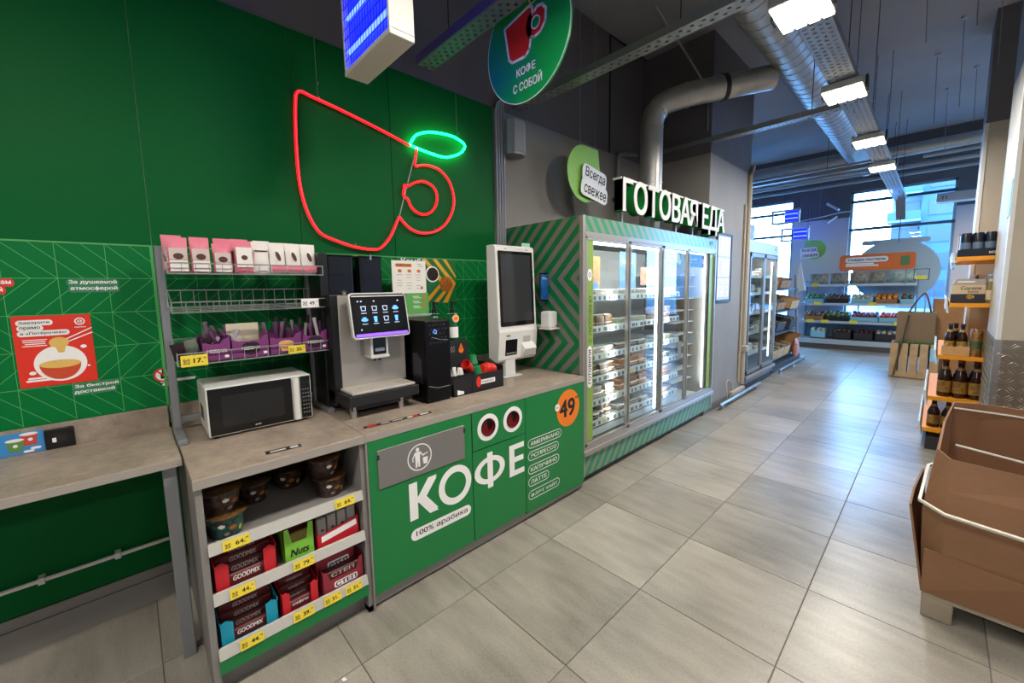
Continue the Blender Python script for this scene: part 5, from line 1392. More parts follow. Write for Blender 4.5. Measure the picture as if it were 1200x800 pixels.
for c_ in range(3):
    for r_ in range(6):
        if (c_*5+r_*3) % 4 != 3: flat(mb, rrect(1.30+c_*0.07, 1.65-r_*0.018, 0.045-0.008*(r_ % 3), 0.0028, 0.001, 1), (-2.4465, 0, 0), YR, ZU)
for (y, w) in ((1.45, 0.03), (1.46, 0.04)): flat(mb, rrect(y, 1.722 if w < 0.035 else 1.708, w, 0.004, 0.001, 1), (-2.4465, 0, 0), YR, ZU)
mb.build('text_lines', 'print_grey', pg, kind='stuff')
mb = MB(); text(mb, 'КОФЕ И ЕДА', (-2.446, 1.335, 1.712), YR, ZU, w=0.10, h=0.010, bold=0.02); mb.build('heading', 'cookie', pg)
for j in range(3):
    mb = MB(); disc(mb, (-2.4445, 1.478, 1.505-j*0.033), YR, ZU, 0.012, 0.012, 14); mb.build('round_print', 'menu_orange', gp)
mb = MB()
for j in range(3): flat(mb, rrect(1.415, 1.505-j*0.033, 0.05, 0.005, 0.001, 1), (-2.4445, 0, 0), YR, ZU); flat(mb, rrect(1.425, 1.495-j*0.033, 0.06, 0.004, 0.001, 1), (-2.4445, 0, 0), YR, ZU)
mb.build('text_lines', 'print_white', gp, kind='stuff')

# ---- lid and syrup organiser
og = thing('condiment_organizer', 'black stepped countertop organizer for syrups, lids and sugar', 'organizer', (-2.2, 1.6, 0.885))
MB().box(-2.32, -2.06, 1.40, 1.60, 0.885, 1.005).box(-2.32, -2.13, 1.40, 1.60, 1.005, 1.215).build('syrup_step', 'black_matte', og)
B(-2.129, -2.127, 1.41, 1.595, 1.12, 1.215).build('step_sign', 'cm_drip', og)
mb = MB(); text(mb, '300', (-2.1262, 1.47, 1.165), YR, ZU, w=0.05, h=0.04, bold=0.01); mb.build('sign_number', 'print_grey', og)
mb = MB(); disc(mb, (-2.1262, 1.545, 1.155), YR, ZU, 0.02, 0.02, 16); flat(mb, [(1.528, 1.165), (1.562, 1.165), (1.545, 1.20)], (-2.1262, 0, 0), YR, ZU); mb.build('drop_print', 'orange_print', og)
MB().box(-2.3, -2.02, 1.40, 1.815, 0.885, 0.892).box(-2.024, -2.02, 1.40, 1.815, 0.885, 1.0).box(-2.3, -2.02, 1.811, 1.815, 0.885, 1.03).box(-2.3, -2.02, 1.40, 1.404, 0.885, 0.96).box(-2.3, -2.296, 1.40, 1.815, 0.885, 1.06).box(-2.3, -2.02, 1.545, 1.549, 0.885, 0.99).box(-2.20, -2.196, 1.40, 1.815, 0.885, 1.02).build('tray', 'black_matte', og)
mb = MB(); flat(mb, rrect(1.675, 0.945, 0.13, 0.03, 0.006), (-2.0194, 0, 0), YR, ZU); flat(mb, [(1.43, 0.893), (1.48, 0.893), (1.48, 0.91), (1.43, 0.925)], (-2.0194, 0, 0), YR, ZU); mb.build('front_label', 'white_print', og)
mb = MB(); text(mb, 'КРЫШКИ', (-2.0188, 1.675, 0.945), YR, ZU, w=0.10, h=0.015, bold=0.02); mb.build('label_lettering', 'print_grey', og)
mb = MB(); disc(mb, (-2.0191, 1.60, 0.95), YR, ZU, 0.02, 0.036, 14); mb.build('red_print', 'red_print', og)
mat('cup_red', '#d42b20', 0.4); mat('cup_green', '#0f7a44', 0.4); mat('sugar', '#ece8e0', 0.6)
def cup_at(label, m_, c, tilt, rz, r=0.03, h=0.06, name='paper_cup', inv=False):
    o = MB().lathe((0, 0, 0), [(r*1.05, 0.0), (r*1.06, 0.004), (r, 0.006), (r*0.8, h-0.003), (r*0.76, h), (0, h)] if inv else [(0.0, 0.0), (r*0.78, 0.0), (r, h), (r*1.06, h), (r*1.06, h+0.004), (r*0.95, h+0.004), (r*0.74, 0.004), (0, 0.004)], 20).mesh(name, m_, smooth=True)
    ob = bpy.data.objects.new(name, o); COL.objects.link(ob); ob.location = c; ob.rotation_euler = (tilt, 0, rz)
    setp(ob, label, 'cup', 'cups and lids in the organizer')
cup_at('green paper cup standing tallest in the organizer', 'cup_green', (-2.13, 1.645, 1.05), 0.1, 0.0, inv=True)
cup_at('green paper cup lying lower in the organizer', 'cup_green', (-2.08, 1.640, 0.985), 0.3, 0.5, inv=True)
cup_at('red paper cup tipped beside the green cups', 'cup_red', (-2.10, 1.60, 1.02), 0.9, 0.3, 0.033, 0.07)
for k in range(6):
    rr = 0.04
    o = MB().lathe((0, 0, 0), [(0, 0.008), (rr*0.7, 0.008), (rr*0.8, 0.012), (rr*0.92, 0.0), (rr, 0.0), (rr, 0.005), (rr*0.9, 0.014), (0, 0.014)], 20).mesh('cup_lid', 'cup_red', smooth=True)
    ob = bpy.data.objects.new('cup_lid', o); COL.objects.link(ob); ob.location = (-2.09, 1.69+k*0.017, 1.012-abs(k-2)*0.004); ob.rotation_euler = (PI/2-0.25+0.03*k, 0, 0.25)
    setp(ob, 'red plastic cup lid in the organizer row, %s from the green cups' % ORD[k], 'lid', 'red lids in the organizer')
for k in range(6):
    o = RB(-0.004, 0.004, -0.012, 0.012, 0, 0.10, r=0.002, seg=1).mesh('sugar_stick', 'sugar')
    ob = bpy.data.objects.new('sugar_stick', o); COL.objects.link(ob); ob.location = (-2.075+0.006*(k % 3), 1.43+0.016*k, 0.965-0.004*k); ob.rotation_euler = (random.uniform(-0.2, 0.2), -0.1, random.uniform(-0.3, 0.3))
    setp(ob, 'white paper sugar stick in the organizer, %s from the milk cooler' % ORD[k], 'sugar stick', 'sugar sticks')
def pump_bottle(label, x, y, z, tag):
    t = thing('syrup_bottle', label, 'bottle', (x, y, z), group='syrup pump bottles')
    glass('syrup_glass', '#9bb49a', 1.4)
    MB().lathe((0,0,0), [(0.0, 0), (0.032, 0), (0.034, 0.005), (0.034, 0.13), (0.028, 0.16), (0.015, 0.175), (0.015, 0.19), (0, 0.19)], 18).build('body', 'syrup_body' if 'syrup_body' in MATS else mat('syrup_body', '#1f5f3a', 0.15), t, world=False, smooth=True)
    MB().lathe((0,0,0.185), [(0.017, 0), (0.017, 0.02), (0.008, 0.024), (0.008, 0.055), (0.011, 0.057), (0.011, 0.07), (0, 0.072)], 14).tube([(0, 0, 0.245), (0.04, 0, 0.25), (0.05, 0, 0.235)], 0.005, 6).build('pump', 'black_plastic', t, world=False, smooth=True)
    ringf(MB(), (0, 0, 0.175), XR, YR, 0.02, 0.035, 16).build('neck_tag', 'white_print', t, world=False)
    if tag:
        mb = MB(); disc(mb, (0.036, 0.0, 0.145), YR, ZU, 0.026, 0.026, 18, thick=0.002); mb.build('round_tag', 'tag_peach' if 'tag_peach' in MATS else mat('tag_peach', '#e8b98a', 0.5), t, world=False)
        mb = MB(); disc(mb, (0.0385, 0.0, 0.145), YR, ZU, 0.017, 0.014, 14); mb.build('tag_print', 'orange_print', t, world=False)
    mb = MB(); mb.lathe((0, 0, 0.02), [(0.0347, 0), (0.0347, 0.07)], 18, cap=False); mb.build('label', 'white_print', t, world=False)
pump_bottle('syrup pump bottle with a round peach tag on the organizer', -2.19, 1.53, 1.215, True)
pump_bottle('syrup pump bottle half hidden behind the milk cooler', -2.29, 1.455, 1.215, False)

# ================================================================== ORDER KIOSK
kk = thing('order_kiosk', 'white self order kiosk with a large dark screen on a post', 'kiosk', (-2.24, 2.1, 0.885))
B(-2.26, -2.21, 2.012, 2.112, 0.885, 1.05).build('post', 'white_metal', kk)
RB(-2.31, -2.17, 1.97, 2.15, 0.885, 0.891, r=0.002, seg=1).build('base_plate', 'white_metal', kk)
prof = [(-2.31, 1.86), (-2.30, 1.865), (-2.235, 1.865), (-2.218, 1.85), (-2.195, 1.25), (-2.185, 1.225), (-2.205, 1.02), (-2.225, 1.0), (-2.31, 1.03)]
yk0, yk1 = 1.935, 2.335
MB().prism(prof, 'y', yk0, yk1).build('housing', 'white_plastic', kk)
mat('kiosk_screen', '#2e2f31', 0.12, emit='#2a2b2d', es=0.25); mat('kiosk_bezel', '#0c0c0d', 0.1)
Uk = Vector((-2.218+2.195, 0, 1.85-1.25)).normalized(); Nk = Vector(YR).cross(Uk).normalized()
Ck = Vector((-2.2065, (yk0+yk1)/2, 1.55))
mb = MB(); flat(mb, rrect(0, -0.005, 0.355, 0.555, 0.008), Ck+Nk*0.0015, YR, Uk, thick=0.003); bz = mb.build('bezel', 'kiosk_bezel', kk)
mb = MB(); flat(mb, rrect(0, 0, 0.31, 0.50, 0.002), Ck+Nk*0.005, YR, Uk); mb.build('display', 'kiosk_screen', bz)
for dy in (-0.1, 0.12):
    mb = MB(); flat(mb, rrect(dy, 0.288, 0.03, 0.005, 0.002, 2), Ck+Nk*0.001, YR, Uk); mb.build('sensor_slot', 'grey_paint', kk)
Ul = Vector((-2.185+2.205, 0, 1.225-1.02)).normalized(); Nl = Vector(YR).cross(Ul).normalized(); Cl = Vector((-2.195, (yk0+yk1)/2, 1.122))
mb = MB(); flat(mb, rrect(-0.075, -0.015, 0.12, 0.12, 0.004), Cl+Nl*0.001, YR, Ul, thick=0.002); pr = mb.build('printer_slot', 'kiosk_bezel', kk)
mb = MB(); flat(mb, rrect(-0.075, -0.06, 0.10, 0.012, 0.002), Cl+Nl*0.0035, YR, Ul); mb.build('paper_edge', 'grey_paint', pr)
mb = MB(); flat(mb, rrect(-0.11, 0.075, 0.04, 0.014, 0.002), Cl+Nl*0.001, YR, Ul); mb.build('name_plate', 'grey_side', kk)
mat('recess_grey', '#b9b7b2', 0.4)
mb = MB(); flat(mb, [(0.045, 0.06), (0.125, 0.06), (0.125, 0.0), (0.045, 0.0)][::-1], Cl+Nl*0.001, YR, Ul); mb.build('scanner_window', 'recess_grey', kk)
MB().prism([(-2.195, 1.135), (-2.15, 1.085), (-2.18, 1.03), (-2.205, 1.03)], 'y', 2.165, 2.29).build('scanner_lip', 'white_plastic', kk)
mat('tab_green', '#a9d8c0', 0.4)
MB().rbox(-2.255, -2.245, 2.24, 2.325, 1.862, 1.895, r=0.004, axes='x').build('top_tab', 'tab_green', kk)
# card terminal and blue display behind the kiosk
pt = thing('card_terminal', 'white card terminal on a bracket beside the kiosk', 'card terminal', (-2.1, 2.37, 1.2))
RB(-2.155, -2.06, 2.34, 2.44, 1.235, 1.365, r=0.015).build('housing', 'white_plastic', pt)
RB(-2.17, -2.04, 2.335, 2.445, 1.223, 1.235, r=0.003, seg=1).build('bracket_shelf', 'white_metal', pt)
B(-2.30, -2.15, 2.38, 2.40, 1.235, 1.255).build('bracket_arm', 'white_metal', pt)
B(-2.061, -2.058, 2.415, 2.43, 1.245, 1.255).build('indicator', 'black_plastic', pt)
mat('blue_scr', '#0e3c80', 0.3, noise=(14, '#2f86d8', 0.4))
bs = thing('payment_display', 'small dark blue payment display leaning behind the kiosk', 'display', (-2.12, 2.4, 1.45))
RB(-2.165, -2.155, 2.345, 2.44, 1.445, 1.665, r=0.002, seg=1).build('panel', 'kiosk_bezel', bs)
mb = MB(); flat(mb, rrect(2.3925, 1.555, 0.088, 0.20, 0.003), (-2.1546, 0, 0), YR, ZU); mb.build('screen', 'blue_scr', bs)
mb = MB(); flat(mb, rrect(2.385, 1.63, 0.04, 0.006, 0.001, 1), (-2.154, 0, 0), YR, ZU); flat(mb, rrect(2.395, 1.618, 0.06, 0.006, 0.001, 1), (-2.154, 0, 0), YR, ZU); mb.build('text_lines', 'white_print', bs, kind='stuff')
MB().tube([(-2.17, 2.39, 1.235), (-2.17, 2.39, 1.46)], 0.006, 6).build('stem', 'dark_metal', bs)
# ================================================================== PREPARED FOOD COOLER
def chevron_mat(name, ax, period, rowh, z0, c1, c2, duty=0.5, single=False, rough=0.4):
    n = NT(name, rough)
    v = n.math('ADD', {'x': n.x, 'y': n.y}[ax], 20.0)
    if single: t = n.math('ADD', v, n.math('MULTIPLY', n.z, 0.8*(-1 if single < 0 else 1)))
    else: t = n.math('SUBTRACT', v, n.math('PINGPONG', n.math('SUBTRACT', n.z, z0), rowh))
    fr = n.math('FRACT', n.math('DIVIDE', t, period))
    n.done(n.mix(n.math('LESS_THAN', fr, duty), c2, c1))
FX0, FX1, FY0, FY1, FH = -2.655, -1.83, 2.455, 5.05, 2.072
fr = thing('food_cooler', 'long glass door cooler with green striped panels full of prepared food', 'cooler', (-2.24, 3.75, 0))
# local z equals world z because the thing stands at z = 0; x, y are offset by the thing's location
chevron_mat('side_stripes', 'x', 0.128, 0.4975, 0.62, '#00733a', '#77716c', 0.52)
chevron_mat('fascia_stripes', 'y', 0.105, 1, 0, '#1f8f5a', '#7f8a84', 0.5, single=1, rough=0.3)
chevron_mat('kick_stripes', 'y', 0.105, 1, 0, '#1e8a55', '#7d8883', 0.5, single=-1)
mat('cool_frame', '#a5a19b', 0.38, 0.5); mat('cool_frame_d', '#8a8782', 0.4, 0.5); mat('cool_white', '#d8d8d4', 0.45); mat('cool_dark', '#2b2a29', 0.6)
B(FX0, FX1-0.03, FY0, FY0+0.04, 0.06, FH).build('side_panel', 'side_stripes', fr)
B(FX0, FX1-0.03, FY1-0.04, FY1, 0.06, FH).build('side_panel', 'cool_frame_d', fr)
for y in (FY0, FY1-0.03): MB().box(FX1-0.03, FX1+0.003, y, y+0.03, 0.06, FH).build('corner_profile', 'cool_frame', fr)
B(FX0, FX1-0.01, FY0+0.04, FY1-0.04, 1.95, FH).build('top_housing', 'cool_dark', fr)
fa = B(FX1-0.02, FX1, FY0+0.03, FY1-0.03, 1.955, FH).build('fascia', 'fascia_stripes', fr)
mb = MB(); text(mb, '-18°C', (FX1+0.001, 4.87, 2.02), YR, ZU, w=0.13, h=0.045, bold=0.03); mb.build('temperature_display', 'black_print', fa)
B(FX0, FX0+0.02, FY0+0.04, FY1-0.04, 0.25, 1.95).build('back_panel', 'cool_white', fr)
B(FX0, FX1-0.02, FY0+0.04, FY1-0.04, 0.16, 0.27).build('floor_pan', 'cool_white', fr)
B(FX0, FX1-0.03, FY0+0.01, FY1-0.01, 0.02, 0.16).build('plinth', 'cool_dark', fr)
B(FX1-0.03, FX1-0.005, FY0+0.01, FY1-0.01, 0.06, 0.235).build('kick_panel', 'kick_stripes', fr)
RB(FX1-0.03, FX1+0.022, FY0, FY1+0.005, 0.232, 0.272, r=0.006).build('bumper_rail', 'cool_frame', fr)
for (z0_, z1_) in ((1.925, 1.957), (0.272, 0.302)): MB().box(FX1-0.03, FX1+0.006, FY0+0.03, FY1-0.03, z0_, z1_).build('door_track', 'cool_frame', fr)
# doors
DY = [2.488, 3.115, 3.70, 4.275, 5.02]
DY = [2.488, 3.122, 3.728, 4.30, 5.02]
for i in range(4):
    a, b = DY[i], DY[i+1]; xx = FX1-0.008 if i % 2 == 0 else FX1-0.012
    w = 0.03
    d = MB().box(xx-0.018, xx+0.012, a, a+w*0.7, 0.30, 1.927).box(xx-0.018, xx+0.012, b-w, b, 0.30, 1.927).box(xx-0.018, xx+0.012, a, b, 1.905, 1.927).box(xx-0.018, xx+0.012, a, b, 0.30, 0.325).build('door', 'cool_frame', fr)
    B(xx-0.006, xx-0.002, a+w*0.7, b-w, 0.325, 1.905).build('pane', 'glass_door', d)
    RB(xx+0.012, xx+0.022, b-0.024, b-0.008, 0.35, 1.88, r=0.003, seg=1).build('handle', 'cool_frame_d', d)
    if i > 0: B(xx-0.02, xx-0.018, a-0.012, a+0.02, 0.3, 1.92).build('seal', 'cable', d)
# lime film on the first door
mat('lime_film', '#86a84a', 0.45)
lf = B(FX1-0.0095, FX1-0.0085, 2.512, 2.60, 0.33, 1.90).build('lime_strip', 'lime_film', fr)
mb = MB(); vz = Vector((0, 0, 1)); text(mb, 'с любовью', (FX1-0.0078, 2.556, 1.30), (0, 0, 1), (0, -1, 0), w=0.36, h=0.05, bold=0.01, slant=0.2); mb.build('lettering', 'print_leaf' if 'print_leaf' in MATS else mat('print_leaf', '#4b5f1e', 0.5), lf)
mb = MB(); flat(mb, rrect(2.556, 0.93, 0.06, 0.33, 0.03), (FX1-0.0078, 0, 0), YR, ZU); disc(mb, (FX1-0.0078, 2.556, 1.64), YR, ZU, 0.035, 0.05, 6); mb.build('badge', 'white_print', lf)
mb = MB(); text(mb, 'готовили', (FX1-0.0072, 2.556, 0.93), (0, 0, 1), (0, -1, 0), w=0.27, h=0.035, bold=0.02); ringf(mb, (FX1-0.0072, 2.556, 1.64), YR, ZU, 0.012, 0.018, 10); mb.build('badge_print', 'black_print', lf)
lf2 = B(FX1-0.0135, FX1-0.0125, 4.89, 4.985, 0.33, 1.90).build('lime_strip', 'lime_film', fr)
# lights
mat('cool_led', '#ffffff', 0.4, emit='#eef6ff', es=4.0)
B(FX1-0.10, FX1-0.06, FY0+0.06, FY1-0.06, 1.885, 1.905).build('led_bar', 'cool_led', fr)
for y in (3.70, 4.86): B(FX1-0.06, FX1-0.045, y-0.012, y+0.012, 0.34, 1.9).build('led_tube', 'cool_led', fr)
area_light('cooler_light', (FX1-0.10, 3.75, 1.88), (0, math.radians(30), 0), 0.06, 2.4, 11, (0.93, 0.97, 1.0), fr)
for y in (3.0, 4.0, 4.85): area_light('cooler_light', (FX1-0.06, y, 1.1), (0, math.radians(90), 0), 1.4, 0.04, 3.5, (0.93, 0.97, 1.0), fr)
# shelves
SH = [1.475, 1.215, 0.985, 0.795, 0.60, 0.42]
mat('cool_rail', '#cfd4d6', 0.4); mat('tag_print', '#6d7174', 0.6); mat('tag_yellow', '#e9dc7a', 0.6)
for i, z in enumerate(SH):
    s_ = MB().box(FX0+0.03, FX1-0.10, FY0+0.05, 4.30, z-0.012, z).build('shelf', 'cool_white', fr)
    MB().prism([(FX1-0.10, z-0.04), (FX1-0.088, z-0.042), (FX1-0.095, z+0.012), (FX1-0.10, z+0.012)], 'y', FY0+0.05, 4.30).build('price_rail', 'cool_rail', s_)
    mb = MB(); mb2 = MB()
    for k in range(22):
        y = 2.64+k*0.076+random.uniform(-0.01, 0.01)
        (mb2 if (k*7+i*3) % 9 == 0 else mb).box(FX1-0.0905, FX1-0.0885, y, y+0.028+0.02*((k*i) % 2), z-0.034, z-0.004)
    mb.build('tag_row', 'tag_print', s_, kind='stuff')
    if mb2.v: mb2.build('yellow_tag_row', 'tag_yellow', s_, kind='stuff')
    MB().tube([(FX1-0.10, FY0+0.06, z+0.035), (FX1-0.10, 4.29, z+0.035)], 0.003, 5).build('front_wire', 'wire', s_)
# posters and pictures inside
def inner_picture(label, x, y0, y1, z0, z1, m_, txt=None, tm='white_print', extra=None):
    t = thing('cooler_poster', label, 'poster', (x, (y0+y1)/2, z0))
    B(x, x+0.004, y0, y1, z0, z1).build('sheet', m_, t)
    if extra:
        for (u, v, ru, rv, mm) in extra:
            mb = MB(); disc(mb, (x+0.0046, y0+u*(y1-y0), z0+v*(z1-z0)), YR, ZU, ru, rv, 16); mb.build('food_print', mm, t)
    if txt:
        mb = MB()
        for (s_, u, v, w, h) in txt: text(mb, s_, (x+0.0048, y0+u*(y1-y0), z0+v*(z1-z0)), YR, ZU, w=w, h=h, bold=0.02)
        mb.build('lettering', tm, t)
mat('pic_orange', '#b5653a', 0.5, noise=(25, '#d9a05a', 0.5)); mat('pic_blue', '#7fa6d6', 0.5, noise=(18, '#4f7fc4', 0.5)); mat('pic_green', '#3f8a4a', 0.5); mat('pic_navy', '#33507a', 0.5); mat('pic_pink', '#d8a09a', 0.5, noise=(20, '#c98060', 0.4)); mat('pic_red', '#b3423a', 0.5)
inner_picture('orange picture card with blue foot inside the cooler behind the first door', -2.0, 2.66, 2.92, 1.52, 1.80, 'pic_orange', extra=[(0.5, 0.12, 0.12, 0.05, 'pic_blue'), (0.4, 0.7, 0.05, 0.04, 'print_orange')])
inner_picture('tall blue sheet standing in for a reflection, inside the cooler behind the second door', -2.12, 3.42, 3.72, 1.485, 1.88, 'pic_blue', [('Вкусно', 0.5, 0.75, 0.2, 0.05)])  # blue reflection in the door glass, drawn as a coloured sheet
inner_picture('green promotion card at the top of the third cooler door', FX1-0.02, 3.80, 4.16, 1.74, 1.88, 'pic_green', [('Больше', 0.22, 0.68, 0.11, 0.022), ('вкуса', 0.2, 0.42, 0.09, 0.02)], extra=[(0.72, 0.6, 0.05, 0.05, 'tag_yellow'), (0.6, 0.7, 0.03, 0.04, 'pic_orange'), (0.85, 0.35, 0.03, 0.03, 'tag_yellow')])
inner_picture('navy promotion card at the top of the fourth cooler door', FX1-0.024, 4.34, 4.74, 1.74, 1.88, 'pic_navy', [('Новинка', 0.3, 0.62, 0.16, 0.025), ('каждый день', 0.3, 0.35, 0.18, 0.02)], extra=[(0.78, 0.45, 0.04, 0.035, 'pic_red'), (0.9, 0.5, 0.03, 0.03, 'cool_rail')])
inner_picture('pink and orange picture card inside the cooler behind the third door', -2.1, 3.78, 4.16, 1.56, 1.74, 'pic_pink', extra=[(0.3, 0.5, 0.06, 0.05, 'pic_orange'), (0.75, 0.5, 0.05, 0.06, 'pic_blue')])
inner_picture('red and blue card in the lower cooler behind the fourth door', FX1-0.15, 4.40, 4.50, 0.72, 0.92, 'grey_side')

# ---- packs of food
mat('tub_clear', '#cfcac0', 0.25, noise=(30, '#8f7d62', 0.45), rnd=0.25); mat('tub_brown', '#8a6a48', 0.35, noise=(38, '#4d3726', 0.4), rnd=0.3)
mat('tub_green', '#7f8f58', 0.35, noise=(34, '#c6c29a', 0.4), rnd=0.3); mat('tub_orange', '#c98a4a', 0.35, noise=(36, '#8e4f26', 0.4), rnd=0.25); mat('tub_red', '#a8433a', 0.35, noise=(30, '#d9b4a0', 0.35), rnd=0.2)
mat('lid_clear', '#d9dad6', 0.15, rnd=0.15); mat('pack_white', '#dddcd6', 0.4, rnd=0.15); mat('kraft', '#a08564', 0.6)
mat('bag_brown', '#7d6248', 0.3, noise=(14, '#b49a78', 0.4)); mat('cabbage', '#9aa58a', 0.4, noise=(9, '#d5d8c4', 0.4)); mat('black_bag', '#26262a', 0.25)
_tub = {}
def tub(kind, m_):
    k = (kind, m_)
    if k not in _tub:
        if kind == 'rect':
            a = MB().prism([(-0.065, 0), (0.065, 0), (0.075, 0.042), (-0.075, 0.042)], 'x', -0.06, 0.06).mesh('tray', m_); b = RB(-0.064, 0.064, -0.079, 0.079, 0.042, 0.056, r=0.006, seg=1).mesh('lid', 'lid_clear')
        elif kind == 'round':
            a = MB().lathe((0,0,0), [(0, 0), (0.052, 0), (0.064, 0.05), (0, 0.05)], 16).mesh('tray', m_, smooth=True); b = MB().lathe((0,0,0.05), [(0.067, 0), (0.068, 0.006), (0.06, 0.014), (0, 0.014)], 16).mesh('lid', 'lid_clear', smooth=True)
        else:
            a = RB(-0.05, 0.05, -0.07, 0.07, 0.0, 0.10, r=0.012).mesh('tray', m_); b = RB(-0.04, 0.04, -0.06, 0.06, 0.10, 0.106, r=0.003, seg=1).mesh('lid', 'pack_white')
        _tub[k] = (a, b)
    return _tub[k]
def food(kind, m_, x, y, z, label, name='food_tub', cat='food tub', s=1.0, group='packed food'):
    a, b = tub(kind, m_)
    t = thing(name, label, cat, (x, y, z), random.uniform(-0.08, 0.08), group=group)
    t.scale = (s, s, s)
    for nm, me in (('tray', a), ('lid', b)):
        o = bpy.data.objects.new(nm, me); COL.objects.link(o); o.parent = t
xf = FX1-0.175
door = ['first', 'second', 'third']
rows = [  # shelf index, door, kind, material, count, stack, wording
    (0, 0, 'rect', 'tub_clear', 3, 1, 'pale pastry pack'), (0, 1, 'rect', 'tub_clear', 4, 1, 'white dessert pack'), (0, 2, 'rect', 'pack_white', 3, 1, 'white pack'),
    (1, 0, 'bag', 'tub_brown', 3, 1, 'brown bread bag'), (1, 1, 'rect', 'tub_green', 3, 1, 'green salad tray'), (1, 2, 'round', 'tub_red', 3, 2, 'red topped round tub'),
    (2, 0, 'rect', 'tub_clear', 4, 1, 'clear sandwich pack'), (2, 1, 'rect', 'tub_brown', 3, 1, 'brown pastry pack'), (2, 2, 'round', 'tub_green', 3, 1, 'round salad tub'),
    (3, 0, 'rect', 'tub_brown', 4, 2, 'meat dish tray'), (3, 1, 'rect', 'tub_orange', 3, 3, 'orange rice tray'), (3, 2, 'round', 'tub_brown', 3, 1, 'round soup tub'),
    (4, 0, 'rect', 'tub_clear', 4, 2, 'noodle dish tray'), (4, 1, 'rect', 'tub_orange', 3, 3, 'stacked lasagne tray'), (4, 2, 'rect', 'tub_orange', 3, 2, 'baked dish tray'),
    (5, 0, 'round', 'tub_brown', 4, 2, 'round brown soup tub'), (5, 1, 'rect', 'tub_clear', 4, 1, 'pale wrap pack'), (5, 2, 'rect', 'tub_orange', 3, 1, 'flat pizza tray')]
lvl = ['top', 'second', 'third', 'fourth', 'fifth', 'lowest']
for (si, di, kind, m_, cnt, st, wd_) in rows:
    y0, y1 = [(2.66, 3.06), (3.16, 3.66), (3.78, 4.22)][di]
    for k in range(cnt):
        y = y0+(y1-y0)*(k+0.5)/cnt
        for q in range(st if random.random() > 0.2 else max(1, st-1)):
            hh = {'rect': 0.057, 'round': 0.065, 'bag': 0.107}[kind]
            food(kind, m_, xf+random.uniform(-0.02, 0.015), y, SH[si]+0.001+q*hh*0.93, '%s%s, %s along the %s shelf behind the %s cooler door' % (['', 'upper ', 'topmost '][q] if q else '', wd_, ['first', 'second', 'third', 'fourth'][k], lvl[si], door[di]), s=0.93, group='prepared food behind the %s cooler door' % door[di])
# bottom: big bags
for (y, m_, w, h, lab) in ((2.72, 'black_bag', 0.20, 0.2, 'dark plastic bag at the bottom of the cooler behind the lime strip'), (2.94, 'bag_brown', 0.26, 0.24, 'large brown paper bag at the bottom of the cooler'), (3.30, 'cabbage', 0.22, 0.2, 'bag of pale greens at the bottom behind the second door'), (3.52, 'cabbage', 0.22, 0.19, 'second bag of pale greens at the bottom behind the second door')):
    mb = MB().pouch((-2.05, y, 0.27), w, h*0.62, 0.22, nu=8, nv=8); mb.v = [(p[0], p[1]+0.01*math.sin(p[2]*60), p[2]+0.006*math.sin(p[1]*70)) for p in mb.v]
    mb.solo('food_bag', m_, lab, 'bag', smooth=True)
B(FX1-0.10, FX1-0.095, FY0+0.06, 4.29, 0.30, 0.36).build('bottom_front', 'cool_rail', fr)
MB().box(FX1-0.094, FX1-0.092, 2.63, 2.70, 0.315, 0.345).build('yellow_tag_row', 'tag_yellow', fr)
# racks for bottles behind the fourth door
for k in range(10): B(FX0+0.03, FX1-0.16, 4.34, 4.84, 0.45+k*0.135, 0.453+k*0.135).build('wire_shelf', 'cool_rail', fr)

# ---- illuminated letters on top
mat('sign_face', '#d6d4ce', 0.55); mat('sign_green', '#0d7a34', 0.45)
sg = thing('letter_sign', 'white block letters with green sides on top of the cooler', 'sign', (-1.8, 4.0, FH))
ya, yb, z0, z1 = 2.90, 5.13, 2.16, 2.40
vs, fs = text_mesh('ГОТОВАЯ ЕДА', 0.03, 4)
x0_ = min(v[0] for v in vs); x1_ = max(v[0] for v in vs)
cap = [v for v in vs]; yt = max(v[1] for v in vs)
# place letter by letter so that each is its own part
WORD = 'ГОТОВАЯ ЕДА'
def advance(s_):
    if not s_: return 0.0
    v, _ = text_mesh(s_, 0.03, 4); return max(p[0] for p in v)
full = advance(WORD)
for i, ch in enumerate(WORD):
    if ch == ' ': continue
    v, f_ = text_mesh(ch, 0.03, 4)
    a0, a1 = min(p[0] for p in v), max(p[0] for p in v)
    right = advance(WORD[:i+1]); wch = (a1-a0)
    s_ = (yb-ya)/full
    yr = ya+right*s_; yl = yr-wch*s_
    b0 = min(p[1] for p in v); sc2 = (z1-z0)/0.729
    zb = z0+min(b0, 0)*sc2; zt = zb+(max(p[1] for p in v)-b0)*sc2
    mb = MB(); text(mb, ch, (-1.86, (yl+yr)/2, (zb+zt)/2), YR, ZU, w=wch*s_, h=zt-zb, bold=0.03, thick=0.075, res=4); L_ = mb.build('letter', 'sign_green', sg)
    mb = MB(); text(mb, ch, (-1.7845, (yl+yr)/2, (zb+zt)/2), YR, ZU, w=wch*s_*1.01, h=(zt-zb)*1.01, bold=0.03, thick=0.004, res=4); mb.build('letter_face', 'sign_face', L_)
B(-1.865, -1.79, ya, yb, z1-0.002, z1+0.012).build('top_rail', 'white_metal', sg)
B(-1.90, -1.862, ya+0.05, yb-0.05, 2.24, 2.27).build('carrier_bar', 'dark_metal', sg)
for y in (3.05, 4.05, 4.45, 4.95): B(-1.895, -1.865, y-0.012, y+0.012, FH, 2.26).build('support_post', 'grey_paint', sg)

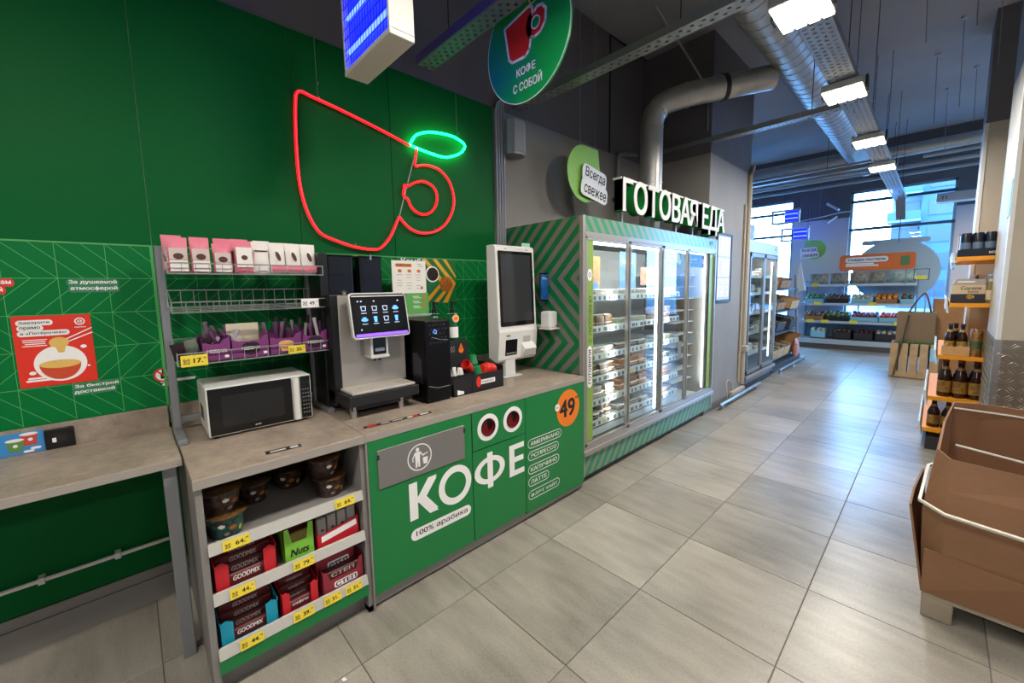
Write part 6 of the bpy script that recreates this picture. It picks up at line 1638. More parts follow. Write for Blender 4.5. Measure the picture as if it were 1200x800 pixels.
# ---- framed notice on the pilaster
fn = thing('information_board', 'tall dark framed information board on the pilaster beside the cooler', 'notice board', (-1.85, 5.35, 1.36))
MB().box(-1.86, -1.84, 5.10, 5.60, 1.34, 1.365).box(-1.86, -1.84, 5.10, 5.60, 2.145, 2.17).box(-1.86, -1.84, 5.10, 5.125, 1.34, 2.17).box(-1.86, -1.84, 5.575, 5.60, 1.34, 2.17).build('frame', 'dark_metal', fn)
mat('notice_paper', '#b9c3d6', 0.5)
B(-1.858, -1.85, 5.125, 5.575, 1.365, 2.145).build('board', 'notice_paper', fn)
for i in range(2):
    for j in range(3):
        s_ = B(-1.85, -1.8485, 5.16+i*0.2, 5.33+i*0.2, 1.40+j*0.25, 1.62+j*0.25).build('sheet', 'white_print', fn)
        mb = MB()
        for k in range(9): flat(mb, rrect(5.245+i*0.2-0.01*(k % 3), 1.42+j*0.25+k*0.021, 0.13-0.02*(k % 3), 0.006, 0.001, 1), (-1.848, 0, 0), YR, ZU)
        mb.build('text_lines', 'print_grey', s_, kind='stuff')

# ---- floor rail and pump box beyond the cooler
def floor_rail(label, y0, y1, x=-1.80):
    t = thing('floor_rail', label, 'rail', (x, (y0+y1)/2, 0))
    MB().tube([(x, y0, 0.075), (x, y1, 0.075)], 0.022, 12).build('tube', 'steel', t, smooth=True)
    n = max(2, int((y1-y0)/0.9)+1)
    for k in range(n):
        y = y0+0.12+(y1-y0-0.24)*k/(n-1); MB().lathe((x, y, 0), [(0.03, 0), (0.03, 0.006), (0.016, 0.008), (0.016, 0.065)], 12).build('leg', 'steel', t)
floor_rail('low steel bumper rail on the floor between the two coolers', 5.15, 6.75, -1.77)
floor_rail('low steel bumper rail on the floor in front of the second cooler and racks', 7.95, 9.9, -1.80)
pb = thing('drain_box', 'beige drain pump box on the floor at the foot of the wall pipe', 'pump box', (-1.95, 5.9, 0))
RB(-1.845, -1.80, 5.7, 6.2, 0.0, 0.13, r=0.008).build('box', 'beige', pb)
MB().tube(smooth_pts([(-1.82, 5.6, 0.05), (-1.80, 5.5, 0.12), (-1.83, 5.55, 0.3), (-1.84, 5.75, 0.25), (-1.83, 5.8, 0.1)]), 0.008, 6).build('hose', 'beige', pb)

# ================================================================== SECOND COOLER
f2 = thing('tall_cooler', 'tall grey two door glass cooler beyond the pilaster', 'cooler', (-2.2, 7.05, 0))
mat('cool2', '#7d8184', 0.45, 0.3); mat('cool2_head', '#a9bccb', 0.4)
XA, XB, YA, YB2 = -2.6, -1.86, 6.33, 7.82
MB().box(XA, XB, YA, YA+0.05, 0.1, 2.0).box(XA, XB, YB2-0.05, YB2, 0.1, 2.0).box(XA, XA+0.04, YA, YB2, 0.1, 2.0).box(XA, XB, YA, YB2, 0.1, 0.22).build('cabinet', 'cool2', f2)
B(XA, XB-0.02, YA+0.02, YB2-0.02, 0.0, 0.1).build('plinth', 'cool_dark', f2)
hd = RB(XA, XB, YA, YB2, 2.0, 2.17, r=0.005).build('header', 'cool2_head', f2)
mb = MB(); text(mb, '+4', (XB+0.001, 7.62, 2.09), YR, ZU, w=0.09, h=0.05, bold=0.02); mb.build('temperature_display', 'black_print', hd)
B(XA, XB-0.1, YA+0.02, YA+0.55, 2.17, 2.42).build('compressor_box', 'cool2', f2)
for (a, b) in ((6.38, 7.07), (7.08, 7.77)):
    d = MB().box(XB-0.02, XB+0.012, a, a+0.04, 0.24, 1.99).box(XB-0.02, XB+0.012, b-0.05, b, 0.24, 1.99).box(XB-0.02, XB+0.012, a, b, 1.94, 1.99).box(XB-0.02, XB+0.012, a, b, 0.24, 0.29).build('door', 'cool2', f2)
    B(XB-0.006, XB-0.002, a+0.04, b-0.05, 0.29, 1.94).build('pane', 'glass_door', d)
RB(XB-0.02, XB+0.03, YA, YB2, 0.17, 0.22, r=0.006).build('bumper_rail', 'cool_frame', f2)
B(XB-0.06, XB-0.045, 7.66, 7.69, 0.35, 1.9).build('led_tube', 'cool_led', f2)
area_light('cooler_light', (XB-0.08, 7.05, 1.95), (0, math.radians(25), 0), 0.06, 1.3, 10, (0.85, 0.95, 1.0), f2)
for j, z in enumerate((0.5, 0.82, 1.12, 1.42, 1.68)):
    s_ = B(XA+0.05, XB-0.09, 6.4, 7.75, z-0.012, z).build('shelf', 'cool_white', f2)
    B(XB-0.09, XB-0.085, 6.4, 7.75, z-0.04, z+0.005).build('price_rail', 'cool_rail', s_)
    for k in range(5):
        food(['rect', 'round', 'bag'][(j+k) % 3], ['tub_clear', 'tub_green', 'pack_white', 'tub_red'][(j*2+k) % 4], XB-0.2, 6.55+k*0.26, z+0.001, 'packed food, %s along the %s shelf of the tall second cooler' % (['first', 'second', 'third', 'fourth', 'fifth'][k], ['bottom', 'second lowest', 'middle', 'second highest', 'top'][j]), s=1.15, group='packed food in the tall second cooler')
# ================================================================== SLANTED CRATE RACK AFTER THE SECOND COOLER
mat('cardboard', '#a9794a', 0.7, noise=(6, '#9c6d40', 0.4)); mat('cardboard_l', '#c29a6a', 0.7); mat('apple_red', '#a5242a', 0.4); mat('veg_dark', '#3a2f24', 0.6, noise=(30, '#5b4a30', 0.4)); mat('net_red', '#c8302c', 0.5)
mat('rack_dark', '#46474a', 0.5, 0.4)
vr = thing('vegetable_rack', 'grey steel rack of slanted cardboard crates beyond the tall cooler', 'rack', (-2.2, 8.95, 0))
for y in (7.95, 9.95):
    MB().tube([(-1.97, y, 0.1), (-1.97, y, 0.45), (-2.05, y, 1.72)], 0.022, 8).build('post', 'leg_grey', vr)
    B(-2.75, -2.71, y-0.02, y+0.02, 0, 1.75).build('post', 'leg_grey', vr)
B(-2.75, -1.9, 7.93, 9.97, 0.0, 0.12).build('base', 'rack_dark', vr)
B(-2.75, -2.72, 7.95, 9.95, 0.12, 1.75).build('back_panel', 'rack_dark', vr)
for z in (0.16, 0.62, 1.02, 1.42): MB().prism([(-2.72, z+0.16), (-2.72, z+0.14), (-1.98, z), (-1.98, z+0.02)], 'y', 7.95, 9.95).build('shelf', 'rack_dark', vr)
def crate(label, x, y, z, w, d, h, m_, fill, tilt=0.2, seed=0, nm='cardboard_crate', cat='crate', fr_=0.035, n=22, top=True):
    """open crate, width w along y, depth d along x, front towards +x, leaning forward"""
    t = thing(nm, label, cat, (x, y, z)); t.rotation_euler = (0, tilt, 0)
    e = 0.008
    MB().box(-d/2, d/2, -w/2, w/2, 0, e).box(-d/2, -d/2+e, -w/2, w/2, 0, h*1.1).box(d/2-e, d/2, -w/2, w/2, 0, h*0.8).box(-d/2, d/2, -w/2, -w/2+e, 0, h).box(-d/2, d/2, w/2-e, w/2, 0, h).build('box', m_, t, world=False)
    mb = MB(); disc(mb, (d/2+0.001, 0, h*0.45), YR, ZU, 0.03, 0.018, 12); mb.build('hand_hole', 'veg_dark', t, world=False)
    if fill:
        rs = random.Random(seed); mb = MB(); nx = max(2, int(d/(fr_*1.9))); ny = max(2, int(w/(fr_*1.9)))
        for i in range(nx):
            for j in range(ny):
                mb.ball((-d/2+d*(i+0.5)/nx+rs.uniform(-.008, .008), -w/2+w*(j+0.5)/ny+rs.uniform(-.008, .008), h*0.78+rs.uniform(-0.012, 0.02)), fr_, fr_*rs.uniform(0.9, 1.1), fr_*0.95, 8, 5)
        mb.build('produce_heap', fill, t, world=False, smooth=True, kind='stuff')
    return t
crate('cardboard crate with a red net bag on the top tier of the vegetable rack', -2.3, 8.3, 1.52, 0.5, 0.55, 0.16, 'cardboard', 'net_red', seed=1)
crate('empty cardboard crate on the top tier of the vegetable rack', -2.3, 9.1, 1.52, 0.7, 0.55, 0.18, 'cardboard', 'veg_dark', seed=2)
crate('cardboard crate on the second tier nearest the tall cooler', -2.3, 8.25, 1.12, 0.5, 0.55, 0.16, 'cardboard_l', 'veg_dark', seed=3)
crate('cardboard crate on the middle of the second tier', -2.3, 8.85, 1.12, 0.55, 0.55, 0.16, 'cardboard', 'veg_dark', seed=4)
crate('cardboard crate at the far end of the second tier', -2.25, 9.5, 1.12, 0.6, 0.6, 0.2, 'cardboard_l', None)
crate('crate with red vegetables on the third tier', -2.3, 8.25, 0.72, 0.5, 0.55, 0.15, 'rack_dark', 'apple_red', seed=5)
crate('dark crate on the third tier of the rack', -2.3, 8.9, 0.72, 0.6, 0.55, 0.15, 'rack_dark', 'veg_dark', seed=6)
crate('dark hanging crate at the far end of the third tier', -2.25, 9.55, 0.72, 0.5, 0.55, 0.2, 'rack_dark', 'veg_dark', seed=7)
for i, y in enumerate((8.2, 8.62, 9.04)): crate('low cardboard crate with round holes, %s on the bottom tier' % ['first', 'second', 'third'][i], -2.2, y, 0.245, 0.4, 0.5, 0.22, 'cardboard_l', 'veg_dark', 0.2, 10+i)
crate('tall cardboard box at the far end of the bottom tier', -2.2, 9.7, 0.245, 0.4, 0.5, 0.34, 'cardboard', None, 0.2)
mat('net_bag', '#d9b0a8', 0.5, noise=(40, '#a8302c', 0.4))
mb = MB().pouch((-1.88, 9.45, 0.13), 0.16, 0.34, 0.12, nu=6, nv=6); mb.solo('hanging_bag', 'net_bag', 'red and white net bag hanging at the end of the vegetable rack', 'bag', smooth=True)
# folded paper flags at the rack end
mat('flag_paper', '#c8d6e4', 0.5)
pf = thing('promo_flag', 'pointed white paper flag stand at the end of the vegetable rack', 'sign', (-2.0, 9.98, 1.35))
MB().add([(-2.08, 10.0, 1.36), (-1.88, 10.0, 1.40), (-1.99, 10.0, 2.02), (-2.08, 10.06, 1.36), (-1.88, 10.06, 1.40)], [(0, 1, 2), (3, 2, 4), (1, 4, 2), (0, 2, 3)]).build('flag', 'flag_paper', pf)
MB().box(-2.05, -2.03, 10.02, 10.04, 1.2, 1.45).build('clip', 'leg_grey', pf)

# ================================================================== PRODUCE SHELF AT THE FAR WALL
ps = thing('produce_shelf', 'blue grey stepped produce shelf under the far wall sign', 'shelf', (-1.3, 12.1, 0))
mat('shelf_blue', '#6f8ba6', 0.5, 0.2); mat('shelf_edge', '#b8c4ce', 0.4, 0.3); mat('shelf_base', '#5c5650', 0.5)
B(-2.3, 0.3, 11.9, 12.45, 0, 0.12).build('base', 'shelf_base', ps)
B(-2.3, 0.3, 11.86, 11.9, 0.12, 0.23).build('bumper', 'shelf_edge', ps)
B(-2.3, 0.3, 12.40, 12.45, 0.1, 0.72).build('back_panel', 'shelf_blue', ps)
B(-2.3, 0.3, 11.9, 12.4, 0.12, 0.24).build('shelf', 'shelf_base', ps)
for z in (0.64, 1.06, 1.50):
    s_ = MB().prism([(11.92, z), (12.4, z+0.1), (12.4, z+0.08), (11.92, z-0.02)], 'x', -2.3, -0.32).build('shelf', 'shelf_blue', ps)
    B(-2.3, -0.32, 11.9, 11.925, z-0.035, z+0.02).build('price_rail', 'shelf_edge', s_)
for x in (-2.3, -0.34): B(x, x+0.03, 12.3, 12.4, 0.12, 1.6).build('upright', 'shelf_blue', ps)
FR = {'mango': '#8f9a3c', 'grape': '#7a2f4a', 'kiwi': '#6b7a3a', 'citrus': '#d88a30', 'tomato': '#c23a2c', 'herb': '#4f7a48', 'plum': '#5a2a3a', 'pale': '#c9c3ae', 'brown': '#6a4a34'}
for k_, v_ in FR.items(): mat('fruit_'+k_, v_, 0.45, rnd=0.2)
mat('crate_black', '#1f2226', 0.5); mat('crate_cyan', '#8fc9d8', 0.4)
def pcrate(label, x, z, w, m_, fruit, seed, h=0.13, d=0.36, fr_=0.04, tilt=12):
    t = thing('produce_crate', label, 'crate', (x, 12.13, z)); t.rotation_euler = (math.radians(tilt), 0, 0)
    e = 0.01
    MB().box(-w/2, w/2, -d/2, d/2, 0, e).box(-w/2, w/2, -d/2, -d/2+e, 0, h*0.8).box(-w/2, w/2, d/2-e, d/2, 0, h).box(-w/2, -w/2+e, -d/2, d/2, 0, h).box(w/2-e, w/2, -d/2, d/2, 0, h).build('box', m_, t, world=False)
    rs = random.Random(seed); mb = MB(); nx = max(2, int(w/(fr_*1.9))); ny = max(2, int(d/(fr_*1.9)))
    for i in range(nx):
        for j in range(ny): mb.ball((-w/2+w*(i+0.5)/nx+rs.uniform(-.01, .01), -d/2+d*(j+0.5)/ny+rs.uniform(-.01, .01), h*0.85+rs.uniform(-.015, .03)), fr_, fr_, fr_*0.95, 8, 5)
    mb.build('produce_heap', 'fruit_'+fruit, t, world=False, smooth=True, kind='stuff')
# top tier bags
mat('bag_clear', '#b8b3a4', 0.25, noise=(18, '#6f6a58', 0.45)); mat('bag_herb', '#c5cdc6', 0.3, noise=(12, '#5f9a86', 0.35))
for i, (x, w, m_, lab) in enumerate([(-2.0, 0.36, 'bag_clear', 'clear nut bag on the top tier nearest the wall sign'), (-1.62, 0.34, 'bag_clear', 'clear bag of mixed nuts, second on the top tier'), (-1.27, 0.33, 'bag_clear', 'clear bag of pale nuts, third on the top tier'), (-0.95, 0.28, 'bag_clear', 'grey bag in the middle of the top tier'), (-0.55, 0.42, 'bag_herb', 'large white bag with green print on the top tier')]):
    mb = MB().pouch((12.05*0, 0, 0), w, 0.24, 0.12); mb.xf(Matrix.Translation((x, 12.06, 1.53)) @ Matrix.Rotation(-PI/2, 4, 'Z') @ Matrix.Rotation(0.0, 4, 'Y'))
    mb.solo('produce_bag', m_, lab, 'bag', 'bags on the top tier of the produce shelf', smooth=True)
PC = [(-2.05, 1.1, 0.36, 'crate_cyan', 'herb', 'cyan crate of herbs on the third tier'), (-1.62, 1.1, 0.40, 'crate_black', 'brown', 'black crate of brown fruit on the third tier'), (-1.18, 1.1, 0.38, 'crate_cyan', 'pale', 'cyan crate of pale fruit on the third tier'), (-0.78, 1.1, 0.36, 'cardboard', 'citrus', 'crate of oranges on the third tier'), (-0.45, 1.1, 0.22, 'crate_cyan', 'brown', 'small crate at the end of the third tier'),
      (-2.05, 0.69, 0.38, 'cardboard', 'brown', 'cardboard crate of brown roots on the second tier'), (-1.6, 0.69, 0.44, 'crate_black', 'kiwi', 'black crate of kiwi fruit on the second tier'), (-1.12, 0.69, 0.46, 'crate_cyan', 'grape', 'cyan crate of purple fruit on the second tier'), (-0.7, 0.69, 0.34, 'crate_cyan', 'tomato', 'cyan crate of red fruit on the second tier'), (-0.42, 0.69, 0.2, 'crate_black', 'plum', 'small black crate of plums on the second tier'),
      (-1.95, 0.245, 0.3, 'crate_cyan', 'pale', 'low cyan crate on the bottom tier'), (-1.5, 0.245, 0.34, 'crate_black', 'brown', 'black crate of brown fruit on the bottom tier'), (-1.12, 0.245, 0.34, 'crate_black', 'plum', 'black crate of plums on the bottom tier'), (-0.74, 0.245, 0.36, 'crate_black', 'pale', 'black crate of pale fruit on the bottom tier'), (-0.34, 0.245, 0.36, 'crate_black', 'grape', 'black crate of purple fruit on the bottom tier')]
for i, (x, z, w, m_, fr2_, lab) in enumerate(PC): pcrate(lab, x, z+0.01 if z > 0.3 else z, w, m_, fr2_, 40+i, h=0.2 if z < 0.3 else 0.13, tilt=0 if z < 0.3 else 12)
mat('tag_far', '#e8d84a', 0.5)
for i, (x, z) in enumerate(((-2.05, 1.47), (-1.98, 1.03), (-2.1, 0.61), (-1.82, 0.61), (-1.3, 0.61), (-0.55, 0.61), (-1.0, 1.03))):
    B(x-0.07, x+0.07, 11.885, 11.893, z, z+0.075).solo('price_tag', 'tag_far', ['yellow shelf tag below the first nut bag', 'yellow shelf tag below the herb crate', 'yellow shelf tag below the brown roots', 'yellow shelf tag between roots and kiwi fruit', 'yellow shelf tag below the kiwi fruit end', 'yellow shelf tag below the red fruit', 'yellow shelf tag below the pale fruit'][i], 'price tag', 'tags on the produce shelf')
# orange discount sign and the round mirror-like board behind it
os_ = thing('discount_sign', 'orange banner sign with white speech bubble over the produce shelf', 'sign', (-1.0, 11.86, 1.82))
mat('banner_orange', '#e8792a', 0.45, noise=(3, '#d9601c', 0.5))
mb = MB(); flat(mb, rrect(-0.99, 1.985, 1.24, 0.35, 0.06), (0, 11.87, 0), XR, ZU, thick=0.012); mb.build('board', 'banner_orange', os_)
mb = MB(); flat(mb, rrect(-1.15, 2.045, 0.72, 0.115, 0.055), (0, 11.856, 0), XR, ZU)
for (x, z, w) in ((-1.26, 1.955, 0.48), (-1.22, 1.915, 0.56)): flat(mb, rrect(x, z, w, 0.035, 0.015), (0, 11.856, 0), XR, ZU)
mb.build('bubble', 'white_print', os_)
mb = MB(); text(mb, 'Скидки поспели', (-1.15, 11.8545, 2.045), XR, ZU, w=0.63, h=0.07, bold=0.03, slant=0.1); mb.build('lettering', 'black_print', os_)
mb = MB(); flat(mb, rrect(-0.53, 1.99, 0.14, 0.2, 0.01), (0, 11.855, 0), XR, ZU); mb.build('produce_picture', 'fruit_herb', os_)
for x in (-1.5, -0.5): B(x-0.01, x+0.01, 11.88, 11.9, 1.5, 1.9).build('post', 'leg_grey', os_)
mat('oval_blue', '#9db4bf', 0.5)
ob2 = thing('oval_board', 'large round grey blue board in front of the far window', 'board', (-0.75, 12.42, 1.0))
mb = MB(); disc(mb, (-0.72, 12.47, 1.78), XR, ZU, 0.72, 0.70, 48, thick=0.03); mb.build('disc', 'oval_blue', ob2)
mb = MB(); flat(mb, rrect(-0.75, 2.44, 1.12, 0.11, 0.05), (0, 12.475, 0), XR, ZU, thick=0.03); mb.build('back_oval', 'oval_blue', ob2)
MB().box(-1.3, -1.27, 12.44, 12.47, 0.2, 1.5).box(-0.2, -0.17, 12.44, 12.47, 0.2, 1.5).build('stand', 'oval_blue', ob2)
wf = thing('wire_tag_holder', 'small black wire tag frame beside the orange banner', 'tag frame', (-0.28, 11.88, 1.55))
MB().tube([(-0.36, 11.91, 1.49), (-0.36, 11.91, 1.60)], 0.008, 6).build('stem', 'cable', wf)
MB().tube([(-0.38, 11.9, 1.58), (-0.16, 11.9, 1.58), (-0.16, 11.9, 1.80), (-0.38, 11.9, 1.80)], 0.008, 6, closed=True).build('frame', 'cable', wf)
B(-0.35, -0.19, 11.89, 11.895, 1.585, 1.665).build('tag_card', 'tag_far', wf)
# hanging scale bag and insect lamps near the far windows
def far_zapper(label, x, z, y=11.4):
    t = thing('insect_lamp', label, 'insect lamp', (x, y, z))
    MB().box(x-0.28, x+0.28, y, y+0.1, z-0.02, z+0.02).box(x-0.28, x+0.28, y, y+0.1, z+0.26, z+0.3).box(x+0.25, x+0.28, y, y+0.1, z, z+0.28).box(x-0.28, x-0.25, y, y+0.1, z, z+0.28).build('housing', 'zap_white', t)
    B(x-0.02, x+0.25, y+0.03, y+0.08, z+0.02, z+0.26).build('glow_plate', 'uv_glow', t)
    for q in (0.09, 0.19): MB().tube([(x-0.02, y+0.02, z+q), (x+0.25, y+0.02, z+q)], 0.01, 6).build('uv_tube', 'uv_tube', t)
    for q in (-0.25, 0.25): MB().tube([(x+q, y+0.05, z+0.3), (x+q, y+0.05, 4.3)], 0.004, 4).build('chain', 'cable', t)
far_zapper('upper insect lamp with blue tubes by the far window', -2.62, 2.98)
far_zapper('lower insect lamp with blue tubes by the far window', -2.48, 2.58, 11.7)
# security camera arm and small items on far wall
mat('ac_white', '#cdd3d6', 0.5)
ac = thing('ceiling_speaker_box', 'pale hanging unit box near the right side of the far window', 'unit box', (0.4, 11.5, 3.1)); 
MB().rbox(-0.15, 1.3, 11.45, 11.75, 3.05, 3.22, r=0.02).build('casing', 'ac_white', ac)
mb = MB(); text(mb, 'T1', (-0.05, 11.447, 3.13), XR, ZU, w=0.08, h=0.06, bold=0.02); mb.build('lettering', 'black_print', ac)
tg = thing('tray_drop', 'end of the lamp tray bending down in front of the far window', 'cable tray', (-0.6, 11.1, 2.9))
MB().prism([(11.0, 3.12), (11.0, 3.17), (11.5, 2.85), (11.5, 2.8)], 'x', -0.70, -0.56).build('tray_end', 'tray', tg)
MB().tube([(-0.63, 11.45, 2.82), (-0.63, 11.45, 2.35)], 0.008, 6).build('drop_rod', 'dark_metal', tg)

# ================================================================== WOODEN CRATE WITH PAPER BAG IN THE AISLE
wc = thing('slatted_crate', 'slatted wooden crate holding a paper bag at the end of the aisle', 'crate', (-0.2, 9.2, 0))
mat('pale_wood', '#c0a078', 0.6, noise=(9, '#ab8c64', 0.4))
w0, w1, ya_, yb_, hh = -0.49, 0.07, 8.97, 9.4, 0.56
for k in range(5):
    x = w0+0.004+k*0.114
    for y in (ya_, yb_): B(x, x+0.09, y, y+0.014, 0.01, hh).build('slat', 'pale_wood', wc)
for k in range(4):
    y = ya_+0.02+k*0.105
    for x in (w0, w1-0.014): B(x, x+0.014, y, y+0.09, 0.01, hh).build('slat', 'pale_wood', wc)
B(w0, w1, ya_+0.014, yb_, 0.01, 0.03).build('floor_board', 'pale_wood', wc)
B(w0+0.014, w1-0.014, ya_+0.014, ya_+0.03, 0.03, 0.10).build('inner_batten', 'pale_wood', wc)
mat('paper_bag', '#7d664c', 0.7, noise=(5, '#7f684e', 0.4))
pbg = thing('paper_bag', 'brown paper carrier bag standing in the slatted crate', 'bag', (-0.23, 9.15, 0.4))
MB().prism([(-0.44, 0.35), (0.0, 0.35), (0.0, 1.06), (-0.44, 1.07)], 'y', 9.05, 9.22).build('sack', 'paper_bag', pbg)
for y in (9.06, 9.20): MB().tube(smooth_pts([(-0.31, y, 1.05), (-0.24, y, 1.22), (-0.17, y, 1.34), (-0.13, y, 1.34), (-0.09, y, 1.2), (-0.06, y, 1.05)]), 0.012, 6).build('handle', 'veg_dark', pbg)
mat('green_veg', '#3f5f34', 0.6)
mb = MB(); rs = random.Random(3)
for k in range(26): mb.ball((rs.uniform(-0.42, 0.03), rs.uniform(8.99, 9.04), 0.55+rs.uniform(-0.02, 0.04)), 0.035, 0.02, 0.03, 6, 4)
mb.solo('green_filling', 'green_veg', 'dark green filling along the rim of the slatted crate', 'greenery', kind='stuff')
MB().tube([(-0.30, 8.955, 1.02), (-0.43, 8.95, 0.03)], 0.012, 6).solo('carry_strap', 'veg_dark', 'dark strap hanging down the front of the slatted crate', 'strap')
B(-0.03, 0.068, 8.962, 8.97, 0.30, 0.50).solo('price_tag', 'notice_blue', 'pale blue tag at the side of the slatted crate', 'price tag')
crate('large cardboard carton behind the slatted crate', 0.25, 9.6, 0.0, 0.6, 0.6, 1.25, 'cardboard', None, 0.0)

# ================================================================== ORANGE DRINKS SHELF
ds = thing('drinks_shelf', 'drinks shelf with orange boards between the two beige columns', 'shelf', (0.25, 5.9, 0))
mat('orange_board', '#e89a1c', 0.45); mat('rail_blue', '#c9dcec', 0.35); mat('rail_red', '#d9826a', 0.45)
LV = [(0.20, -0.03), (0.50, -0.01), (0.885, 0.03), (1.35, 0.07), (1.75, 0.085)]
B(0.56, 0.60, 5.25, 6.6, 0, 2.0).build('back_panel', 'beige', ds)
for y in (5.27, 6.57): B(0.54, 0.58, y-0.02, y+0.02, 0, 2.0).build('upright', 'leg_grey', ds)
B(0.0, 0.56, 5.25, 6.6, 0.0, 0.12).build('base', 'dark_metal', ds)
for i, (z, x) in enumerate(LV):
    s_ = MB().box(x, 0.56, 5.25, 6.6, z-0.035, z).build('board', 'orange_board', ds)
    MB().prism([(x-0.012, z-0.085), (x+0.002, z-0.09), (x-0.014, z+0.04), (x-0.028, z+0.042)], 'y', 5.28, 6.58).build('price_rail', 'rail_blue', s_)
    B(x-0.024, x-0.02, 5.32, 5.9, z-0.055, z+0.02).build('price_strip', 'rail_red' if i < 2 else 'white_print', s_)
mat('bottle_brown', '#2a130a', 0.12); mat('bottle_gold', '#a8803a', 0.3, noise=(40, '#5a3a18', 0.4)); mat('label_gold', '#c9a24a', 0.4, noise=(60, '#7a4f1e', 0.4)); mat('label_cream', '#d8c8a4', 0.5); mat('cap_red', '#a8202a', 0.4); mat('cap_dark', '#2a1f18', 0.4)
_bm = {}
def beer(label, x, y, z, r=0.033, h=0.24, body='bottle_brown', lab='label_gold', cap='cap_dark', group='bottles on the drinks shelf'):
    k = (r, h, body, lab, cap)
    if k not in _bm:
        _bm[k] = (MB().lathe((0,0,0), [(0, 0), (r*0.95, 0), (r, 0.006), (r, h*0.52), (r*0.85, h*0.62), (r*0.42, h*0.78), (r*0.38, h*0.95), (0, h*0.95)], 16).mesh('glass', body, smooth=True),
                  MB().lathe((0,0,h*0.12), [(r*1.02, 0), (r*1.02, h*0.32)], 16, cap=False).mesh('label', lab, smooth=True),
                  MB().lathe((0,0,h*0.94), [(r*0.46, 0), (r*0.46, h*0.05), (0, h*0.055)], 12).mesh('cap', cap),
                  MB().lathe((0,0,h*0.72), [(r*0.56, 0), (r*0.43, h*0.1)], 12, cap=False).mesh('neck_label', lab, smooth=True))
    t = thing('beer_bottle', label, 'bottle', (x, y, z), random.uniform(0, 6), group=group)
    for nm, me in zip(('glass', 'label', 'cap', 'neck_label'), _bm[k]):
        o = bpy.data.objects.new(nm, me); COL.objects.link(o); o.parent = t
# level 3 (z .885): dark bottles in a carton tray and gold cans
tb = thing('bottle_carton', 'low tan carton tray around the dark bottles on the drinks shelf', 'carton', (0.12, 5.4, 0.885))
MB().box(0.055, 0.215, 5.28, 5.50, 0.886, 0.892).box(0.055, 0.215, 5.275, 5.28, 0.886, 0.965).box(0.05, 0.055, 5.275, 5.5, 0.886, 0.965).box(0.215, 0.22, 5.275, 5.5, 0.886, 0.965).build('tray', 'cardboard_l', tb)
for i, (x, y) in enumerate(((0.095, 5.32), (0.17, 5.32), (0.095, 5.39), (0.17, 5.39), (0.13, 5.46))):
    beer(['first', 'second', 'third', 'fourth', 'fifth'][i]+' dark brown beer bottle in the carton tray on the third board', x, y, 0.893, 0.034, 0.27, cap='cap_dark', group='dark bottles in the carton tray')
def can(label, x, y, z, r, h, m_, band, group):
    t = thing('drink_can', label, 'can', (x, y, z), group=group)
    MB().lathe((0,0,0), [(0, 0), (r*0.8, 0), (r, 0.012), (r, h-0.015), (r*0.82, h), (0, h-0.003)], 18).build('body', m_, t, world=False, smooth=True)
    MB().lathe((0,0,h-0.006), [(r*0.82, 0), (r*0.84, 0.006), (r*0.7, 0.005), (0, 0.0)], 18).build('lid', 'steel', t, world=False)
    MB().lathe((0,0,h*0.3), [(r*1.015, 0), (r*1.015, h*0.28)], 18, cap=False).build('band', band, t, world=False, smooth=True)
mat('can_gold', '#b79a5a', 0.3, 0.3, noise=(30, '#6f2a22', 0.4)); mat('can_dark', '#1c2430', 0.3, 0.3); mat('band_green', '#4d5a34', 0.5); mat('band_blue', '#5d6f8a', 0.4)
for i, (x, y) in enumerate(((0.252, 5.30), (0.318, 5.30), (0.252, 5.40), (0.318, 5.40))): can(['near', 'near', 'rear', 'rear'][i]+' tall gold and red can '+['beside the carton tray', 'next to the column'][i % 2]+' on the third board', x, y, 0.886, 0.033, 0.235, 'can_gold', 'band_green', 'gold cans on the drinks shelf')
# level 4 (z 1.31): corona carton + clear bottles
ct = thing('beer_carton', 'cream and navy beer carton on the second board from the top', 'carton', (0.18, 5.4, 1.351))
mat('carton_cream', '#c9b394', 0.55); mat('carton_navy', '#23252e', 0.5); mat('carton_grey', '#a39a92', 0.55)
MB().slot(0).box(0.075, 0.275, 5.28, 5.46, 1.351, 1.43).slot(1).box(0.075, 0.275, 5.28, 5.46, 1.43, 1.505).slot(2).prism([(0.075, 1.505), (0.275, 1.505), (0.27, 1.56), (0.10, 1.56)], 'y', 5.30, 5.46).build('box', ['carton_navy', 'carton_cream', 'carton_grey'], ct)
mb = MB(); text(mb, 'Corona', (0.19, 5.2785, 1.482), XR, ZU, w=0.12, h=0.032, bold=0.01, slant=0.1); text(mb, 'Extra', (0.205, 5.2785, 1.45), XR, ZU, w=0.06, h=0.02, bold=0.01); mb.build('lettering', 'black_print', ct)
mb = MB(); disc(mb, (0.19, 5.2785, 1.405), XR, ZU, 0.024, 0.02, 20); mb.build('gold_emblem', 'label_gold', ct)
mb = MB(); flat(mb, rrect(0.16, 1.535, 0.10, 0.01, 0.002), (0, 5.299, 0), XR, ZU); mb.build('top_print', 'white_print', ct)
mat('bottle_pale', '#7d6a3c', 0.12)
for i, (x, y) in enumerate(((0.305, 5.30), (0.305, 5.38), (0.225, 5.53), (0.305, 5.5))): beer(['nearest', 'second', 'third', 'last'][i]+' pale beer bottle with silver cap beside the cream carton', x, y, 1.351, 0.032, 0.25, 'bottle_pale', 'carton_cream', 'steel', 'pale bottles beside the cream carton')
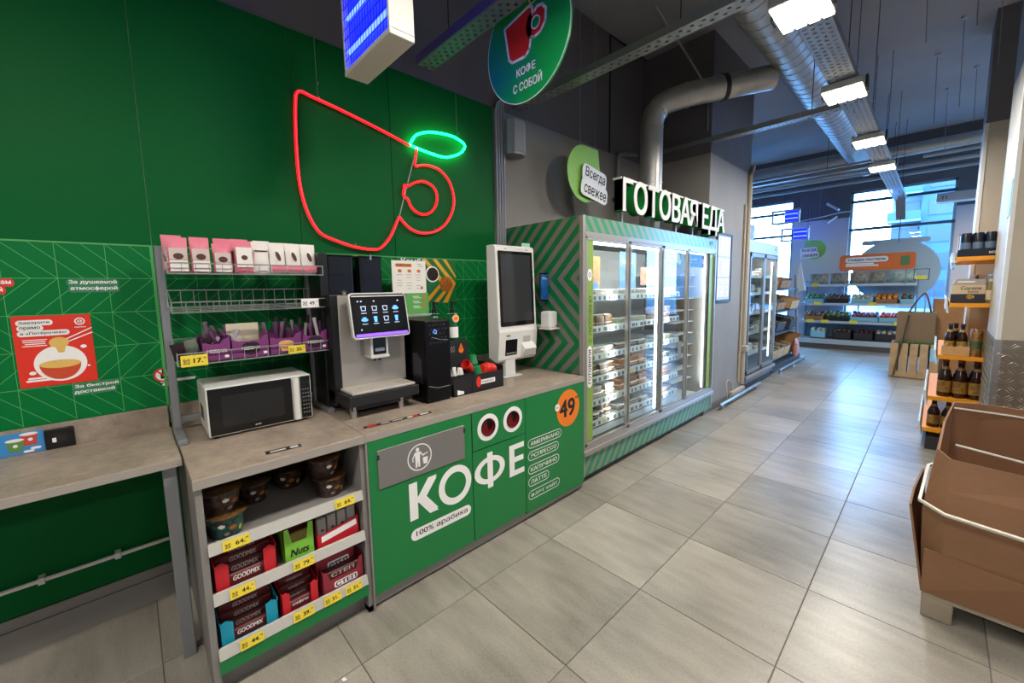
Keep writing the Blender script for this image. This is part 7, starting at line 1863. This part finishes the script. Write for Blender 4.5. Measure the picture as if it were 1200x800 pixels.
# level 5 (z 1.74): tray of dark cans
tc_ = thing('can_carton', 'dark carton tray of cans on the top board of the drinks shelf', 'carton', (0.22, 5.4, 1.74))
MB().box(0.095, 0.36, 5.28, 5.55, 1.751, 1.757).box(0.095, 0.36, 5.275, 5.28, 1.751, 1.81).box(0.09, 0.095, 5.275, 5.55, 1.751, 1.81).build('tray', 'can_dark', tc_)
mb = MB(); text(mb, 'BEER', (0.30, 5.2735, 1.78), XR, ZU, w=0.06, h=0.018, bold=0.02); mb.build('lettering', 'white_print', tc_)
for i in range(4):
    for j in range(3): can('black and blue can in the top tray, %s row, %s from the aisle' % (['front', 'middle', 'back'][j], ['first', 'second', 'third', 'fourth'][i]), 0.135+i*0.07, 5.315+j*0.075, 1.758, 0.034, 0.195, 'can_dark', 'band_blue', 'dark cans in the top tray')
MB().box(0.10, 0.53, 5.75, 6.3, 1.752, 1.98).solo('plain_carton', 'cardboard', 'plain cardboard carton behind the can tray on the top board', 'carton')
MB().prism([(0.05, 1.70), (0.12, 1.745), (0.10, 1.705)], 'y', 5.26, 5.4).solo('torn_wrap', 'flag_paper', 'torn white wrap hanging from the top board', 'wrap')
# lower levels: big brown bottles
for i, (x, y) in enumerate(((0.09, 5.34), (0.185, 5.34), (0.28, 5.34), (0.09, 5.45), (0.185, 5.45), (0.28, 5.45))): beer('large brown bottle with red cap, %s from the aisle, %s row, second lowest board' % (['first', 'second', 'third'][i % 3], ['front', 'back'][i//3]), x, y, 0.501, 0.047, 0.335, 'bottle_brown', 'bottle_gold', 'cap_red', 'large brown bottles')
for i, (x, y) in enumerate(((0.04, 5.34), (0.13, 5.34), (0.22, 5.34))): beer('brown bottle on the lowest board of the drinks shelf, %s from the aisle' % ['first', 'second', 'third'][i], x, y, 0.201, 0.043, 0.26, 'bottle_brown', 'bottle_gold', 'cap_red', 'lowest row of brown bottles')

# ================================================================== CARDBOARD BIN ON A PALLET
pal = thing('pallet', 'pale wooden pallet under the big cardboard bin', 'pallet', (0.6, 3.0, 0))
mat('pallet_wood', '#a39684', 0.75, noise=(6, '#8c806f', 0.4)); mat('carton_brown', '#8d6649', 0.72, noise=(5, '#835e43', 0.4), bump=(60, 0.1)); mat('carton_in', '#9d7a50', 0.75, noise=(4, '#a27d50', 0.4)); mat('strap_white', '#e0dccf', 0.5)
P0x, P1x, P0y, P1y = 0.037, 1.2, 2.55, 3.35
for i in range(5): B(P0x, P1x, P0y+i*0.17, P0y+i*0.17+0.12, 0.10, 0.122).build('deck_board', 'pallet_wood', pal)
for x in (P0x, (P0x+P1x)/2-0.05, P1x-0.1):
    for y in (P0y, (P0y+P1y)/2-0.05, P1y-0.12): RB(x, x+0.1, y, y+0.12, 0.0, 0.10, r=0.004, seg=1).build('block', 'pallet_wood', pal)
bin_ = thing('cardboard_bin', 'large open brown cardboard bin bound with white straps', 'cardboard box', (0.6, 2.95, 0.122))
def sheet(mb, pts, th, n):
    """thick sheet from quad pts, thickness along n"""
    N = Vector(n).normalized()*th; a = [Vector(p) for p in pts]
    vs = a+[p+N for p in a]; k = len(a)
    mb.add(vs, [list(range(k))[::-1], list(range(k, 2*k))]+[(i, (i+1) % k, (i+1) % k+k, i+k) for i in range(k)]); return mb
# lower skirt tray
sx0, sx1, sy0, sy1, zb, zs = 0.03, 1.2, 2.545, 3.33, 0.122, 0.335
sk = MB()
sheet(sk, [(sx0, sy0, zb), (sx1, sy0, zb), (sx1, sy0-0.02, zs-0.05), (0.75, sy0-0.025, zs-0.04), (0.35, sy0-0.03, zs-0.02), (sx0, sy0-0.012, zs)], 0.008, (0, 1, 0)); sk.build('lower_front', 'carton_brown', bin_)
sheet(MB(), [(sx0, sy1, zb), (sx0, sy0, zb), (sx0-0.045, sy0+0.02, 0.40), (sx0-0.062, sy0+0.05, 0.50), (sx0-0.055, sy0+0.2, 0.53), (sx0-0.03, sy1-0.1, 0.48)], 0.008, (1, 0, 0)).build('side_flap', 'carton_brown', bin_)
# upper sleeve, octagonal-cornered, open on top
def ring(z, grow, bulge):
    return [(0.03-grow, 2.60-grow), (0.085, 2.555-grow-bulge), (0.6, 2.55-grow-bulge*1.3), (1.2+grow, 2.56-grow), (1.2+grow, 3.27+grow), (0.19, 3.29+grow), (0.09-grow*0.3, 3.24+grow), (0.05-grow, 3.1)]
rz = [(0.13, 0.0, 0.0), (0.34, 0.012, 0.015), (0.5, 0.018, 0.012), (0.62, 0.005, 0.006)]
tops = [0.785, 0.76, 0.735, 0.71, 0.86, 0.885, 0.885, 0.80]
rings = [[(p[0], p[1], z) for p in ring(z, g_, b_)] for (z, g_, b_) in rz]
rt = ring(0, -0.012, -0.01); rings.append([(p[0], p[1], t_) for p, t_ in zip(rt, tops)])
mb = MB(); vs = [p for r_ in rings for p in r_]; n = 8
mb.add(vs, [(i*n+k, i*n+(k+1) % n, (i+1)*n+(k+1) % n, (i+1)*n+k) for i in range(len(rings)-1) for k in range(n)]); 
sl = mb.build('sleeve', 'carton_brown', bin_)
md = sl.modifiers.new('board', 'SOLIDIFY'); md.thickness = 0.009; md.offset = -1
B(0.09, 1.19, 2.6, 3.25, 0.124, 0.134).build('bottom', 'carton_in', bin_)
def strap(pts, name, closed=False, w=0.007): 
    mb = MB(); mb.tube(pts, w, 4, closed=closed); mb.build(name, 'strap_white', bin_)
loop = [(p[0]+(p[0]-0.6)*0.008, p[1]+(p[1]-2.95)*0.03, z) for p, z in zip(ring(0, 0.024, 0.014), [0.545, 0.53, 0.49, 0.44, 0.48, 0.5, 0.53, 0.54])]
strap(loop, 'outer_strap', True, 0.008)
strap([(0.10, 2.72, 0.79), (0.3, 2.72, 0.765), (0.7, 2.72, 0.735), (1.19, 2.73, 0.72)], 'inner_strap', False, 0.005)
strap([(0.10, 3.20, 0.86), (0.3, 3.262, 0.845), (0.7, 3.255, 0.82), (1.19, 3.245, 0.80)], 'rear_strap', False, 0.005)
mb = MB(); mb.box(0.355, 0.358, 2.525, 2.526, 0.36, 0.71); mb.build('crease', 'carton_in', bin_)
# second pallet crate edge behind
B(0.05, 0.055, 3.9, 3.9, 0, 0) if False else None
# litter scrap on the floor
MB().add([(-1.555, 0.50, 0.001), (-1.535, 0.505, 0.001), (-1.533, 0.49, 0.004), (-1.553, 0.487, 0.001)], [(0, 1, 2, 3)]).solo('paper_scrap', 'white_print', 'tiny white paper scrap on the floor by the snack cabinet', 'paper scrap')

# brackets on the far wall above the sign
br = thing('wall_bracket', 'pale angled tube bracket high on the far wall beside the big window', 'bracket', (-1.9, 12.4, 3.0))
MB().tube([(-2.0, 12.45, 3.45), (-1.75, 12.3, 3.25)], 0.03, 8).build('upper_arm', 'white_metal', br)
MB().tube([(-1.8, 12.45, 3.12), (-1.95, 12.3, 2.98), (-2.05, 12.45, 3.05)], 0.022, 8).build('lower_arm', 'white_metal', br)
cw = MB().tube([(-3.2, 12.44, 3.05), (-2.5, 12.42, 3.1), (-2.0, 12.42, 3.16), (-1.75, 12.4, 3.2), (-1.2, 12.4, 3.2)], 0.012, 6)
cw.solo('wall_cable', 'white_metal', 'pale cable run along the far wall between the two windows', 'cable')
